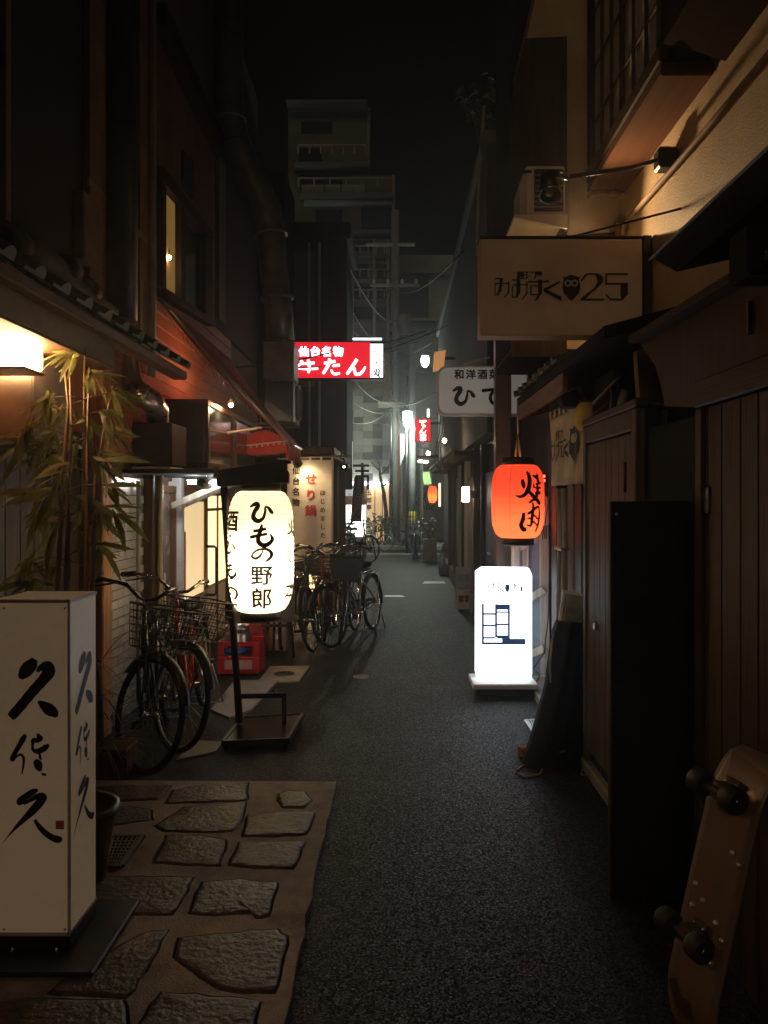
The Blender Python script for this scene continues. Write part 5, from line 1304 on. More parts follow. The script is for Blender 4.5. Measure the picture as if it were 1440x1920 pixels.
for cx in (738, 788):
    fe2.poly([z1(cx + 26 * math.cos(i * math.pi / 8), 405 + 26 * math.sin(i * math.pi / 8)) for i in range(16)])
fe2.lay('owl_eyes', M('sign_acrylic', (.52, .4, .27), .4), os_, facing_px(Yo, 0.005))
fe3 = Flat()
for cx in (738, 788):
    fe3.poly([z1(cx + 15 * math.cos(i * math.pi / 8), 405 + 15 * math.sin(i * math.pi / 8)) for i in range(16)])
fe3.poly([z1(756, 418), z1(772, 418), z1(764, 432)])
fe3.lay('owl_pupils', m_ink, os_, facing_px(Yo, 0.007))

wlp = thing('wall_washer', 'warm lamp on the beige wall half behind the owl sign', 'wall lamp', (1.5, 5.38, 3.1))
B().lathe([(0.03, 0.12), (0.05, 0.1), (0.055, 0.0), (0.05, 0.0)], (1.2, 5.46, 3.2), 16).build('shade', m_midwood, wlp)
B().tube([(1.2, 5.46, 3.31), (1.2, 5.46, 3.34), (1.2, 5.71, 3.34)], 0.01, 6).build('arm', m_black, wlp)
B().ball((1.2, 5.46, 3.18), 0.035, 10, 8).build('bulb', E('washer_bulb', (1, 0.66, 0.3), 5), wlp)
lamp('bulb_light', wlp, (1.2, 5.38, 3.3), 62, (1, 0.64, 0.32), 0.03, 'SPOT', (1.5, 4.1, 3.42), R(125), 1.0)
lamp('bulb_glow', wlp, (1.2, 5.38, 2.95), 2.0, (1, 0.62, 0.27), 0.02)

# ================================================================== RIGHT: owl bar (second house)
ob = thing('owl_bar', 'two-storey bar house with low tiled porch behind the red lantern', 'building', (1.8, 7, 0))
face = [P(962, 655, 5.74), P(962, 190, 5.74), P(1003, 0, 5.74), P(1040, -160, 5.74), (1.75, 5.74, 6.6), (1.75, 5.74, P(0, 655, 5.74).z)]
B().box((0.82, 5.72, P(0, 655, 5.74).z - 0.05), (1.7, 6.6, P(0, 655, 5.74).z - 0.002)).build('soffit', m_matte, ob)
B().prism(face, (0, 0.9, 0)).build('upper_wall', m_stucco, ob)
q = [P(958, 668, 5.71), P(958, 192, 5.71), P(985, 72, 5.71), P(1063, 68, 5.71), P(1063, 668, 5.71)]
B().prism(q, (0, 0.025, 0)).build('timber_panel', m_dkwood, ob)
B().box((0.815, 5.75, 2.64), (0.835, 6.62, 6.2)).build('front_boarding', m_matte, ob)
B().box((1.3, 5.75, 0), (1.7, 8.4, 2.5)).build('lower_wall', m_dkwood, ob)
B().box((1.42, 3.62, 0), (1.48, 5.74, 2.42)).build('porch_wall', m_matte, ob)
# low tiled porch roof
B().prism([(0.97, 3.75, 2.30), (0.97, 3.75, 2.36), (XR - 0.005, 3.75, 2.53), (XR - 0.005, 3.75, 2.45)], (0, 1.96, 0)).build('porch_roof', m_matte, ob)
B().prism([(0.97, 5.73, 2.30), (0.97, 5.73, 2.36), (1.3, 5.73, 2.45), (1.3, 5.73, 2.38)], (0, 0.75, 0)).build('porch_roof', m_matte, ob)
vs = []
sl2 = Vector((0.45, 0, 0.12)).normalized(); nr2 = Vector((-0.12, 0, 0.45)).normalized()
for t_ in (0, 0.3):
    for (a_, h) in [(0.045 * math.cos(math.pi * j / 6), 0.045 * math.sin(math.pi * j / 6)) for j in range(6)] + [(-0.043, 0.014), (-0.12, 0.014), (-0.12, 0)]:
        vs.append(sl2 * t_ + Vector((0, a_, 0)) + nr2 * h)
n = 9
k2 = B().add(vs, [(i, (i + 1) % n, n + (i + 1) % n, n + i) for i in range(n)] + [tuple(range(n)), tuple(range(n, 2 * n))]).mesh('roof_tile'); k2.materials.append(m_kawara)
y = 4.85
while y < 6.5:
    inst('roof_tile', k2, ob, T(0.94, y, 2.365)); y += 0.22
# porch bargeboard
B().beam((0.99, 4.72, 2.24), (0.99, 6.45, 2.24), 0.03, 0.11).build('eave_board', m_midwood_y, ob)
bb_ = [P(1050, 742, 4.75), P(1080, 730, 4.75), P(1095, 745, 4.75), P(1092, 762, 4.75), P(1056, 762, 4.75)]
B().prism(bb_, (0, 0.12, 0)).build('beam_end', m_matte, ob)
B().beam(P(985, 778, 6.3), P(1030, 765, 6.3), 0.06, 0.06).build('beam', m_midwood, ob)
# noren curtain on a rod, in the plane of the shopfront
nr = thing('noren_curtain', 'short off-white curtain with black owl and kana over the entrance', 'curtain', (1.1, 5.2, 1.65))
ny0, ny1 = Yx(1095, 1.1), Yx(1031, 1.1)
zt0 = 2.155; zb0 = 1.64
vs = []; fs = []; nu, nv = 30, 10
def nwave(u, w): return 0.012 * math.sin(u * 34) * (0.25 + w) + 0.014 * math.sin(u * 13 + 1) * w
for j in range(nv + 1):
    for i in range(nu + 1):
        u, w = i / nu, j / nv; vs.append((1.1 + nwave(u, w), ny0 + (ny1 - ny0) * u, zt0 - 0.03 + (zb0 - zt0 + 0.03) * w))
for j in range(nv):
    for i in range(nu): q = j * (nu + 1) + i; fs.append((q, q + 1, q + nu + 2, q + nu + 1))
o = B().add(vs, fs, True).build('cloth', m_cloth, nr); sm = o.modifiers.new('t', 'SOLIDIFY'); sm.thickness = 0.003; sm.offset = 1
B().tube([(1.1, ny0 - 0.06, zt0), (1.1, ny1 + 0.06, zt0)], 0.011, 8).build('rod', m_dkwood_y, nr)
for i in range(7):
    yk = ny0 + (ny1 - ny0) * (i + 0.3) / 7; B().cbox((1.086, yk, zt0 - 0.045), (1.114, yk + 0.05, zt0 + 0.014), 0.003).build('loop', m_cloth, nr)
def on_noren(u, v):      # u runs from the far end (left in view) to the near end
    t_ = 1 - u; w = (zt0 - 0.03 - v) / (zt0 - 0.03 - zb0)
    return (1.1 + nwave(t_, w) - 0.006, ny0 + (ny1 - ny0) * t_, v)
fl, e1, e2 = Flat(), Flat(), Flat()
def trn(x, y): return (0.06 + (x - 180) / (700 - 180) * 0.58, 1.885 - (y - 440) / 200 * 0.2)
tmp = Flat(); 
def owl_logo_name(fl, tr):
    full = Flat(); owl_logo(full, lambda x, y: (x, y))
    for f in full.f:
        if max(full.v[i][0] for i in f) < 692: fl.poly([tr(*full.v[i]) for i in f])
owl_logo_name(fl, trn)
def tro(x, y): return (0.80 + (x - 765) / 140 * 0.22, 1.88 - (y - 440) / 200 * 0.26)
owl_shape(fl, e1, e2, tro); fl.bisect(0.02); fl.lay('emblem', m_ink, nr, on_noren)
ee = Flat()
for cx in (738, 788): ee.poly([tro(cx + 24 * math.cos(i * math.pi / 6), 405 + 24 * math.sin(i * math.pi / 6)) for i in range(12)])
ee.lay('owl_eyes', m_cloth, nr, lambda u, v: tuple(Vector(on_noren(u, v)) - Vector((0.002, 0, 0))))
ee = Flat()
for cx in (738, 788): ee.poly([tro(cx + 11 * math.cos(i * math.pi / 6), 405 + 11 * math.sin(i * math.pi / 6)) for i in range(12)])
ee.lay('owl_pupils', m_ink, nr, lambda u, v: tuple(Vector(on_noren(u, v)) - Vector((0.003, 0, 0))))
# unlit yellow paper lantern behind the curtain
yl = thing('yellow_lantern', 'small unlit yellow ribbed lantern behind the off-white curtain', 'lantern', P(1100, 805, 4.75))
c = P(1101, 782, 4.72)
prof = [(0.045, -0.085)] + [(0.075 * math.cos(t_) ** 0.5 + (0.002 if i % 2 else 0), 0.085 * math.sin(t_)) for i, t_ in enumerate([R(a_) for a_ in range(-64, 65, 8)])] + [(0.045, 0.085)]
B().lathe(prof, c, 20).build('paper', M('yellow_paper', (0.6, 0.45, 0.12), 0.8), yl)
B().lathe([(0.001, 0.084), (0.047, 0.084), (0.047, 0.1), (0.001, 0.1)], c, 16).build('cap', m_black, yl)
B().tube([c + Vector((0, 0, 0.1)), Vector((c.x, c.y, 2.31))], 0.003, 5).build('cord', m_wire, yl)
# clutter over the gate: forked branch prop, pink tape board, bamboo stub
fk = thing('clothes_prop', 'thin white forked rod lashed above the timber gate', 'rod', P(1125, 760, 4.4))
B().tube([P(1112, 757, 4.4), P(1145, 722, 4.4), P(1165, 705, 4.4)], 0.008, 6).build('rod', m_white, fk)
B().tube([P(1144, 724, 4.4), P(1147, 745, 4.42), P(1143, 775, 4.45)], 0.006, 6).build('strap', m_white, fk)
pb_ = thing('taped_board', 'black board with a pink tape stripe above the timber gate', 'board', P(1130, 790, 4.5))
B().prism([P(1112, 760, 4.5), P(1146, 730, 4.5), P(1142, 785, 4.5), P(1110, 800, 4.5)], (0, 0.02, 0)).build('board', M('grey_board', (0.06, 0.055, 0.055), 0.6), pb_)
B().prism([P(1111, 774, 4.495), P(1143, 751, 4.495), P(1142, 757, 4.495), P(1111, 780, 4.495)], (0, 0.003, 0)).build('tape', M('pink_tape', (0.6, 0.06, 0.09), 0.5), pb_)
bs_ = tag(B().tube([P(1164, 768, 4.3), P(1172, 732, 4.3)], [0.026, 0.024], 10).build('bamboo_stub', m_pipe), 'short grey pipe stub standing above the timber gate', 'pipe')
# entrance under the noren: posts and pipes
en = thing('entrance_frame', 'timber entrance posts under the short curtain', 'door frame', (1.15, 5.2, 0))
for (pa, pb, m_) in ((1034, 1043, m_dkwood), (1064, 1074, M('mauve_post', (0.2, 0.15, 0.14), 0.7)), (1077, 1090, m_dkwood)):
    xk = 1.16; B().cbox((xk, Yx(pb, xk), 0.06), (xk + 0.08, Yx(pa, xk), 2.29), 0.006).build('post', m_, en)
B().box((1.25, 4.63, 0.0), (1.28, 6.3, 2.3)).build('door_panel', M('door_blue_black', (0.035, 0.035, 0.04), 0.5), en)
dp_ = thing('drain_pipes', 'pair of grey drain pipes beside the entrance posts', 'pipe', (1.1, 5.4, 0))
for px in (1048, 1057):
    xk = 1.12; yk = Yx(px, xk); B().tube([(xk, yk, 0.06), (xk, yk, 0.9), (xk + 0.01, yk + 0.01, 1.25), (xk, yk, 1.62)], 0.02, 10).build('pipe', M('pale_pvc', (0.34, 0.33, 0.32), 0.45), dp_)
for z in (0.6, 1.2): B().cbox((1.095, Yx(1057, 1.12) - 0.03, z), (1.15, Yx(1048, 1.12) + 0.03, z + 0.02), 0.003).build('clip', m_steel, dp_)
# leaning framed picture, black draped board, loose cable, brick
fp = thing('framed_picture', 'white framed poster leaning on the gate above the black cover', 'picture', P(1070, 1168, 4.95))
q = [P(1047, 1168, 4.98), P(1056, 1106, 4.98), P(1093, 1113, 4.9), P(1090, 1168, 4.9)]
B().prism(q, (0.0, 0.02, 0)).build('frame', m_white, fp)
ins = [P(1052, 1166, 4.97), P(1060, 1112, 4.97), P(1091, 1118, 4.89), P(1089, 1166, 4.89)]
B().prism([p - Vector((0, 0.004, 0)) for p in ins], (0, 0.003, 0)).build('print', M('poster_print', (0.12, 0.15, 0.12), 0.5, var=0.8, scale=9), fp)
B().prism([P(1053, 1163, 4.955), P(1061, 1136, 4.955), P(1066, 1142, 4.95), P(1062, 1165, 4.95)], (0, 0.002, 0)).build('print_patch', M('poster_tan', (0.45, 0.28, 0.18), 0.6), fp)
B().prism([P(1063, 1166, 4.945), P(1067, 1152, 4.945), P(1073, 1165, 4.94)], (0, 0.002, 0)).build('print_patch', m_white, fp)
cv = thing('covered_stand', 'black cloth-covered stand flaring to the ground beside the gate', 'covered stand', G(1040, 1445))
rows = [(1166, 1048, 1094, 4.92), (1185, 1041, 1094, 4.88), (1230, 1034, 1094, 4.83), (1290, 1026, 1094, 4.78), (1350, 1010, 1094, 4.72), (1400, 996, 1094, 4.68), (1436, 982, 1092, 4.62)]
vs = []; fs = []; n = 12
for (py, pa, pb, Yr) in rows:
    for i in range(n + 1):
        u = i / n; p = P(pa + (pb - pa) * u, py, Yr)
        vs.append((p.x, p.y - 0.12 * math.sin(math.pi * u) * (1.15 - (py - 1166) / 500) + 0.012 * math.sin(u * 17 + py * 0.01), max(0.005, p.z)))
m0 = len(vs)
for (py, pa, pb, Yr) in rows:
    for i in range(n + 1):
        u = i / n; p = P(pa + (pb - pa) * u, py, Yr); vs.append((p.x, p.y + 0.1, max(0.005, p.z)))
nr_ = len(rows)
for s in (0, m0):
    for j in range(nr_ - 1):
        for i in range(n): q = s + j * (n + 1) + i; fs.append((q, q + 1, q + n + 2, q + n + 1))
for i in range(n): fs.append((i, i + 1, m0 + i + 1, m0 + i))
for j in range(nr_ - 1):
    for i in (0, n): q = j * (n + 1) + i; fs.append((q, q + n + 1, m0 + q + n + 1, m0 + q))
B().add(vs, fs, True).build('cover', M('black_tarp', (0.01, 0.011, 0.013), 0.85, var=0.4, bump=0.2, bscale=20, spec=0.15), cv)
B().tube([P(1035, 1200, 4.75), P(1031, 1245, 4.72), P(1032, 1280, 4.7)], 0.006, 6).build('pale_edge', m_white, cv)
B().beam(P(1046, 1412, 4.48), P(1060, 1407, 4.48), 0.012, 0.01).build('foot_bar', m_steel, cv)
br = thing('brick', 'red brick lying on the asphalt at the foot of the black cover', 'brick', G(990, 1416))
gq = G(988, 1416)
bk = B().cbox((-0.05, -0.03, 0), (0.05, 0.03, 0.055), 0.004); bk.v = [tuple(T(gq) @ Matrix.Rotation(0.5, 4, 'Z') @ Vector(v)) for v in bk.v]
bk.build('block', M('brick_red', (0.35, 0.11, 0.06), 0.85, var=0.25, bump=0.4), br)
tag(B().tube([G(1030, 1395, 0.006), G(975, 1440, 0.006), G(966, 1447, 0.006), G(985, 1456, 0.006), G(1012, 1452, 0.006), G(1022, 1430, 0.006)], 0.005, 6).build('loose_cable', M('pale_cable', (0.4, 0.34, 0.25), 0.5)), 'pale loose cable looping on the asphalt by the black cover', 'cable')
tag(B().tube([G(1091, 1440, 0.005), G(1090, 1453, 0.005), G(1104, 1452, 0.005), G(1118, 1449, 0.005)], 0.004, 6).build('loose_string', M('pale_cable', (.4, .34, .25), .5)), 'thin pale string lying by the gate foot', 'string')
# pale timber lattice behind the lit sign
lt2 = thing('timber_lattice', 'pale timber trellis frame behind the glowing white sign', 'trellis', G(1000, 1292))
def bar(p, q, w, Yk=6.72): 
    B().beam(P(*p, Yk), P(*q, Yk), w, 0.025, (0, 1, 0)).build('slat', m_palewood, lt2)
bar((966, 1010), (966, 1285), 0.07); bar((1019, 985), (1022, 1285), 0.075); bar((985, 1010), (985, 1285), 0.05)
bar((966, 1032), (1019, 1002), 0.05, 6.69); bar((966, 1138), (1019, 1105), 0.06, 6.69); bar((966, 1240), (1019, 1215), 0.06, 6.69); bar((966, 1278), (1022, 1272), 0.05, 6.69)
B().box(P(962, 1285, 6.76), P(1028, 990, 6.76) + Vector((0, 0.02, 0))).build('backing', M('blue_grey_sheet', (0.16, 0.18, 0.22), 0.6), lt2)
# meter box with wires and two red lights by the lantern
mb = thing('meter_box', 'pale electric meter box with hanging wires behind the red lantern', 'meter box', P(1020, 985, 6.6))
B().cbox(P(1003, 985, 6.55), P(1030, 930, 6.55) + Vector((0, 0.1, 0)), 0.01).build('box', m_white, mb)
for dx in (0, 6, 12):
    B().tube([P(1012 + dx, 905, 6.5), P(1016 + dx, 940, 6.5), P(1011 + dx, 975, 6.5), P(1018 + dx * 0.6, 1010, 6.5)], 0.004, 5).build('wire', m_wire, mb)
B().cbox(P(1018, 915, 6.5), P(1028, 890, 6.5) + Vector((0, 0.1, 0)), 0.006).build('switch_box', m_black, mb)
for py in (893, 901): B().ball(P(1020, py, 6.48), 0.01, 8, 6).build('red_indicator', E('red_led', (1, 0.05, 0.03), 12), mb)

# air conditioner on a shelf bracket
ac = thing('wall_air_conditioner', 'beige outdoor air conditioner on a steel shelf above the owl sign', 'air conditioner', P(1010, 412, 5.4))
a, b_ = P(977, 402, 5.3), P(1060, 310, 5.3)
B().cbox((a.x + 0.03, 5.3, a.z), (b_.x, 5.62, b_.z), 0.012).build('case', m_ac, ac)
B().prism([(a.x + 0.028, 5.31, a.z), (a.x - 0.005, 5.33, a.z + 0.02), (a.x - 0.005, 5.33, a.z + 0.2), (a.x + 0.028, 5.31, b_.z - 0.02)], (0, 0.27, 0)).build('side_duct', m_ac, ac)
B().box((P(1002, 0, 5.29).x, 5.285, a.z + 0.02), (P(1056, 0, 5.29).x, 5.299, b_.z - 0.03)).build('fan_recess', m_matte, ac)
for i in range(7):
    z = a.z + 0.04 + i * 0.035; B().box((P(1003, 0, 5.28).x, 5.276, z), (P(1055, 0, 5.28).x, 5.284, z + 0.005)).build('grille_bar', m_pipe, ac)
B().cbox((P(982, 0, 5.29).x, 5.293, P(0, 318, 5.29).z - 0.02), (P(997, 0, 5.29).x, 5.299, P(0, 318, 5.29).z), 0.002).build('badge', m_matte, ac)
B().prism([P(964, 404, 5.28), P(1064, 404, 5.28), P(1064, 428, 5.28), P(968, 408, 5.28)], (0, 0.03, 0)).build('bracket', m_ac, ac)
B().cbox((P(964, 0, 5.3).x, 5.29, a.z - 0.02), (P(1064, 0, 5.3).x, 5.71, a.z - 0.002), 0.003).build('shelf', m_ac, ac)
B().cbox((P(1060, 0, 5.68).x, 5.66, P(0, 432, 5.68).z), (P(1067, 0, 5.68).x, 5.708, P(0, 340, 5.68).z), 0.003).build('upright', m_pipe, ac)

# ------------------------------------------------------------------ square post, white bar sign
po = tag(B().cbox((P(929, 0, 7.2).x, 7.2, 0), (P(959, 0, 7.2).x, 7.34, P(0, 632, 7.2).z), 0.01).build('square_post', M('brown_steel_post', (0.16, 0.11, 0.08), 0.4, metal=0.3)), 'dark square steel post between the owl bar and the white sign', 'post')
ps = thing('white_bar_sign', 'white round-cornered projecting sign with black lettering beside the post', 'sign', P(875, 778, 7.9))
Yv = 7.9
a, b_ = P(820, 778, Yv), P(990, 686, Yv)
r = 0.09; ring = []
for (cx, cz_, a0) in ((a.x + r, a.z + r, 180), (b_.x - r, a.z + r, 270), (b_.x - r, b_.z - r, 0), (a.x + r, b_.z - r, 90)):
    for i in range(6): t_ = R(a0 + 18 * i); ring.append((cx + r * math.cos(t_), Yv, cz_ + r * math.sin(t_)))
B().prism(ring, (0, 0.18, 0)).build('casing', m_white, ps)
cen = Vector(((a.x + b_.x) / 2, Yv, (a.z + b_.z) / 2))
inr = [cen + (Vector(p) - cen) * 1 for p in ring]
inr = [Vector((cen.x + (p.x - cen.x) * 0.965, Yv - 0.004, cen.z + (p.z - cen.z) * 0.93)) for p in inr]
B().prism(inr, (0, 0.003, 0)).build('face', E('bar_sign_face', (0.8, 0.82, 0.75), 0.1, (0.72, 0.72, 0.66)), ps)
k = Yv / F
fl = Flat().row('和洋酒菜', (861 - VX) * k, H - (702 - VY) * k, 19 * k, 1.14, 0.035); fl.row('ひで', (870 - VX) * k, H - (743 - VY) * k, 44 * k, 1.2, 0.03)
fl.lay('lettering', m_ink, ps, lambda u, v: (u, Yv - 0.008, v))
B().beam(P(918, 670, 7.9), P(868, 684, 7.9), 0.015, 0.015).build('stay', m_steel, ps)
B().beam(P(940, 732, 7.35) + Vector((0, 0, 0)), P(940, 732, 7.9), 0.05, 0.05).build('bracket', m_black, ps)

# ================================================================== RIGHT: farther fronts
rr_ = thing('dark_row_house', 'long dark row house on the right beyond the white bar sign', 'building', (2, 13, 0))
B().box((0.95, 8.46, 2.25), (4, 18.5, 5.35)).build('upper_wall', m_darkwall, rr_)
B().box((1.08, 8.46, 0), (4, 18.5, 2.25)).build('lower_wall', m_dkwood, rr_)
B().cbox((0.9, 8.44, 5.3), (4, 18.6, 5.45), 0.02).build('parapet', m_greywall, rr_)
B().cbox((1.0, 9.6, 0), (1.1, 18.2, 0.25), 0.01).build('plinth', m_concrete, rr_)
for (ya_, yb2, m_) in ((8.55, 9.35, M('blue_door', (0.07, 0.08, 0.12), 0.45)), (10.55, 11.7, M('ribbed_door', (0.22, 0.15, 0.1), 0.5)),):
    dz = B().cbox((1.03, ya_, 0.02 if ya_ < 10 else 0.26), (1.075, yb2, 1.85), 0.006).build('door', m_, rr_)
    if ya_ < 10: B().tube([(1.0, 8.7, 0.95), (1.0, 8.82, 0.95)], 0.014, 8).build('door_handle', m_steel, dz)
    else:
        for i in range(12): B().box((1.018, ya_ + 0.05 + i * 0.09, 0.3), (1.029, ya_ + 0.08 + i * 0.09, 1.8)).build('rib', M('ribbed_door', (.22, .15, .1), .5), dz)
for (ya_, m_) in ((11.75, m_palewood), (12.3, m_dkwood), (13.0, m_palewood), (9.45, m_dkwood), (10.4, m_dkwood), (14.2, m_midwood), (15.6, m_midwood)):
    B().cbox((0.99, ya_, 0.0), (1.079, ya_ + 0.1, 2.2), 0.006).build('post', m_, rr_)
B().cbox((0.72, 10.2, 2.1), (1.08, 17.6, 2.16), 0.01).build('eave', m_dkwood_y, rr_)
for i in range(24):
    yk = 10.25 + i * 0.3; B().beam((0.74, yk, 2.08), (1.06, yk, 2.16), 0.04, 0.05).build('rafter', m_midwood, rr_)
B().cbox((0.69, 10.2, 2.165), (0.75, 17.6, 2.21), 0.01).build('gutter', m_pipe, rr_)
B().cbox((1.04, 13.2, 0.4), (1.078, 14.15, 1.9), 0.004).build('slatted_door', m_midwood, rr_)
sb = thing('box_wall_lamp', 'white glowing box lamp beside the ribbed door on the right', 'wall lamp', P(886, 940, 10.4))
a, b_ = P(868, 941, 10.35), P(878, 913, 10.35)
B().cbox((a.x, 10.3, a.z), (a.x + 0.08, 10.5, b_.z), 0.006).build('shade', E('box_lamp_shade', (1.0, 0.9, 0.66), 14), sb)
B().cbox((a.x + 0.081, 10.33, a.z + 0.05), (1.02, 10.4, b_.z - 0.05), 0.004).build('bracket', m_black, sb)
B().cbox((a.x - 0.006, 10.29, b_.z + 0.001), (a.x + 0.09, 10.51, b_.z + 0.012), 0.003).build('cap', m_black, sb)
# small items on the row house
def hang_bulb(label, p, top, strength=60, r=0.035, en=4):
    t = thing('hanging_bulb', label, 'light bulb', p)
    B().ball(p, r, 10, 8).build('bulb', E('row_bulb%d' % int(strength), (1, 0.8, 0.5), strength), t)
    B().lathe([(0.012, 0.02 + r), (0.018, r * 0.8), (0.012, r * 0.8)], p, 10).build('socket', m_black, t)
    B().tube([p + Vector((0, 0, r + 0.02)), top], 0.004, 5).build('cord', m_wire, t)
    if en: lamp('bulb_light', t, p + Vector((0, -0.07, -0.04)), en, (1, 0.78, 0.5), 0.03)
hang_bulb('bare bulb hanging below the white bar sign', P(833, 826, 11.5), Vector((P(833, 0, 11.5).x, 11.5, P(0, 780, 11.5).z)))
tp_ = P(833, 780, 11.5); tag(B().beam(tp_ + Vector((0, 0, 0.01)), Vector((0.96, 11.5, tp_.z + 0.01)), 0.03, 0.03).build('lamp_bracket', m_pipe), 'short bracket holding the bare bulb on the row house', 'bracket')
hang_bulb('bare bulb at the far end of the row house eave', P(803, 850, 17.2), Vector((P(803, 0, 17.2).x, 17.2, 2.75)), 50, 0.045, 5)
tag(B().beam(Vector((P(803, 0, 17.2).x, 17.2, 2.76)), Vector((0.96, 17.2, 2.76)), 0.03, 0.03).build('lamp_bracket', m_pipe), 'short bracket of the bulb over the eave end', 'bracket')
e1_ = thing('twin_spotlight', 'pair of small spotlights under a dark bracket at the eave end', 'spotlight', P(793, 858, 16.6))
for (px, py) in ((789, 865), (798, 866)):
    q = P(px, py, 16.6); B().ball(q, 0.05, 10, 6, (1.3, 0.8, 0.6)).build('lamp_head', E('spot_head', (1, 0.9, 0.7), 14), e1_)
B().prism([P(781, 855, 16.65), P(790, 860, 16.65), P(822, 858, 16.65), P(822, 852, 16.65)], (0, 0.15, 0)).build('bracket', m_dkwood, e1_)
sl_ = thing('small_red_lantern', 'small glowing red and yellow lantern hanging far along the right fronts', 'lantern', P(811, 944, 17))
c = P(811, 927, 17)
prof = [(0.05, -0.19)] + [(0.1 * math.cos(t_) ** 0.55, 0.185 * math.sin(t_)) for t_ in [R(a_) for a_ in range(-70, 71, 10)]] + [(0.05, 0.19)]
B().lathe(prof, c, 18).build('paper', paper('small_red_paper', (0.9, 0.2, 0.08), (1.0, 0.1, 0.03), 0.75), sl_)
B().lathe([(0.001, 0.18), (0.055, 0.18), (0.055, 0.22), (0.001, 0.22)], c, 14).build('cap', m_black, sl_)
B().lathe([(0.001, -0.21), (0.055, -0.21), (0.055, -0.18), (0.045, -0.18)], c, 14).build('bottom_ring', m_black, sl_)
lamp('bulb_light', sl_, c + Vector((0, 0, -0.06)), 2.2, (1, 0.6, 0.2), 0.03)
B().tube([c + Vector((0, 0, 0.22)), Vector((c.x, 17, 2.1))], 0.006, 5).build('cord', m_wire, sl_)
vt = thing('vertical_tube', 'thin vertical tube light beside the small red lantern', 'tube light', P(824, 950, 16.8))
B().tube([P(824, 950, 16.8), P(824, 906, 16.8)], 0.018, 8).build('tube', E('warm_tube', (1, 0.75, 0.5), 2.5), vt)
B().beam(P(826, 950, 16.85), P(826, 904, 16.85), 0.03, 0.03).build('batten', m_white, vt)
B().beam(P(826, 904, 16.85), Vector((1.0, 16.85, P(0, 904, 16.85).z)), 0.02, 0.02).build('bracket', m_pipe, vt)
rs2 = thing('red_box_sign', 'small red lit box sign with white brush script over the alley', 'sign', P(793, 829, 18))
a, b_ = P(778, 828, 18), P(808, 785, 18)
B().cbox((a.x, 18, a.z), (b_.x, 18.15, b_.z), 0.008).build('casing', m_black, rs2)
B().box((a.x + 0.008, 17.993, a.z + 0.008), (b_.x - 0.008, 17.999, b_.z - 0.008)).build('face', E('red_box_face', (0.95, 0.02, 0.03), 0.85, (0.6, 0.02, 0.02)), rs2)
k = 18 / F
Flat().col('てんま', (793 - VX) * k, H - (794 - VY) * k, 14 * k, 0.92, 0.08).lay('lettering', m_signwhite, rs2, lambda u, v: (u, 17.985, v))
B().beam((b_.x, 18.08, b_.z - 0.1), (0.96, 18.08, b_.z - 0.1), 0.04, 0.04).build('bracket', m_black, rs2)
og = thing('orange_panel_sign', 'orange lit end panel of a sign above the white bar sign', 'sign', P(824, 690, 13))
q = [P(813, 692, 13), P(815, 660, 13), P(836, 656, 13), P(832, 688, 13)]
B().prism(q, (0, 0.3, 0)).build('panel', E('orange_panel_lit', (1.0, 0.45, 0.16), 0.42, (0.6, 0.35, 0.15)), og)
B().beam(P(830, 672, 13.1), Vector((1.0, 13.1, P(0, 672, 13.1).z)), 0.05, 0.05).build('bracket', m_black, og)
tw_ = thing('white_tube', 'short greenish tube light on the wall above the red box sign', 'tube light', P(803, 780, 19))
B().tube([P(803, 782, 18.3), P(803, 767, 18.3)], 0.028, 8).build('tube', E('green_white_tube', (0.8, 1, 0.85), 3.5), tw_)
B().beam(P(806, 774, 18.32), Vector((0.96, 18.32, P(0, 774, 18.32).z)), 0.02, 0.02).build('bracket', m_pipe, tw_)
# hoses down from the white sign
hs_ = thing('hanging_cables', 'bundle of thin cables hanging below the white bar sign', 'cable', P(822, 900, 9.5))
for i, dx in enumerate((0, 5, 9)):
    B().tube([P(826 + dx * 0.5, 778, 9.3), P(824 + dx, 810, 9.3), P(817 + dx, 840, 9.4), P(815 + dx * 1.4, 865, 9.5), P(822 + dx, 880, 9.6)], 0.007, 5).build('cable', m_pipe, hs_)
B().beam(P(825, 777, 9.3), Vector((0.96, 9.3, P(0, 777, 9.3).z)), 0.02, 0.02).build('bracket', m_pipe, hs_)
# planter box, pots, crate stack
pb2 = thing('tall_planter', 'tall pale planter box with dry brown leaves', 'planter', G(806, 1054))
gp = G(806, 1054)
B().cbox((gp.x - 0.17, gp.y, 0), (gp.x + 0.17, gp.y + 0.3, 0.56), 0.015).build('box', m_terra, pb2)
plant('x', '', '', (gp.x, gp.y + 0.15, 0.54), 0.55, 0.4, 8, 70, lm_dry, 5, parent=pb2, scale=1.4, r=0.01)
for i, (px, py, r_, h_) in enumerate(((832, 1078, 0.13, 0.22), (845, 1068, 0.09, 0.16))):
    gq = G(px, py)
    t = thing('plant_pot', ('round pale pot with leggy brown plant near the plinth', 'small pale pot against the timber posts')[i], 'plant pot', gq)
    B().lathe([(0.001, 0), (r_ * 0.7, 0), (r_, h_), (r_ * 0.88, h_), (r_ * 0.85, h_ - 0.03), (0.001, h_ - 0.03)], gq, 18).build('pot', m_terra, t)
    plant('x', '', '', gq + Vector((0, 0, h_ - 0.03)), 0.6 - 0.2 * i, 0.22, 6, 45, lm_dry, 15 + i, parent=t, scale=1.1)
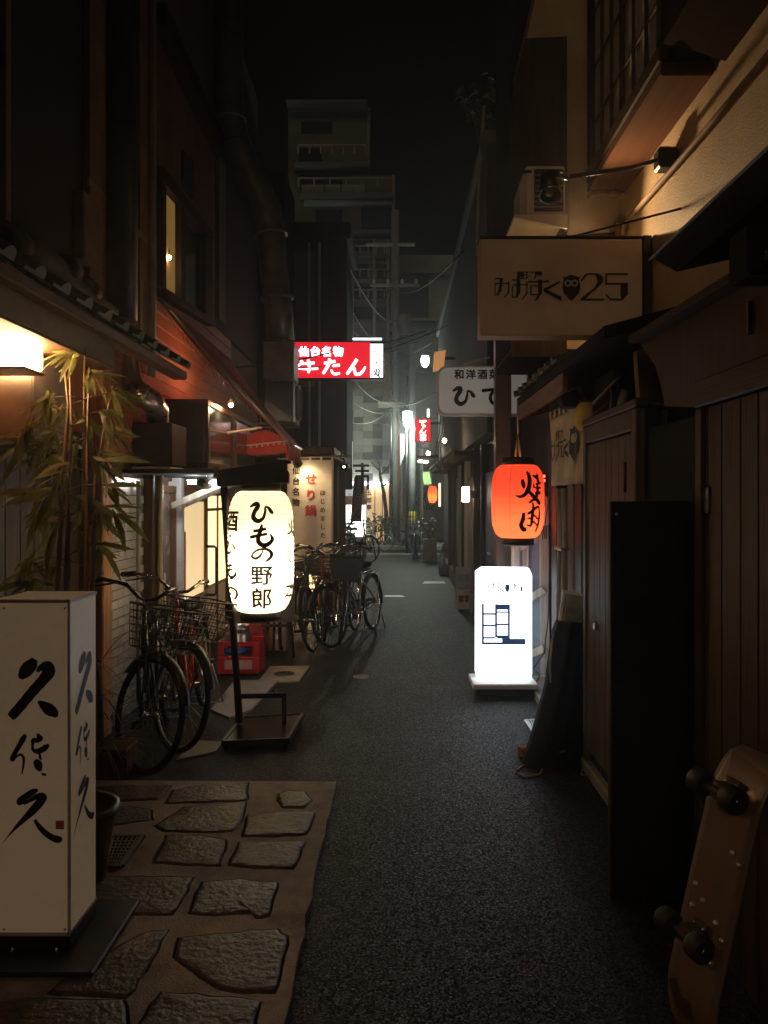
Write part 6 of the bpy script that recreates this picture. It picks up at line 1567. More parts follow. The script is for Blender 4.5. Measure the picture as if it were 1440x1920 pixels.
for j in range(2):
    gq = G(880, 1143)
    cs = thing('bottle_crate', ('lower', 'upper')[j] + ' pale plastic crate of the pair behind the glowing sign', 'crate', gq + Vector((0, 0, 0.3 * j)), 0, 'crates behind the glowing sign')
    z0 = 0.29 * j + 0.003; m_ = M('pale_crate', (0.42, 0.32, 0.3), 0.6) if j == 0 else M('mauve_crate', (0.22, 0.2, 0.24), 0.6)
    x0, x1, y0_, y1_ = gq.x - 0.17, gq.x + 0.19, gq.y, gq.y + 0.28
    for (aa, bb2) in (((x0, y0_, z0), (x1, y0_ + 0.012, z0 + 0.1)), ((x0, y0_, z0 + 0.19), (x1, y0_ + 0.012, z0 + 0.28)), ((x0, y1_ - 0.012, z0), (x1, y1_, z0 + 0.28)), ((x0 - 0.001, y0_ + 0.013, z0), (x0 + 0.012, y1_ - 0.013, z0 + 0.28)), ((x1 - 0.012, y0_ + 0.013, z0), (x1 + 0.001, y1_ - 0.013, z0 + 0.28))):
        B().cbox(aa, bb2, 0.004).build('side', m_, cs)
    B().box((x0 + 0.012, y0_ + 0.013, z0), (x1 - 0.012, y1_ - 0.013, z0 + 0.01)).build('bottom', m_, cs)
    for i in range(5): B().cbox((x0 + 0.01 + i * 0.082, y0_ - 0.003, z0 + 0.1), (x0 + 0.024 + i * 0.082, y0_ + 0.01, z0 + 0.19), 0.002).build('slat', m_, cs)
# straggly climber on the roof of the row house
vn = plant('roof_climber', 'straggly grey climbing plant on the roof edge above the white bar sign', 'plant', (P(905, 0, 8.9).x, 8.9, 5.45), 0.8, 0.3, 12, 220, [leaf_mesh('leaf', 0.08, 0.03, M('grey_leaf', (0.16, 0.16, 0.14), 0.6), 0.6)], 77, scale=1.1)
tag(B().tube([P(895, 478, 8.7), P(899, 330, 8.7), P(908, 200, 8.7)], 0.02, 6).build('roof_post', m_pipe), 'thin pipe rising on the roof of the row house', 'pipe')

# ================================================================== FOREGROUND: standing sign with brush characters
Yq = 2.65
ss = thing('standing_sign', 'square cream standing sign with three black brush characters', 'sign', (-1.2, 2.76, PAD))
sx1 = (130 - VX) * Yq / F; sx0 = sx1 - 0.245; sz0, sz1 = H - (1755 - VY) * Yq / F, H - (1124 - VY) * Yq / F
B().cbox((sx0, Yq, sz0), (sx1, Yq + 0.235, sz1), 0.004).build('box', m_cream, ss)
B().beam((sx1 - 0.001, Yq + 0.001, sz0), (sx1 - 0.001, Yq + 0.001, sz1), 0.008, 0.008).build('corner_trim', M('trim_pale', (0.6, 0.56, 0.48), 0.3), ss)
B().cbox((sx0 + 0.004, Yq + 0.006, PAD + 0.022), (sx1 - 0.004, Yq + 0.229, sz0 - 0.0005), 0.006).build('plinth', m_black, ss)
gp0 = G(180, 1845, PAD + 0.02)
B().cbox((sx0 - 0.15, 2.53, PAD + 0.02), (-0.965, 3.0, PAD + 0.002), 0.006).build('base_plate', M('black_iron_plate', (0.022, 0.021, 0.02), 0.42, var=0.5, scale=12), ss)
for zz_ in (sz0 + 0.006, sz1 - 0.006):
    B().cbox((sx0 - 0.003, Yq - 0.003, zz_ - 0.006), (sx1 + 0.003, Yq + 0.238, zz_ + 0.006), 0.002).build('edge_trim', M('trim_pale', (.6, .56, .48), .3), ss)
for (px, py) in ((8, 1140), (122, 1140), (8, 1742), (122, 1742)):
    p = P(px, py, Yq); B().ball((p.x, Yq - 0.002, p.z), 0.004, 8, 5).build('screw', m_steel, ss)
for px in (22, 105):
    p = P(px, 1783, Yq); B().ball((p.x, Yq + 0.004, p.z), 0.011, 10, 6, (1, 0.5, 1)).build('bolt', m_steel, ss)
def zk(x, y): return (x / 4.8, 1200 + y / 4.8)
BR = [  # (points, widths) traced at 4.8x: three cursive characters
    [(315, 170, 60), (285, 220, 110), (240, 270, 120), (205, 320, 85), (195, 350, 40)],
    [(335, 285, 30), (370, 250, 60), (430, 235, 100), (440, 290, 115), (380, 370, 100), (290, 470, 95), (200, 580, 90), (130, 660, 90), (95, 695, 70)],
    [(345, 550, 20), (385, 580, 70), (440, 620, 110), (490, 660, 85), (505, 695, 30)],
    [(235, 850, 25), (215, 880, 50), (175, 950, 48), (140, 1010, 45), (115, 1070, 50), (108, 1090, 25)],
    [(140, 1060, 12), (180, 1030, 22), (212, 1050, 26), (215, 1110, 22), (205, 1170, 16), (202, 1205, 8)],
    [(345, 840, 20), (352, 870, 44), (372, 885, 40), (340, 905, 38), (305, 900, 44), (296, 940, 26), (300, 985, 30), (340, 1000, 48), (390, 980, 55), (425, 950, 45), (425, 935, 20)],
    [(345, 1000, 30), (360, 1030, 20), (365, 1062, 24), (378, 1074, 12)],
    [(310, 1085, 40), (340, 1110, 75), (355, 1150, 65), (370, 1178, 25)],
    [(375, 1205, 14), (398, 1208, 26), (420, 1216, 10)],
    [(345, 1345, 20), (300, 1365, 55), (230, 1410, 60), (185, 1455, 70), (178, 1485, 30)],
    [(215, 1475, 22), (290, 1430, 40), (360, 1400, 55), (395, 1410, 60), (370, 1450, 75), (290, 1540, 70), (210, 1620, 48), (140, 1690, 28), (80, 1760, 12), (28, 1825, 3)],
    [(315, 1615, 26), (350, 1670, 44), (410, 1735, 54), (480, 1780, 62), (530, 1790, 66), (552, 1772, 30)],
]
fl = Flat()
for s in BR: fl.stroke([(*zk(x, y), w / 4.8) for x, y, w in s], 5)
fl.lay('brush_lettering', m_ink, ss, facing_px(Yq, 0.002))
# the same characters on the alley side of the box, with a bluish print
def side_map(u, v):       # front pixel -> fraction across the front face -> side face
    p = P(u, v, Yq); t_ = (p.x - sx0) / (sx1 - sx0); return (sx1 + 0.002, Yq + 0.235 * min(0.97, max(0.03, t_)), p.z)
fl.lay('side_lettering', M('side_ink', (0.03, 0.04, 0.05), 0.5, rnd=0), ss, side_map)
sl3 = Flat().rect(*zk(503, 1622), *zk(580, 1700)); sl3.lay('red_seal', M('seal_red', (0.62, 0.14, 0.06), 0.6, rnd=0), ss, facing_px(Yq, 0.003))

# ================================================================== bamboo in a pot, plus dry grasses at the wall
bmb = thing('potted_bamboo', 'tall potted bamboo with drooping leaves behind the cream standing sign', 'bamboo', (-1.33, 3.2, PAD))
pc = Vector((-1.30, 3.2, PAD + 0.001))
B().lathe([(0.001, 0), (0.13, 0), (0.165, 0.25), (0.18, 0.26), (0.18, 0.29), (0.155, 0.29), (0.15, 0.25), (0.001, 0.245)], pc, 24).build('pot', m_pot, bmb)
CUL = [((108, 1110), (118, 900), (128, 760), (122, 700)), ((124, 1110), (128, 950), (134, 800), (130, 650)), ((153, 1110), (157, 900), (158, 760), (160, 640)), ((162, 1110), (163, 950), (164, 820), (168, 690)), ((172, 1110), (180, 900), (200, 780), (215, 720))]
for i, cu in enumerate(CUL):
    Yc = 3.2 + 0.05 * (i % 3)
    b0 = Vector((pc.x + 0.02 * (i - 2), pc.y + 0.03 * (i % 3 - 1), PAD + 0.2))
    pts = [b0] + [P(*c_, Yc + (1110 - c_[1]) / 470 * 0.62) for c_ in cu]
    dense = []
    for a_, b2 in zip(pts, pts[1:]):
        for t_ in (0, 0.33, 0.66): dense.append(a_.lerp(b2, t_))
    dense.append(pts[-1])
    rads = [0.011 * (1 - 0.6 * j / len(dense)) * (1.25 if j % 2 == 0 else 1) for j in range(len(dense))]
    B().tube(dense, rads, 7).build('culm', m_culm, bmb)
lm_b = [leaf_mesh('leaf', 0.13, 0.023, m_leaf, 0.25), leaf_mesh('leaf', 0.105, 0.021, m_leaf, 0.55), leaf_mesh('leaf', 0.145, 0.024, m_leaf, 0.1)]
CL = [(48, 800), (40, 830), (75, 842), (100, 745), (128, 770), (160, 790), (190, 775), (205, 810), (62, 915), (95, 925), (80, 960), (125, 880), (198, 870), (212, 955), (200, 910), (105, 990), (70, 1045), (62, 1085), (115, 1050), (188, 1020), (170, 700), (138, 660), (212, 735), (90, 760), (140, 830), (170, 850), (110, 860), (145, 940), (150, 1000), (185, 960), (70, 790), (105, 815), (120, 950)]
rl = random.Random(3)
twg = B()
for (px, py) in CL:
    Yc = 3.22 + (1110 - py) / 470 * 0.62 + rl.uniform(-.1, .14); c = P(px, py, Yc)
    st_ = P(rl.choice((118, 130, 157, 164)), py + rl.uniform(5, 40), 3.24 + (1110 - py) / 470 * 0.6)
    if (c - st_).length > 0.04: twg.tube([st_, st_.lerp(c, 0.5) + Vector((0, 0, 0.015)), c], [0.0035, 0.0028, 0.0018], 5)
    outw = 0 if px > 140 else math.pi
    for k_ in range(9):
        az = outw + rl.gauss(0, 0.9); dip = rl.uniform(-0.15, 1.25)
        m4 = T(c + Vector((rl.uniform(-.02, .02), rl.uniform(-.03, .03), rl.uniform(-.03, .03)))) @ Matrix.Rotation(az, 4, 'Z') @ Matrix.Rotation(dip, 4, 'Y') @ Matrix.Rotation(rl.uniform(-1.2, 1.2), 4, 'X') @ Matrix.Scale(rl.uniform(.7, 1.45), 4)
        inst('leaf', rl.choice(lm_b), bmb, m4)
twg.build('twig', m_culm, bmb)
gr = thing('dry_grass_pot', 'clump of dry grass blades in a brown block pot at the tiled wall', 'plant', G(205, 1465))
gb = G(212, 1466)
B().cbox((gb.x - 0.2, gb.y, PAD if gb.y < pe.y else 0.0), (gb.x + 0.07, gb.y + 0.22, 0.17), 0.012).build('block_pot', wood('pot_wood', (0.12, 0.06, 0.04)), gr)
lg = [leaf_mesh('leaf', 0.3, 0.01, m_dryleaf, 0.5, 6), leaf_mesh('leaf', 0.22, 0.009, m_dryleaf, 0.9, 6)]
for i in range(60):
    z0 = rl.choice((0.17, 0.17, 0.3, 0.45, 0.62))
    p = Vector((gb.x - 0.1 + rl.uniform(-.06, .06), gb.y + 0.1 + rl.uniform(-.06, .06), z0))
    m4 = T(p) @ Matrix.Rotation(rl.uniform(-2.2, 1.0), 4, 'Z') @ Matrix.Rotation(rl.uniform(-1.2, -0.1), 4, 'Y') @ Matrix.Scale(rl.uniform(.7, 1.15), 4)
    inst('leaf', rl.choice(lg), gr, m4)
B().tube([(gb.x - 0.1, gb.y + 0.1, 0.1), (gb.x - 0.11, gb.y + 0.1, 0.65)], [0.02, 0.012], 7).build('stem', m_culm, gr)

# ================================================================== bicycles
BK = {}
def bk(key, fn):
    if key not in BK:
        me = fn().mesh(key); me.materials.append(m_black); BK[key] = me
    return BK[key]
WR = 0.325
def wheel_ring(r, t, n=40, m=8):
    return B().tube([(r * math.cos(2 * math.pi * i / n), 0, r * math.sin(2 * math.pi * i / n)) for i in range(n)], t, m, closed=True)
def spokes():
    b = B()
    for i in range(28):
        a_ = 2 * math.pi * i / 28; s = 0.028 * (1 if i % 2 else -1); h = a_ + (0.5 if i % 4 < 2 else -0.5)
        b.tube([(0.022 * math.cos(h), s, 0.022 * math.sin(h)), (0.298 * math.cos(a_), 0, 0.298 * math.sin(a_))], 0.0013, 3, cap=False)
    return b
def guard(a0, a1, r):
    b = B(); vs = []; fs = []; n = 16
    for i in range(n + 1):
        a_ = R(a0 + (a1 - a0) * i / n)
        for (dy, dr) in ((-0.028, -0.012), (-0.02, 0.004), (0, 0.009), (0.02, 0.004), (0.028, -0.012)):
            vs.append(((r + dr) * math.cos(a_), dy, (r + dr) * math.sin(a_)))
    for i in range(n):
        for j in range(4): q = i * 5 + j; fs.append((q, q + 1, q + 6, q + 5))
    return b.add(vs, fs, True)
HB, HT = Vector((0.40, 0, 0.62)), Vector((0.335, 0, 0.80))
FH, RH, BBK = Vector((0.545, 0, 0.335)), Vector((-0.545, 0, 0.335)), Vector((-0.06, 0, 0.28))
def frame_city():
    b = B()
    b.tube([HB, HT], 0.02, 10)
    b.tube([HT.lerp(HB, 0.35), (0.2, 0, 0.52), (0.05, 0, 0.37), BBK], 0.017, 8)
    b.tube([HB + Vector((0, 0, 0.01)), (0.24, 0, 0.4), (0.08, 0, 0.29), BBK], 0.019, 8)
    b.tube([BBK, (-0.19, 0, 0.70)], 0.017, 8)
    for s in (-1, 1):
        b.tube([BBK + Vector((0, 0.03 * s, 0)), RH + Vector((0, 0.055 * s, 0))], 0.010, 6)
        b.tube([(-0.175, 0.012 * s, 0.64), RH + Vector((0, 0.055 * s, 0))], 0.008, 6)
    return b
def fork():
    b = B()
    for s in (-1, 1): b.tube([HB + Vector((0.0, 0.0, -0.01)), HB + Vector((0.012, 0.045 * s, -0.03)), (0.49, 0.048 * s, 0.44), FH + Vector((0, 0.048 * s, 0))], 0.011, 6)
    b.tube([HB + Vector((0.002, 0, -0.012)), HT, HT + Vector((-0.05, 0, 0.15))], 0.014, 8)
    return b
def bars():
    b = B(); z = 0.985
    c0 = Vector((0.285, 0, 0.95))
    for s in (-1, 1):
        b.tube([c0, (0.31, 0.06 * s, 0.965), (0.3, 0.15 * s, 1.03), (0.22, 0.25 * s, 1.04), (0.08, 0.28 * s, 1.02)], 0.0115, 7)
    return b
def grip(s): return B().tube([(0.2, 0.257 * s, 1.038), (0.07, 0.282 * s, 1.018)], 0.017, 8)
def levers():
    b = B()
    for s in (-1, 1):
        b.tube([(0.27, 0.2 * s, 1.03), (0.24, 0.25 * s, 1.01), (0.14, 0.285 * s, 0.985)], 0.006, 5)
        b.tube([(0.27, 0.2 * s, 1.03), (0.42, 0.12 * s, 1.0), (0.46, 0.02 * s, 0.8), (0.42, 0, 0.66)], 0.003, 4)
    return b
def basket(solid=False):
    b = B(); x0, x1, z0, z1 = 0.42, 0.68, 0.70, 0.94
    def ringp(z, g): return [(x0 - g * 0.1, -0.13 - g, z), (x1 + g, -0.13 - g, z), (x1 + g, 0.13 + g, z), (x0 - g * 0.1, 0.13 + g, z)]
    for i in range(7):
        t_ = i / 6; b.tube(ringp(z0 + (z1 - z0) * t_, 0.045 * t_), 0.0055 if i == 6 else 0.0025, 4, closed=True)
    lo, hi = ringp(z0, 0), ringp(z1, 0.045)
    for k_ in range(4):
        p0, p1 = Vector(lo[k_]), Vector(lo[(k_ + 1) % 4]); q0, q1 = Vector(hi[k_]), Vector(hi[(k_ + 1) % 4])
        for i in range(8): b.tube([p0.lerp(p1, i / 8), q0.lerp(q1, i / 8)], 0.0022, 3, cap=False)
    for i in range(7): b.tube([(x0 + (x1 - x0) * i / 6, -0.13, z0), (x0 + (x1 - x0) * i / 6, 0.13, z0)], 0.0022, 3)
    if solid:
        for k_ in range(4): b.add([lo[k_], lo[(k_ + 1) % 4], hi[(k_ + 1) % 4], hi[k_]], [(0, 1, 2, 3)])
    b.tube([(0.42, 0.0, 0.7), HB + Vector((0.02, 0, 0.03))], 0.008, 5)
    for s in (-1, 1): b.tube([(0.55, 0.1 * s, 0.7), FH + Vector((0, 0.055 * s, 0))], 0.005, 5)
    return b
def saddle():
    b = B(); vs = []; fs = []; n = 10
    secs = [(-0.34, 0.085, 0.79), (-0.3, 0.1, 0.82), (-0.22, 0.095, 0.825), (-0.14, 0.05, 0.82), (-0.07, 0.026, 0.815), (-0.04, 0.016, 0.795)]
    for (x, w, z) in secs:
        for i in range(n):
            a_ = 2 * math.pi * i / n; vs.append((x, w * math.cos(a_), z + (0.02 if math.sin(a_) > 0 else 0.04) * math.sin(a_)))
    for j in range(len(secs) - 1):
        for i in range(n): fs.append((j * n + i, j * n + (i + 1) % n, (j + 1) * n + (i + 1) % n, (j + 1) * n + i))
    fs += [tuple(range(n)), tuple((len(secs) - 1) * n + i for i in range(n))]
    return b.add(vs, fs, True)
def post_(): return B().tube([(-0.175, 0, 0.66), (-0.215, 0, 0.79)], 0.013, 8)
def crank():
    b = B().lathe([(0.001, -0.045), (0.085, -0.045), (0.085, -0.04), (0.001, -0.04)], BBK, 24, 'y')
    b.tube([BBK + Vector((0, -0.06, 0)), BBK + Vector((0.1, -0.065, -0.13))], 0.009, 6).tube([BBK + Vector((0, 0.06, 0)), BBK + Vector((-0.1, 0.065, 0.13))], 0.009, 6)
    return b.tube([BBK + Vector((0, -0.062, 0)), BBK + Vector((0, 0.062, 0))], 0.018, 8)
def pedal(s):
    c_ = BBK + Vector((-0.1 * s, 0.11 * s, 0.13 * s)); return B().cbox(c_ - Vector((0.045, 0.035, 0.012)), c_ + Vector((0.045, 0.035, 0.012)), 0.004)
def chain_guard():
    return B().prism([(-0.56, -0.058, 0.30), (-0.06, -0.058, 0.22), (0.04, -0.058, 0.28), (0.02, -0.058, 0.36), (-0.06, -0.058, 0.38), (-0.56, -0.058, 0.37)], (0, 0.012, 0))
def rack():
    b = B()
    for s in (-1, 1):
        b.tube([(-0.2, 0.05 * s, 0.68), (-0.72, 0.06 * s, 0.70)], 0.006, 5).tube([(-0.68, 0.06 * s, 0.70), RH + Vector((0, 0.065 * s, 0))], 0.005, 5)
    for i in range(5): b.tube([(-0.25 - 0.11 * i, -0.055, 0.69), (-0.25 - 0.11 * i, 0.055, 0.69)], 0.004, 5)
    return b
def stand():
    b = B()
    for s in (-1, 1): b.tube([RH + Vector((0, 0.07 * s, 0)), (-0.60, 0.13 * s, 0.015)], 0.007, 6)
    return b.tube([(-0.60, -0.13, 0.012), (-0.60, 0.13, 0.012)], 0.008, 6)
def hub(): return B().lathe([(0.001, -0.05), (0.022, -0.05), (0.022, -0.025), (0.014, -0.02), (0.014, 0.02), (0.022, 0.025), (0.022, 0.05), (0.001, 0.05)], (0, 0, 0), 12, 'y')
def headlamp(): return B().lathe([(0.001, -0.04), (0.028, -0.03), (0.034, 0.03), (0.001, 0.035)], (0.55, 0.0, 0.665), 12, 'x')
m_chrome = M('chrome', (0.7, 0.7, 0.68), 0.14, metal=1.0, var=0.15, dirt=(0.3, 0.22, 0.15), dirt_amt=0.3, dscale=20)
m_silver = M('silver_paint', (0.5, 0.5, 0.5), 0.3, metal=0.7)
m_basket = M('black_basket', (0.02, 0.02, 0.02), 0.5)
m_spoke = M('spoke_steel', (0.45, 0.45, 0.44), 0.3, metal=1.0)
def bike(label, x, y, head, steer, fcol, grp, bcol=None, solid=False, has_basket=True, rim=None, lean=3, scale=1.0, saddle_col=None, bar_col=None):
    t = thing('bicycle', label, 'bicycle', (x, y, 0.0), R(head), grp)
    t.rotation_euler = (R(lean), 0, R(head)); t.scale = (scale,) * 3
    I = Matrix.Identity(4)
    ax = (HT - HB).normalized()
    S = T(HB) @ Matrix.Rotation(R(steer), 4, ax) @ T(-HB)
    def part(nm, key, fn, mat, m4=I, parent=None):
        return inst(nm, bk(key, fn), parent or t, m4, True, mat)
    part('frame', 'b_frame', frame_city, fcol); part('fork', 'b_fork', fork, fcol, S)
    for (hubp, m4) in ((FH, S @ T(FH)), (RH, T(RH))):
        w = part('wheel', 'b_tyre', lambda: wheel_ring(WR - 0.018, 0.018), m_rubber, m4)
        for nm, key, fn, mt in (('rim', 'b_rim', lambda: wheel_ring(0.292, 0.009, 36, 6), rim or m_chrome), ('spokes', 'b_spk', spokes, m_spoke), ('hub', 'b_hub', hub, m_chrome)):
            c_ = inst(nm, bk(key, fn), None, I, True, mt); c_.parent = w
    part('mudguard', 'b_mgf', lambda: guard(20, 150, 0.345), bcol or m_black, S @ T(FH)); part('mudguard', 'b_mgr', lambda: guard(10, 190, 0.345), bcol or m_black, T(RH))
    h = part('handlebar', 'b_bars', bars, bar_col or m_chrome, S)
    for nm, key, fn, mt in (('grip', 'b_gripL', lambda: grip(1), m_rubber), ('grip', 'b_gripR', lambda: grip(-1), m_rubber), ('brake_levers', 'b_lev', levers, m_black)):
        c_ = inst(nm, bk(key, fn), None, I, True, mt); c_.parent = h
    part('saddle', 'b_sad', saddle, saddle_col or m_rubber); part('seat_post', 'b_post', post_, m_chrome)
    part('crank', 'b_crank', crank, m_chrome); part('pedal', 'b_pedL', lambda: pedal(1), m_rubber); part('pedal', 'b_pedR', lambda: pedal(-1), m_rubber)
    part('chain_guard', 'b_cg', chain_guard, bcol or m_black); part('rear_rack', 'b_rack', rack, m_silver); part('kickstand', 'b_std', stand, m_silver)
    part('headlamp', 'b_hl', headlamp, m_chrome, S)
    if has_basket: part('basket', 'b_bskS' if solid else 'b_bsk', (lambda: basket(True)) if solid else basket, m_basket, S)
    return t
m_blue = M('dark_blue_paint', (0.012, 0.018, 0.06), 0.25, coat=0.4); m_redp = M('red_bike_paint', (0.55, 0.07, 0.03), 0.3, coat=0.4)
m_greenp = M('green_bike_paint', (0.02, 0.07, 0.04), 0.3, coat=0.4); m_blackp = M('black_bike_paint', (0.012, 0.012, 0.012), 0.22, coat=0.4)
m_creamp = M('cream_bike_paint', (0.5, 0.46, 0.38), 0.35); m_whitep = M('white_bike_paint', (0.65, 0.66, 0.64), 0.3)
gA = 'bicycles by the white tiled wall'
bike('dark blue bicycle with wire basket leaning by the white tiled wall', -1.50, 5.03, -80, 42, m_blue, gA, bar_col=m_blackp, rim=m_blackp)
bike('red-framed bicycle parked behind the dark blue one at the glass door', -1.38, 5.42, -84, 40, m_redp, gA, lean=4, rim=M('pale_rim', (0.62, 0.62, 0.6), 0.3, metal=0.2))
gB = 'bicycles parked by the hanging banner'
bike('black bicycle with raised curved handlebar parked against the banner', -1.12, 8.7, -95, 10, m_blackp, gB, has_basket=False)
bike('green bicycle in the middle of the cluster below the banner', -0.95, 8.55, -80, -18, m_greenp, gB)
bike('red bicycle with child-size saddle in the cluster below the banner', -0.76, 9.1, -92, 12, m_redp, gB)
bike('brown bicycle with chrome rims squeezed between the red and silver ones', -0.58, 8.8, -100, -20, M('brown_bike_paint', (0.16, 0.08, 0.04), 0.3, coat=0.4), gB, has_basket=False)
bike('cream bicycle with basket at the rear of the cluster by the banner', -0.88, 9.5, -86, 14, m_creamp, gB)
bike('silver bicycle with dark solid basket at the alley edge of the cluster', -0.43, 8.9, -106, 22, m_silver, gB, solid=True)
gC = 'bicycles at the far end of the alley'
for i, (px, py, hd_, st_, c_, lb_) in enumerate([
    (655, 1052, -80, 10, m_blackp, 'black bicycle nearest the pink upright banner'), (672, 1056, -60, 20, m_blackp, 'black bicycle with turned wheel beside the pink banner'), (690, 1050, -70, -20, m_silver, 'silver bicycle at the outer edge of the group by the pink banner'),
    (640, 1075, -90, 5, m_greenp, 'green bicycle half hidden behind the banner post'),
    (780, 1050, -95, 10, m_blackp, 'black bicycle parked before the tall pale planter'), (792, 1036, -100, 12, m_silver, 'grey bicycle behind the black one by the planter')]):
    g = G(px, py); bike(lb_, g.x, g.y + 0.4, hd_, st_, c_, gC, has_basket=i % 2 == 0)
g = G(715, 1022); bike('white bicycle leaning across the end of the alley', g.x, g.y, -25, -30, m_whitep, gC, has_basket=False, bcol=m_whitep)
g = G(748, 1034); bike('small folding bicycle with small wheels before the grey cabinet', g.x, g.y, 178, 10, m_silver, gC, has_basket=False, scale=0.74)
# cover over a bicycle
g = G(645, 1048)
cvr = thing('bicycle_cover', 'dark navy cloth draped over a bicycle beside the white light box', 'cover', (g.x, g.y + 0.3, 0.6))
vs = []; fs = []; n, m = 12, 7
for j in range(m + 1):
    for i in range(n):
        a_ = 2 * math.pi * i / n; t_ = j / m
        vs.append((g.x + (0.04 + 0.2 * t_ ** 0.7) * math.cos(a_) * (1 + 0.1 * math.sin(3 * a_)), g.y + 0.3 + (0.06 + 0.35 * t_ ** 0.7) * math.sin(a_), 1.18 - 0.5 * t_ + 0.02 * math.sin(5 * a_) * t_))
for j in range(m):
    for i in range(n): fs.append((j * n + i, j * n + (i + 1) % n, (j + 1) * n + (i + 1) % n, (j + 1) * n + i))
fs.append(tuple(range(n)))
o = B().add(vs, fs, True).build('cloth', M('navy_cloth', (0.015, 0.02, 0.045), 0.7), cvr)

# ================================================================== lantern stand and the big white lantern
ls = thing('lantern_stand', 'black wheeled steel stand with a small roof holding the white lantern', 'lantern stand', (-0.9, 5.35, 0))
Yc = 5.3
pb0, pt0 = P(449, 1372, 5.25), P(419, 900, 5.3)
pb0.z = 0.08
B().tube([pb0, pt0], 0.024, 4).build('pole', m_black, ls)
base = [G(418, 1390, 0.07), G(540, 1385, 0.07), G(567, 1338, 0.07), G(455, 1344, 0.07)]
B().prism(base, (0, 0, -0.022)).build('base_plate', M('red_black_plate', (0.02, 0.013, 0.012), 0.22, var=0.3), ls)
for p, q in zip(base, base[1:] + base[:1]): B().beam(p + Vector((0, 0, -0.012)), q + Vector((0, 0, -0.012)), 0.02, 0.035).build('plate_edge', m_black, ls)
fr = [P(452, 1305, 5.25), P(533, 1303, 5.3), P(533, 1372, 5.28)]
fr[2].z = 0.072
B().beam(fr[0], fr[1], 0.03, 0.03).build('rail', m_black, ls); B().beam(fr[1] + Vector((0, 0, 0.014)), fr[2], 0.03, 0.03).build('upright', m_black, ls)
B().tube([(fr[1].x - 0.05 + 0.012 * math.cos(a_ * 0.7), fr[1].y, fr[1].z + 0.027 + 0.012 * math.sin(a_ * 0.7)) for a_ in range(9)], 0.003, 5, closed=True).build('ring', m_steel, ls)
for p in base:
    c_ = sum(base, Vector()) / 4; q = p.lerp(c_, 0.08); q.z = 0.025
    B().lathe([(0.001, -0.011), (0.024, -0.011), (0.024, 0.011), (0.001, 0.011)], q, 14, 'x').build('caster', m_rubber, ls)
rf = thing('_', '', '') if False else None
lc = P(489, 1033, 5.35)
ra, rb2 = P(405, 911, 5.2), P(541, 868, 5.2)
roofp = [P(408, 912, 5.16), P(404, 902, 5.16), P(412, 884, 5.16), P(526, 868, 5.16), P(541, 884, 5.16), P(541, 904, 5.16)]
B().prism(roofp, (-0.05, 0.42, 0)).build('roof', m_matte, ls)
B().beam(P(409, 884, 5.18), P(545, 866, 5.18), 0.05, 0.02).build('roof_ridge', m_matte, ls)
B().cbox((lc.x - 0.02, 5.2, P(0, 908, 5.3).z), (lc.x + 0.02, 5.5, P(0, 902, 5.3).z), 0.003).build('hanger', m_black, ls)
bp2 = P(437, 1145, 5.27); B().cbox(bp2 - Vector((0.05, 0.02, 0.05)), bp2 + Vector((-0.012, 0.02, 0.05)), 0.004).build('switch_box', m_matte, ls)

def lantern_profile(Rr, hh, nrib, amp):
    out = []
    N_ = nrib * 3
    for i in range(N_ + 1):
        t_ = -1 + 2 * i / N_
        r_ = Rr * (0.62 + 0.38 * (1 - abs(t_) ** 4.2) ** 0.62)
        r_ += -amp if i % 3 == 0 else (amp * 0.5)
        out.append((r_, hh * t_))
    return out
def lantern_r(prof, z):
    for (r0, z0), (r1, z1_) in zip(prof, prof[1:]):
        if z0 <= z <= z1_: return r0 + (r1 - r0) * (z - z0) / max(1e-6, z1_ - z0)
    return prof[0][0]
def lantern(name, label, c, Rr, hh, mat, nrib, amp, ribcol, en, col, bulb_dz, capr=0.6, hoops=True):
    t = thing(name, label, 'lantern', c - Vector((0, 0, hh)))
    prof = lantern_profile(Rr, hh, nrib, amp)
    B().lathe(prof, c, 48).build('paper', mat, t)
    hp_ = B()
    for i in range(1, nrib):
        r_, z_ = prof[i * 3]; hp_.tube([(c.x + (r_ + 0.0006) * math.cos(2 * math.pi * k_ / 40), c.y + (r_ + 0.0006) * math.sin(2 * math.pi * k_ / 40), c.z + z_) for k_ in range(40)], 0.0011, 3, closed=True)
    hp_.build('hoops', ribcol, t)
    sm_ = B()
    for k_ in range(8):
        a_ = 2 * math.pi * k_ / 8 + 0.35; sm_.tube([(c.x + (r_ + 0.001) * math.cos(a_), c.y + (r_ + 0.001) * math.sin(a_), c.z + z_) for r_, z_ in prof[::3]], 0.0014, 3)
    sm_.build('seams', ribcol, t)
    r0 = prof[0][0]
    for s in (-1, 1):
        zc_ = s * hh
        B().lathe([(r0 * 0.98, zc_ - s * 0.004), (r0 * 1.0, zc_ - s * 0.002), (r0 * 1.0, zc_ + s * 0.055), (r0 * 0.8, zc_ + s * 0.06), (r0 * 0.8, zc_)], c, 28).build('ring', m_black, t)
    B().lathe([(0.001, -hh - 0.05), (r0 * 0.8, -hh - 0.05)], c, 24).build('bottom_plate', m_black, t)
    B().lathe([(r0 * 0.3, hh + 0.05), (r0 * 0.8, hh + 0.05)], c, 24).build('top_plate', m_black, t)
    lamp('bulb_light', t, c + Vector((0, 0, bulb_dz)), en, col, 0.045)
    return t, prof
def wrap(c, prof, ang0, off=0.0045):
    def fn(u, v):
        zz_ = max(prof[0][1], min(prof[-1][1], v)); r_ = lantern_r(prof, zz_) + off; r_s = max(r[0] for r in prof)
        a_ = ang0 + u / r_s
        return (c.x + r_ * math.cos(a_), c.y + r_ * math.sin(a_), c.z + v)
    return fn
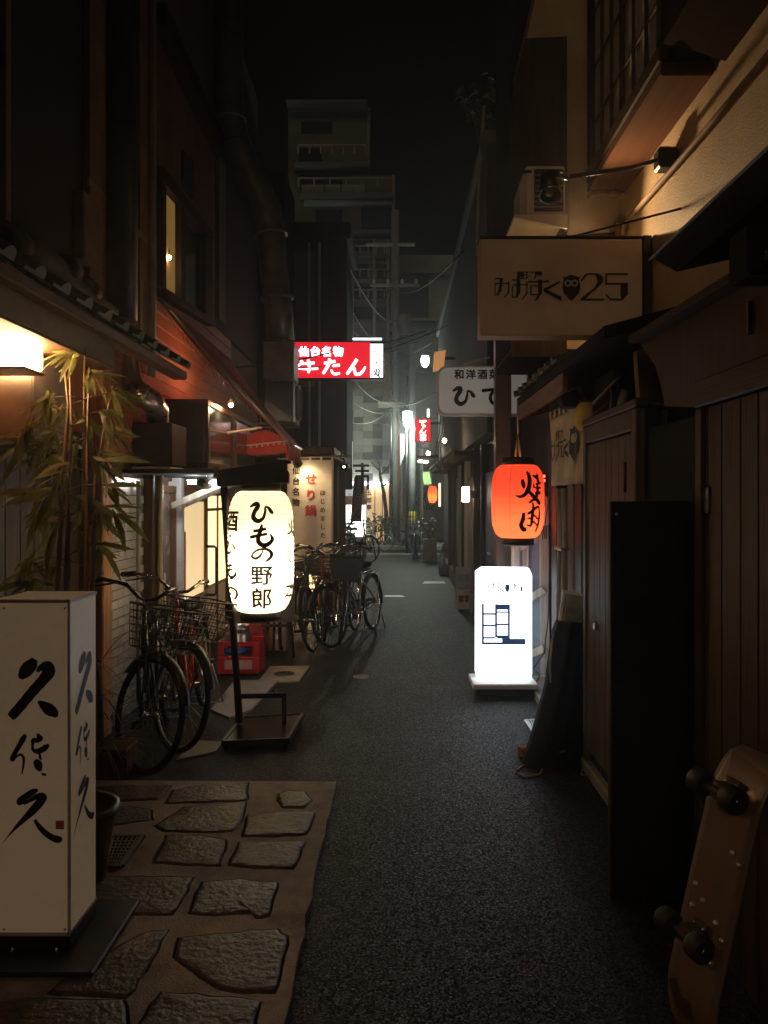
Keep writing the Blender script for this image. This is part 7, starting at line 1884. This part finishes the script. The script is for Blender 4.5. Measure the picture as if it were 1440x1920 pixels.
WRd, WHt = 61.5 / F * 5.35, 112 / F * 5.35
wl, wprof = lantern('white_lantern', 'big glowing white paper lantern with bold black characters on a stand', lc, WRd, WHt, paper('white_paper', (0.86, 0.76, 0.56), (1.0, 0.8, 0.46), 0.34), 26, 0.0016, M('hoop_brown', (0.35, 0.26, 0.15), 0.7), 28.0, (1.0, 0.86, 0.6), -0.13)
view = math.atan2(-lc.y, -lc.x)
k = 5.35 / F
fl = Flat()
for ch, py, s_, sx_ in (('ひ', 960, 46, 1.0), ('も', 1001, 46, 1.0), ('の', 1037, 37, 1.05), ('野', 1073, 37, 1.1), ('郎', 1115, 41, 1.05)):
    fl.ch(ch, 0.006, -(py - 1033) * k, s_ * k, 0.035 if ch not in '野郎' else 0.022, sx_)
fl.bisect(0.012).bisect(0.03, 1); fl.lay('lettering', m_ink, wl, wrap(lc, wprof, view))
fl = Flat()
for ch, py, s_ in (('酒', 975, 40), ('・', 1003, 24), ('ひ', 1025, 30), ('も', 1065, 36), ('の', 1108, 34)): fl.ch(ch, 0, -(py - 1033) * k, s_ * k, 0.03, 1.2)
fl.bisect(0.012).bisect(0.03, 1); fl.lay('lettering', m_ink, wl, wrap(lc, wprof, view - R(62)))
fl = Flat()
for ch, py, s_ in (('焼', 990, 36), ('い', 1040, 34), ('本', 1105, 40)): fl.ch(ch, 0, -(py - 1033) * k, s_ * k, 0.02, 1.1)
fl.bisect(0.012).bisect(0.03, 1); fl.lay('lettering', m_ink, wl, wrap(lc, wprof, view + R(66)))
B().tube([lc + Vector((0, 0, WHt + 0.055)), Vector((lc.x, lc.y, P(0, 903, 5.3).z))], 0.006, 6).build('hook', m_black, wl)

# ================================================================== red lantern
rc = P(971, 940, 6.2)
RRd, RHt = 49 / F * 6.2, 68 / F * 6.2
rdl, rprof = lantern('red_lantern', 'glowing red-orange lantern with black characters hanging on a rope', rc, RRd, RHt, paper('red_paper', (0.8, 0.16, 0.09), (1.0, 0.075, 0.035), 0.36), 34, 0.0012, M('hoop_red', (0.3, 0.05, 0.03), 0.7), 8.5, (1.0, 0.55, 0.25), -0.17)
rview = math.atan2(-rc.y, -rc.x)
k = 6.2 / F
for q_ in ('焼', '肉'): BRUSH[q_] = (*BRUSH[q_][:3], [[(x, y, w * 0.86) for x, y, w in st_] for st_ in BRUSH[q_][3]])
fl = Flat().ch('焼', 0.0, 24 * k, 60 * k, 0.03, 1.0).ch('肉', 0.0, -29 * k, 56 * k, 0.035, 1.0)
fl.bisect(0.012).bisect(0.03, 1); fl.lay('lettering', m_ink, rdl, wrap(rc, rprof, rview + R(27)))
B().tube([rc + Vector((-0.02, 0, RHt + 0.06)), rc + Vector((-0.005, 0, RHt + 0.2)), rc + Vector((0, 0, RHt + 0.24)), rc + Vector((0.005, 0, RHt + 0.2)), rc + Vector((0.02, 0, RHt + 0.06))], 0.008, 6).build('handle_loop', M('rope_tan', (0.4, 0.26, 0.15), 0.8), rdl)
B().tube([rc + Vector((0, 0, RHt + 0.24)), Vector((rc.x - 0.004, 6.2, 2.31))], 0.006, 6).build('rope', m_white, rdl)

# ================================================================== glowing white standing sign
Yw = 6.28
lw = thing('glowing_sign', 'glowing white standing sign with owl emblem and menu panel', 'lit sign', G(945, 1308))
a, b_ = P(894, 1277, Yw), P(997, 1066, Yw)
ch_ = 0.02
ring = [(a.x + 0.012, Yw, a.z), (b_.x - 0.012, Yw, a.z), (b_.x + 0.002, Yw, a.z + 0.05), (b_.x + 0.002, Yw, b_.z - 0.05), (b_.x - ch_, Yw, b_.z), (a.x + 0.05, Yw, b_.z + 0.004), (a.x + 0.0, Yw, b_.z - 0.03), (a.x - 0.002, Yw, a.z + 0.05)]
B().prism(ring, (0, 0.14, 0)).build('body', E('led_sign_body', (0.78, 0.9, 1.0), 3.0), lw)
bpts = [P(882, 1277, Yw) + Vector((0, -0.16, 0)), P(882, 1277, Yw)]
B().cbox((P(884, 0, Yw).x, Yw - 0.11, 0.075), (P(1005, 0, Yw).x, Yw + 0.28, 0.118), 0.008).build('base', m_white, lw)
B().cbox((P(892, 0, Yw).x, Yw - 0.08, 0.02), (P(1000, 0, Yw).x, Yw + 0.25, 0.074), 0.008).build('undercarriage', m_black, lw)
for (xx_, yy_) in ((P(895, 0, Yw).x, Yw - 0.06), (P(997, 0, Yw).x, Yw - 0.06), (P(895, 0, Yw).x, Yw + 0.22), (P(997, 0, Yw).x, Yw + 0.22)):
    B().lathe([(0.001, -0.01), (0.022, -0.01), (0.022, 0.01), (0.001, 0.01)], (xx_, yy_, 0.023), 12, 'x').build('caster', m_rubber, lw)
m_prnt = E('blue_grey_print', (0.12, 0.3, 0.75), 0.12, (0.02, 0.03, 0.05))
def zp(x, y): return (880 + x / 4, 840 + y / 4)
fp2 = Flat()
for (x0, y0_, x1, y1_) in ((93, 1168, 109, 1474), (109, 1237, 192, 1251), (109, 1323, 192, 1337), (192, 1170, 208, 1420), (208, 1172, 304, 1212), (208, 1224, 288, 1236), (208, 1315, 288, 1329), (288, 1212, 304, 1430), (208, 1404, 288, 1430), (109, 1416, 192, 1430), (109, 1456, 420, 1474), (245, 1430, 420, 1456)):
    fp2.rect(*zp(x0, y0_), *zp(x1, y1_))
def lgo(x, y): return zp(130 + (x - 188) * 0.268, 1052 + (y - 440) * 0.32)
owl_logo(fp2, lgo); owl_shape(fp2, Flat(), Flat(), lgo)
fp2.lay('print', m_prnt, lw, facing_px(Yw, 0.004))
f3 = Flat()
f3.row('OPEN', 0, 0, 1) if False else None
kq = Yw / F
for i, (x, y) in enumerate(((345, 1447), (340, 1463))):
    pass
tag(B().tube([P(1001, 1282, 6.5), P(1008, 1275, 6.55), P(1012, 1265, 6.6), P(1000, 1254, 6.6), P(1020, 1225, 6.62), P(1028, 1160, 6.62), P(1030, 1060, 6.62), P(1030, 985, 6.6)], 0.006, 6).build('power_cable', m_wire), 'black power cable from the glowing sign up the pale trellis', 'cable')

# ================================================================== skateboard leaning at the right
sk = thing('skateboard', 'worn skateboard standing on its tail against the plank door', 'skateboard', (0.86, 2.25, 0))
# local frame: w = width direction, l = length direction up, n = outward (towards the alley)
bot = Vector((0.80, 2.26, 0.015)); top = Vector((1.0, 2.30, 0.83))
l_ = (top - bot).normalized(); w_ = Vector((0.30, -0.95, 0)).normalized(); w_ = (w_ - l_ * w_.dot(l_)).normalized(); n_ = l_.cross(w_).normalized()
if n_.x > 0: n_ = -n_
Lk, Wk = (top - bot).length, 0.205
def kick(s):
    e = 0.16
    return 0.055 * max(0, (e - s) / e) ** 1.6 + 0.055 * max(0, (s - (Lk - e)) / e) ** 1.6 if (s < e or s > Lk - e) else 0.0
def deck_pt(s, v, h): return bot + l_ * s + w_ * v + n_ * (h - kick(s))
def halfw(s):
    d = min(s, Lk - s); return Wk / 2 * (1 if d > 0.06 else math.sqrt(max(0, 1 - ((0.06 - d) / 0.06) ** 2)) * 0.35 + 0.65)
ns, nw_ = 30, 8
vs = []; fs = []
for hh_ in (0.0, 0.011):
    for i in range(ns + 1):
        s = Lk * i / ns; hw = halfw(s)
        for j in range(nw_ + 1):
            v = -hw + 2 * hw * j / nw_; vs.append(deck_pt(s, v, hh_ - 0.006 * (abs(v) / (Wk / 2)) ** 2))
m0 = (ns + 1) * (nw_ + 1)
for s0 in (0, m0):
    for i in range(ns):
        for j in range(nw_): q = s0 + i * (nw_ + 1) + j; fs.append((q, q + 1, q + nw_ + 2, q + nw_ + 1))
bd = [j for j in range(nw_ + 1)] + [i * (nw_ + 1) + nw_ for i in range(1, ns + 1)] + [ns * (nw_ + 1) + j for j in range(nw_ - 1, -1, -1)] + [i * (nw_ + 1) for i in range(ns - 1, 0, -1)]
for a_, b2 in zip(bd, bd[1:] + bd[:1]): fs.append((a_, b2, m0 + b2, m0 + a_))
m_deck = M('deck_maple', (0.19, 0.135, 0.1), 0.38, var=0.2, scale=4, stretch=(3, 3, 0.6), dirt=(0.2, 0.1, 0.05), dirt_amt=0.5, coat=0.2)
B().add(vs, fs, True).build('deck', m_deck, sk)
for s, v in ((0.30, 0), (Lk - 0.13, 0)):
    c_ = deck_pt(s, 0, 0.012)
    def lb(a0, b0): 
        bb3 = B().box(a0, b0); bb3.v = [tuple(c_ + w_ * x + l_ * y_ + n_ * z_) for x, y_, z_ in bb3.v]; return bb3
    tk = lb((-0.028, -0.04, 0.0), (0.028, 0.04, 0.012)).build('truck', m_iron, sk)
    lb((-0.024, -0.024, 0.012), (0.024, 0.024, 0.06)).build('hanger', m_iron, tk)
    ac_ = c_ + n_ * 0.06
    B().tube([ac_ - w_ * 0.085, ac_ + w_ * 0.085], 0.013, 8).build('axle', m_iron, tk)
    for sg_ in (-1, 1):
        wc = ac_ + w_ * (0.068 * sg_)
        ww = B()
        ww.tube([wc - w_ * 0.026, wc - w_ * 0.02, wc + w_ * 0.02, wc + w_ * 0.026], [0.032, 0.037, 0.037, 0.032], 20); ww.build('wheel', M('dark_wheel', (0.025, 0.025, 0.026), 0.6), sk)
        B().tube([wc - w_ * 0.028, wc + w_ * 0.028], 0.011, 12).build('bearing', m_steel, sk)
    for (x, y_) in ((-0.02, 0.028), (0.02, 0.028), (-0.02, -0.028), (0.02, -0.028)):
        B().ball(c_ + w_ * x + l_ * y_ + n_ * 0.013, 0.005, 8, 5).build('bolt', m_chrome, tk)
# worn graphic patches and foil stickers on the underside
def patch(name, mat, pts, h=0.0125):
    fl_ = Flat().poly(pts); fl_.bisect(0.02).bisect(0.02, 1)
    fl_.lay(name, mat, sk, lambda u, v: tuple(deck_pt(v, u, h - 0.006 * (abs(u) / (Wk / 2)) ** 2)))
m_gr = M('deck_graphic', (0.1, 0.045, 0.03), 0.4, var=0.3)
patch('graphic', m_gr, [(-0.09, Lk - 0.02), (0.09, Lk - 0.05), (0.098, Lk - 0.12), (0.05, Lk - 0.1), (0.02, Lk - 0.115), (-0.01, Lk - 0.085), (-0.05, Lk - 0.1), (-0.06, Lk - 0.06)][::1])
patch('graphic', m_gr, [(-0.095, 0.12), (-0.06, 0.15), (-0.03, 0.11), (0.01, 0.12), (0.02, 0.07), (-0.05, 0.05)])
m_foil = M('foil', (0.85, 0.8, 0.7), 0.3, metal=0.8)
for (u, v) in ((-0.06, 0.42), (-0.02, 0.39), (-0.055, 0.36), (0.045, 0.36), (0.08, 0.33), (0.03, 0.25), (0.055, 0.255), (0.05, 0.56), (0.08, 0.54), (-0.03, 0.3)):
    B().ball(deck_pt(v, u, 0.0125), 0.0085, 8, 5).build('bolt', m_foil, sk)

# ================================================================== crates, keg, easel board, boxes, lit showcase
def crate(label, px, py, z0, wd, mat, dy=0.0):
    g = G(px, py); t = thing('beer_crate', label, 'crate', (g.x, g.y, z0))
    x0, x1, y0_, y1_ = g.x - wd / 2, g.x + wd / 2, g.y + dy, g.y + dy + 0.3
    hh_ = 0.28
    for (aa, bb2) in (((x0, y0_, z0), (x1, y0_ + 0.014, z0 + 0.15)), ((x0, y0_, z0 + 0.24), (x1, y0_ + 0.014, z0 + hh_)), ((x0, y0_ + 0.001, z0 + 0.151), (x0 + 0.05, y0_ + 0.013, z0 + 0.239)), ((x1 - 0.05, y0_ + 0.001, z0 + 0.151), (x1, y0_ + 0.013, z0 + 0.239)), ((x0, y1_ - 0.014, z0), (x1, y1_, z0 + hh_)), ((x0 - 0.002, y0_ + 0.015, z0), (x0 + 0.012, y1_ - 0.015, z0 + hh_)), ((x1 - 0.012, y0_ + 0.015, z0), (x1 + 0.002, y1_ - 0.015, z0 + hh_))):
        B().cbox(aa, bb2, 0.004).build('side', mat, t)
    B().box((x0 + 0.012, y0_ + 0.015, z0 + 0.001), (x1 - 0.012, y1_ - 0.015, z0 + 0.012)).build('bottom', mat, t)
    B().box((x0 + 0.06, y0_ - 0.002, z0 + 0.04), (x1 - 0.06, y0_ - 0.0005, z0 + 0.12)).build('label_panel', M('faded_label', (0.6, 0.35, 0.32), 0.5), t)
    return t, (x0, x1, y0_, y1_)
ct, (x0, x1, y0_, y1_) = crate('red plastic beer crate holding the steel keg by the glass door', 447, 1268, 0.02, 0.36, m_red)
kg = thing('beer_keg', 'steel beer keg standing in the red crate', 'keg', ((x0 + x1) / 2 - 0.04, y0_ + 0.15, 0.035))
kc = Vector(((x0 + x1) / 2 - 0.04, y0_ + 0.15, 0.035))
B().lathe([(0.001, 0), (0.1, 0), (0.115, 0.02), (0.115, 0.1), (0.122, 0.11), (0.115, 0.12), (0.115, 0.24), (0.122, 0.25), (0.115, 0.26), (0.115, 0.31), (0.1, 0.34), (0.06, 0.35), (0.001, 0.35)], kc, 28).build('body', m_steel, kg)
B().lathe([(0.1, 0.335), (0.105, 0.335), (0.105, 0.39), (0.098, 0.39), (0.098, 0.345)], kc, 28).build('collar', m_steel, kg)
B().lathe([(0.116, 0.14), (0.1165, 0.14), (0.1165, 0.2), (0.116, 0.2)], kc, 28).build('label_band', M('blue_label', (0.05, 0.09, 0.35), 0.4), kg)
c2, _ = crate('red plastic beer crate behind the keg against the doorstep', 462, 1232, 0.002, 0.34, M('dull_red', (0.3, 0.03, 0.03), 0.5))
ez = thing('easel_board', 'dark A-frame menu easel beside the white lantern', 'easel', G(520, 1245))
g0_ = G(520, 1248)
for s in (-1, 1):
    B().beam((g0_.x + 0.13 * s, g0_.y, 0.0), (g0_.x + 0.04 * s, g0_.y + 0.18, 1.0), 0.025, 0.03).build('leg', m_dkwood, ez)
    B().beam((g0_.x + 0.1 * s, g0_.y + 0.4, 0.0), (g0_.x + 0.04 * s, g0_.y + 0.19, 0.98), 0.025, 0.025).build('leg', m_dkwood, ez)
bdp = [(g0_.x - 0.16, g0_.y + 0.05, 0.4), (g0_.x + 0.16, g0_.y + 0.05, 0.4), (g0_.x + 0.15, g0_.y + 0.15, 0.93), (g0_.x - 0.15, g0_.y + 0.15, 0.93)]
B().prism([Vector(p) + Vector((0, -0.03, 0)) for p in bdp], (0, 0.015, 0)).build('board', M('slate', (0.05, 0.04, 0.035), 0.7), ez)
B().beam((g0_.x - 0.15, g0_.y + 0.015, 0.37), (g0_.x + 0.15, g0_.y + 0.015, 0.37), 0.05, 0.02).build('ledge', m_dkwood, ez)
cbx = thing('cardboard_box', 'tall brown cardboard box standing behind the menu easel', 'cardboard box', G(505, 1236))
g0_ = G(505, 1236)
B().cbox((g0_.x - 0.08, g0_.y + 0.42, 0.001), (g0_.x + 0.1, g0_.y + 0.66, 0.38), 0.005).build('carton', m_card, cbx)
B().prism([(g0_.x + 0.1, g0_.y + 0.43, 0.381), (g0_.x + 0.22, g0_.y + 0.43, 0.31), (g0_.x + 0.22, g0_.y + 0.65, 0.31), (g0_.x + 0.1, g0_.y + 0.65, 0.381)], (0, 0, 0.004)).build('flap', m_card, cbx)
B().box((g0_.x - 0.02, g0_.y + 0.417, 0.12), (g0_.x + 0.03, g0_.y + 0.4195, 0.17)).build('label', m_white, cbx)
sh_ = thing('lit_showcase', 'warm lit low shop window glowing through the parked bicycles', 'shop window', (-1.15, 10.0, 0))
Yk = 10.15
B().cbox((-1.5, Yk, 0.02), (-0.86, Yk + 0.35, 0.1), 0.01).build('base', m_dkwood, sh_)
B().cbox((-1.5, Yk, 0.95), (-0.86, Yk + 0.35, 1.02), 0.01).build('top', m_dkwood, sh_)
for xk in (-1.5, -1.2, -0.91): B().cbox((xk, Yk, 0.1), (xk + 0.05, Yk + 0.05, 0.949), 0.004).build('post', m_dkwood, sh_)
B().box((-1.45, Yk + 0.2, 0.101), (-0.9, Yk + 0.22, 0.948)).build('lit_back', E('showcase_back', (1.0, 0.62, 0.28), 3.0), sh_)
for zk2 in (0.38, 0.66): B().box((-1.449, Yk + 0.06, zk2), (-0.911, Yk + 0.19, zk2 + 0.015)).build('shelf', m_midwood, sh_)
B().ball((-1.06, Yk + 0.1, 0.2), 0.05, 12, 8).build('globe', E('show_globe', (1, 0.75, 0.45), 60), sh_)
rbx = thing('planter_crate', 'terracotta-coloured planter box beside the far bicycles', 'planter', G(640, 1062))
gq = G(638, 1068)
B().cbox((gq.x - 0.12, gq.y, 0), (gq.x + 0.1, gq.y + 0.25, 0.42), 0.012).build('box', M('terracotta', (0.3, 0.12, 0.07), 0.8), rbx)
plant('x', '', '', (gq.x, gq.y + 0.12, 0.4), 0.7, 0.3, 8, 90, lm_shrub, 41, parent=rbx, scale=1.3, r=0.008)

# ================================================================== overhead cables
wire([P(420, 690, 8.9), P(640, 655, 12.3), P(800, 620, 16)], 0.05, 0.012, 'cable crossing just before the red beef-tongue sign')
wire([Vector((-1.6, 11.0, 3.35)), P(722, 655, 14), P(925, 560, 16)], 0.1, 0.01, 'cable slanting across the lower right of the red sign')
wire([P(648, 560, 19), P(745, 640, 24.5)], 0.5, 0.018, 'slack upper cable from the corner building to the tall pole')
wire([P(648, 600, 19), P(745, 655, 24.5)], 0.35, 0.018, 'slack lower cable from the corner building to the tall pole')
wire([P(745, 640, 24.5), P(812, 622, 18.5)], 0.15, 0.016, 'cable from the tall pole to the row house roof')
wire([P(745, 662, 24.5), P(812, 640, 18.5)], 0.12, 0.016, 'second cable from the tall pole to the row house')
wire([P(650, 745, 19), P(736, 770, 24.5)], 0.2, 0.015, 'cable before the chequered facade above the junction box')
wire([P(650, 790, 19), P(736, 760, 24.5)], 0.25, 0.015, 'lower cable before the chequered facade')
wire([P(655, 700, 19), P(740, 750, 24.5)], 0.3, 0.012, 'thin cable over the chequered facade')
wire([P(740, 755, 24.5), P(860, 700, 14)], 0.25, 0.012, 'cable bundle from the junction box towards the white bar sign')
wire([P(640, 470, 12.4), P(745, 600, 24.5)], 0.4, 0.015, 'long high cable from the corner parapet to the tall pole')
wire([P(736, 540, 24.5), P(870, 470, 9.0)], 0.3, 0.012, 'high cable from the tall pole to the row house parapet')

bpy.data.objects.remove(_to)

# ================================================================== haze added round the whole scene, in place of lens bloom and street glow
hm = bpy.data.materials.new('bloom_haze'); hm.use_nodes = True; hn = hm.node_tree; hn.nodes.clear()
ho = hn.nodes.new('ShaderNodeOutputMaterial'); hv = hn.nodes.new('ShaderNodeVolumePrincipled')
hv.inputs['Color'].default_value = (0.92, 0.95, 1, 1); hv.inputs['Density'].default_value = 0.0052; hv.inputs['Anisotropy'].default_value = 0.75
hn.links.new(hv.outputs[0], ho.inputs['Volume'])
hz = B().box((-70, -14, -1.0), (70, 125, 17)).build('haze', hm); hz['kind'] = 'stuff'
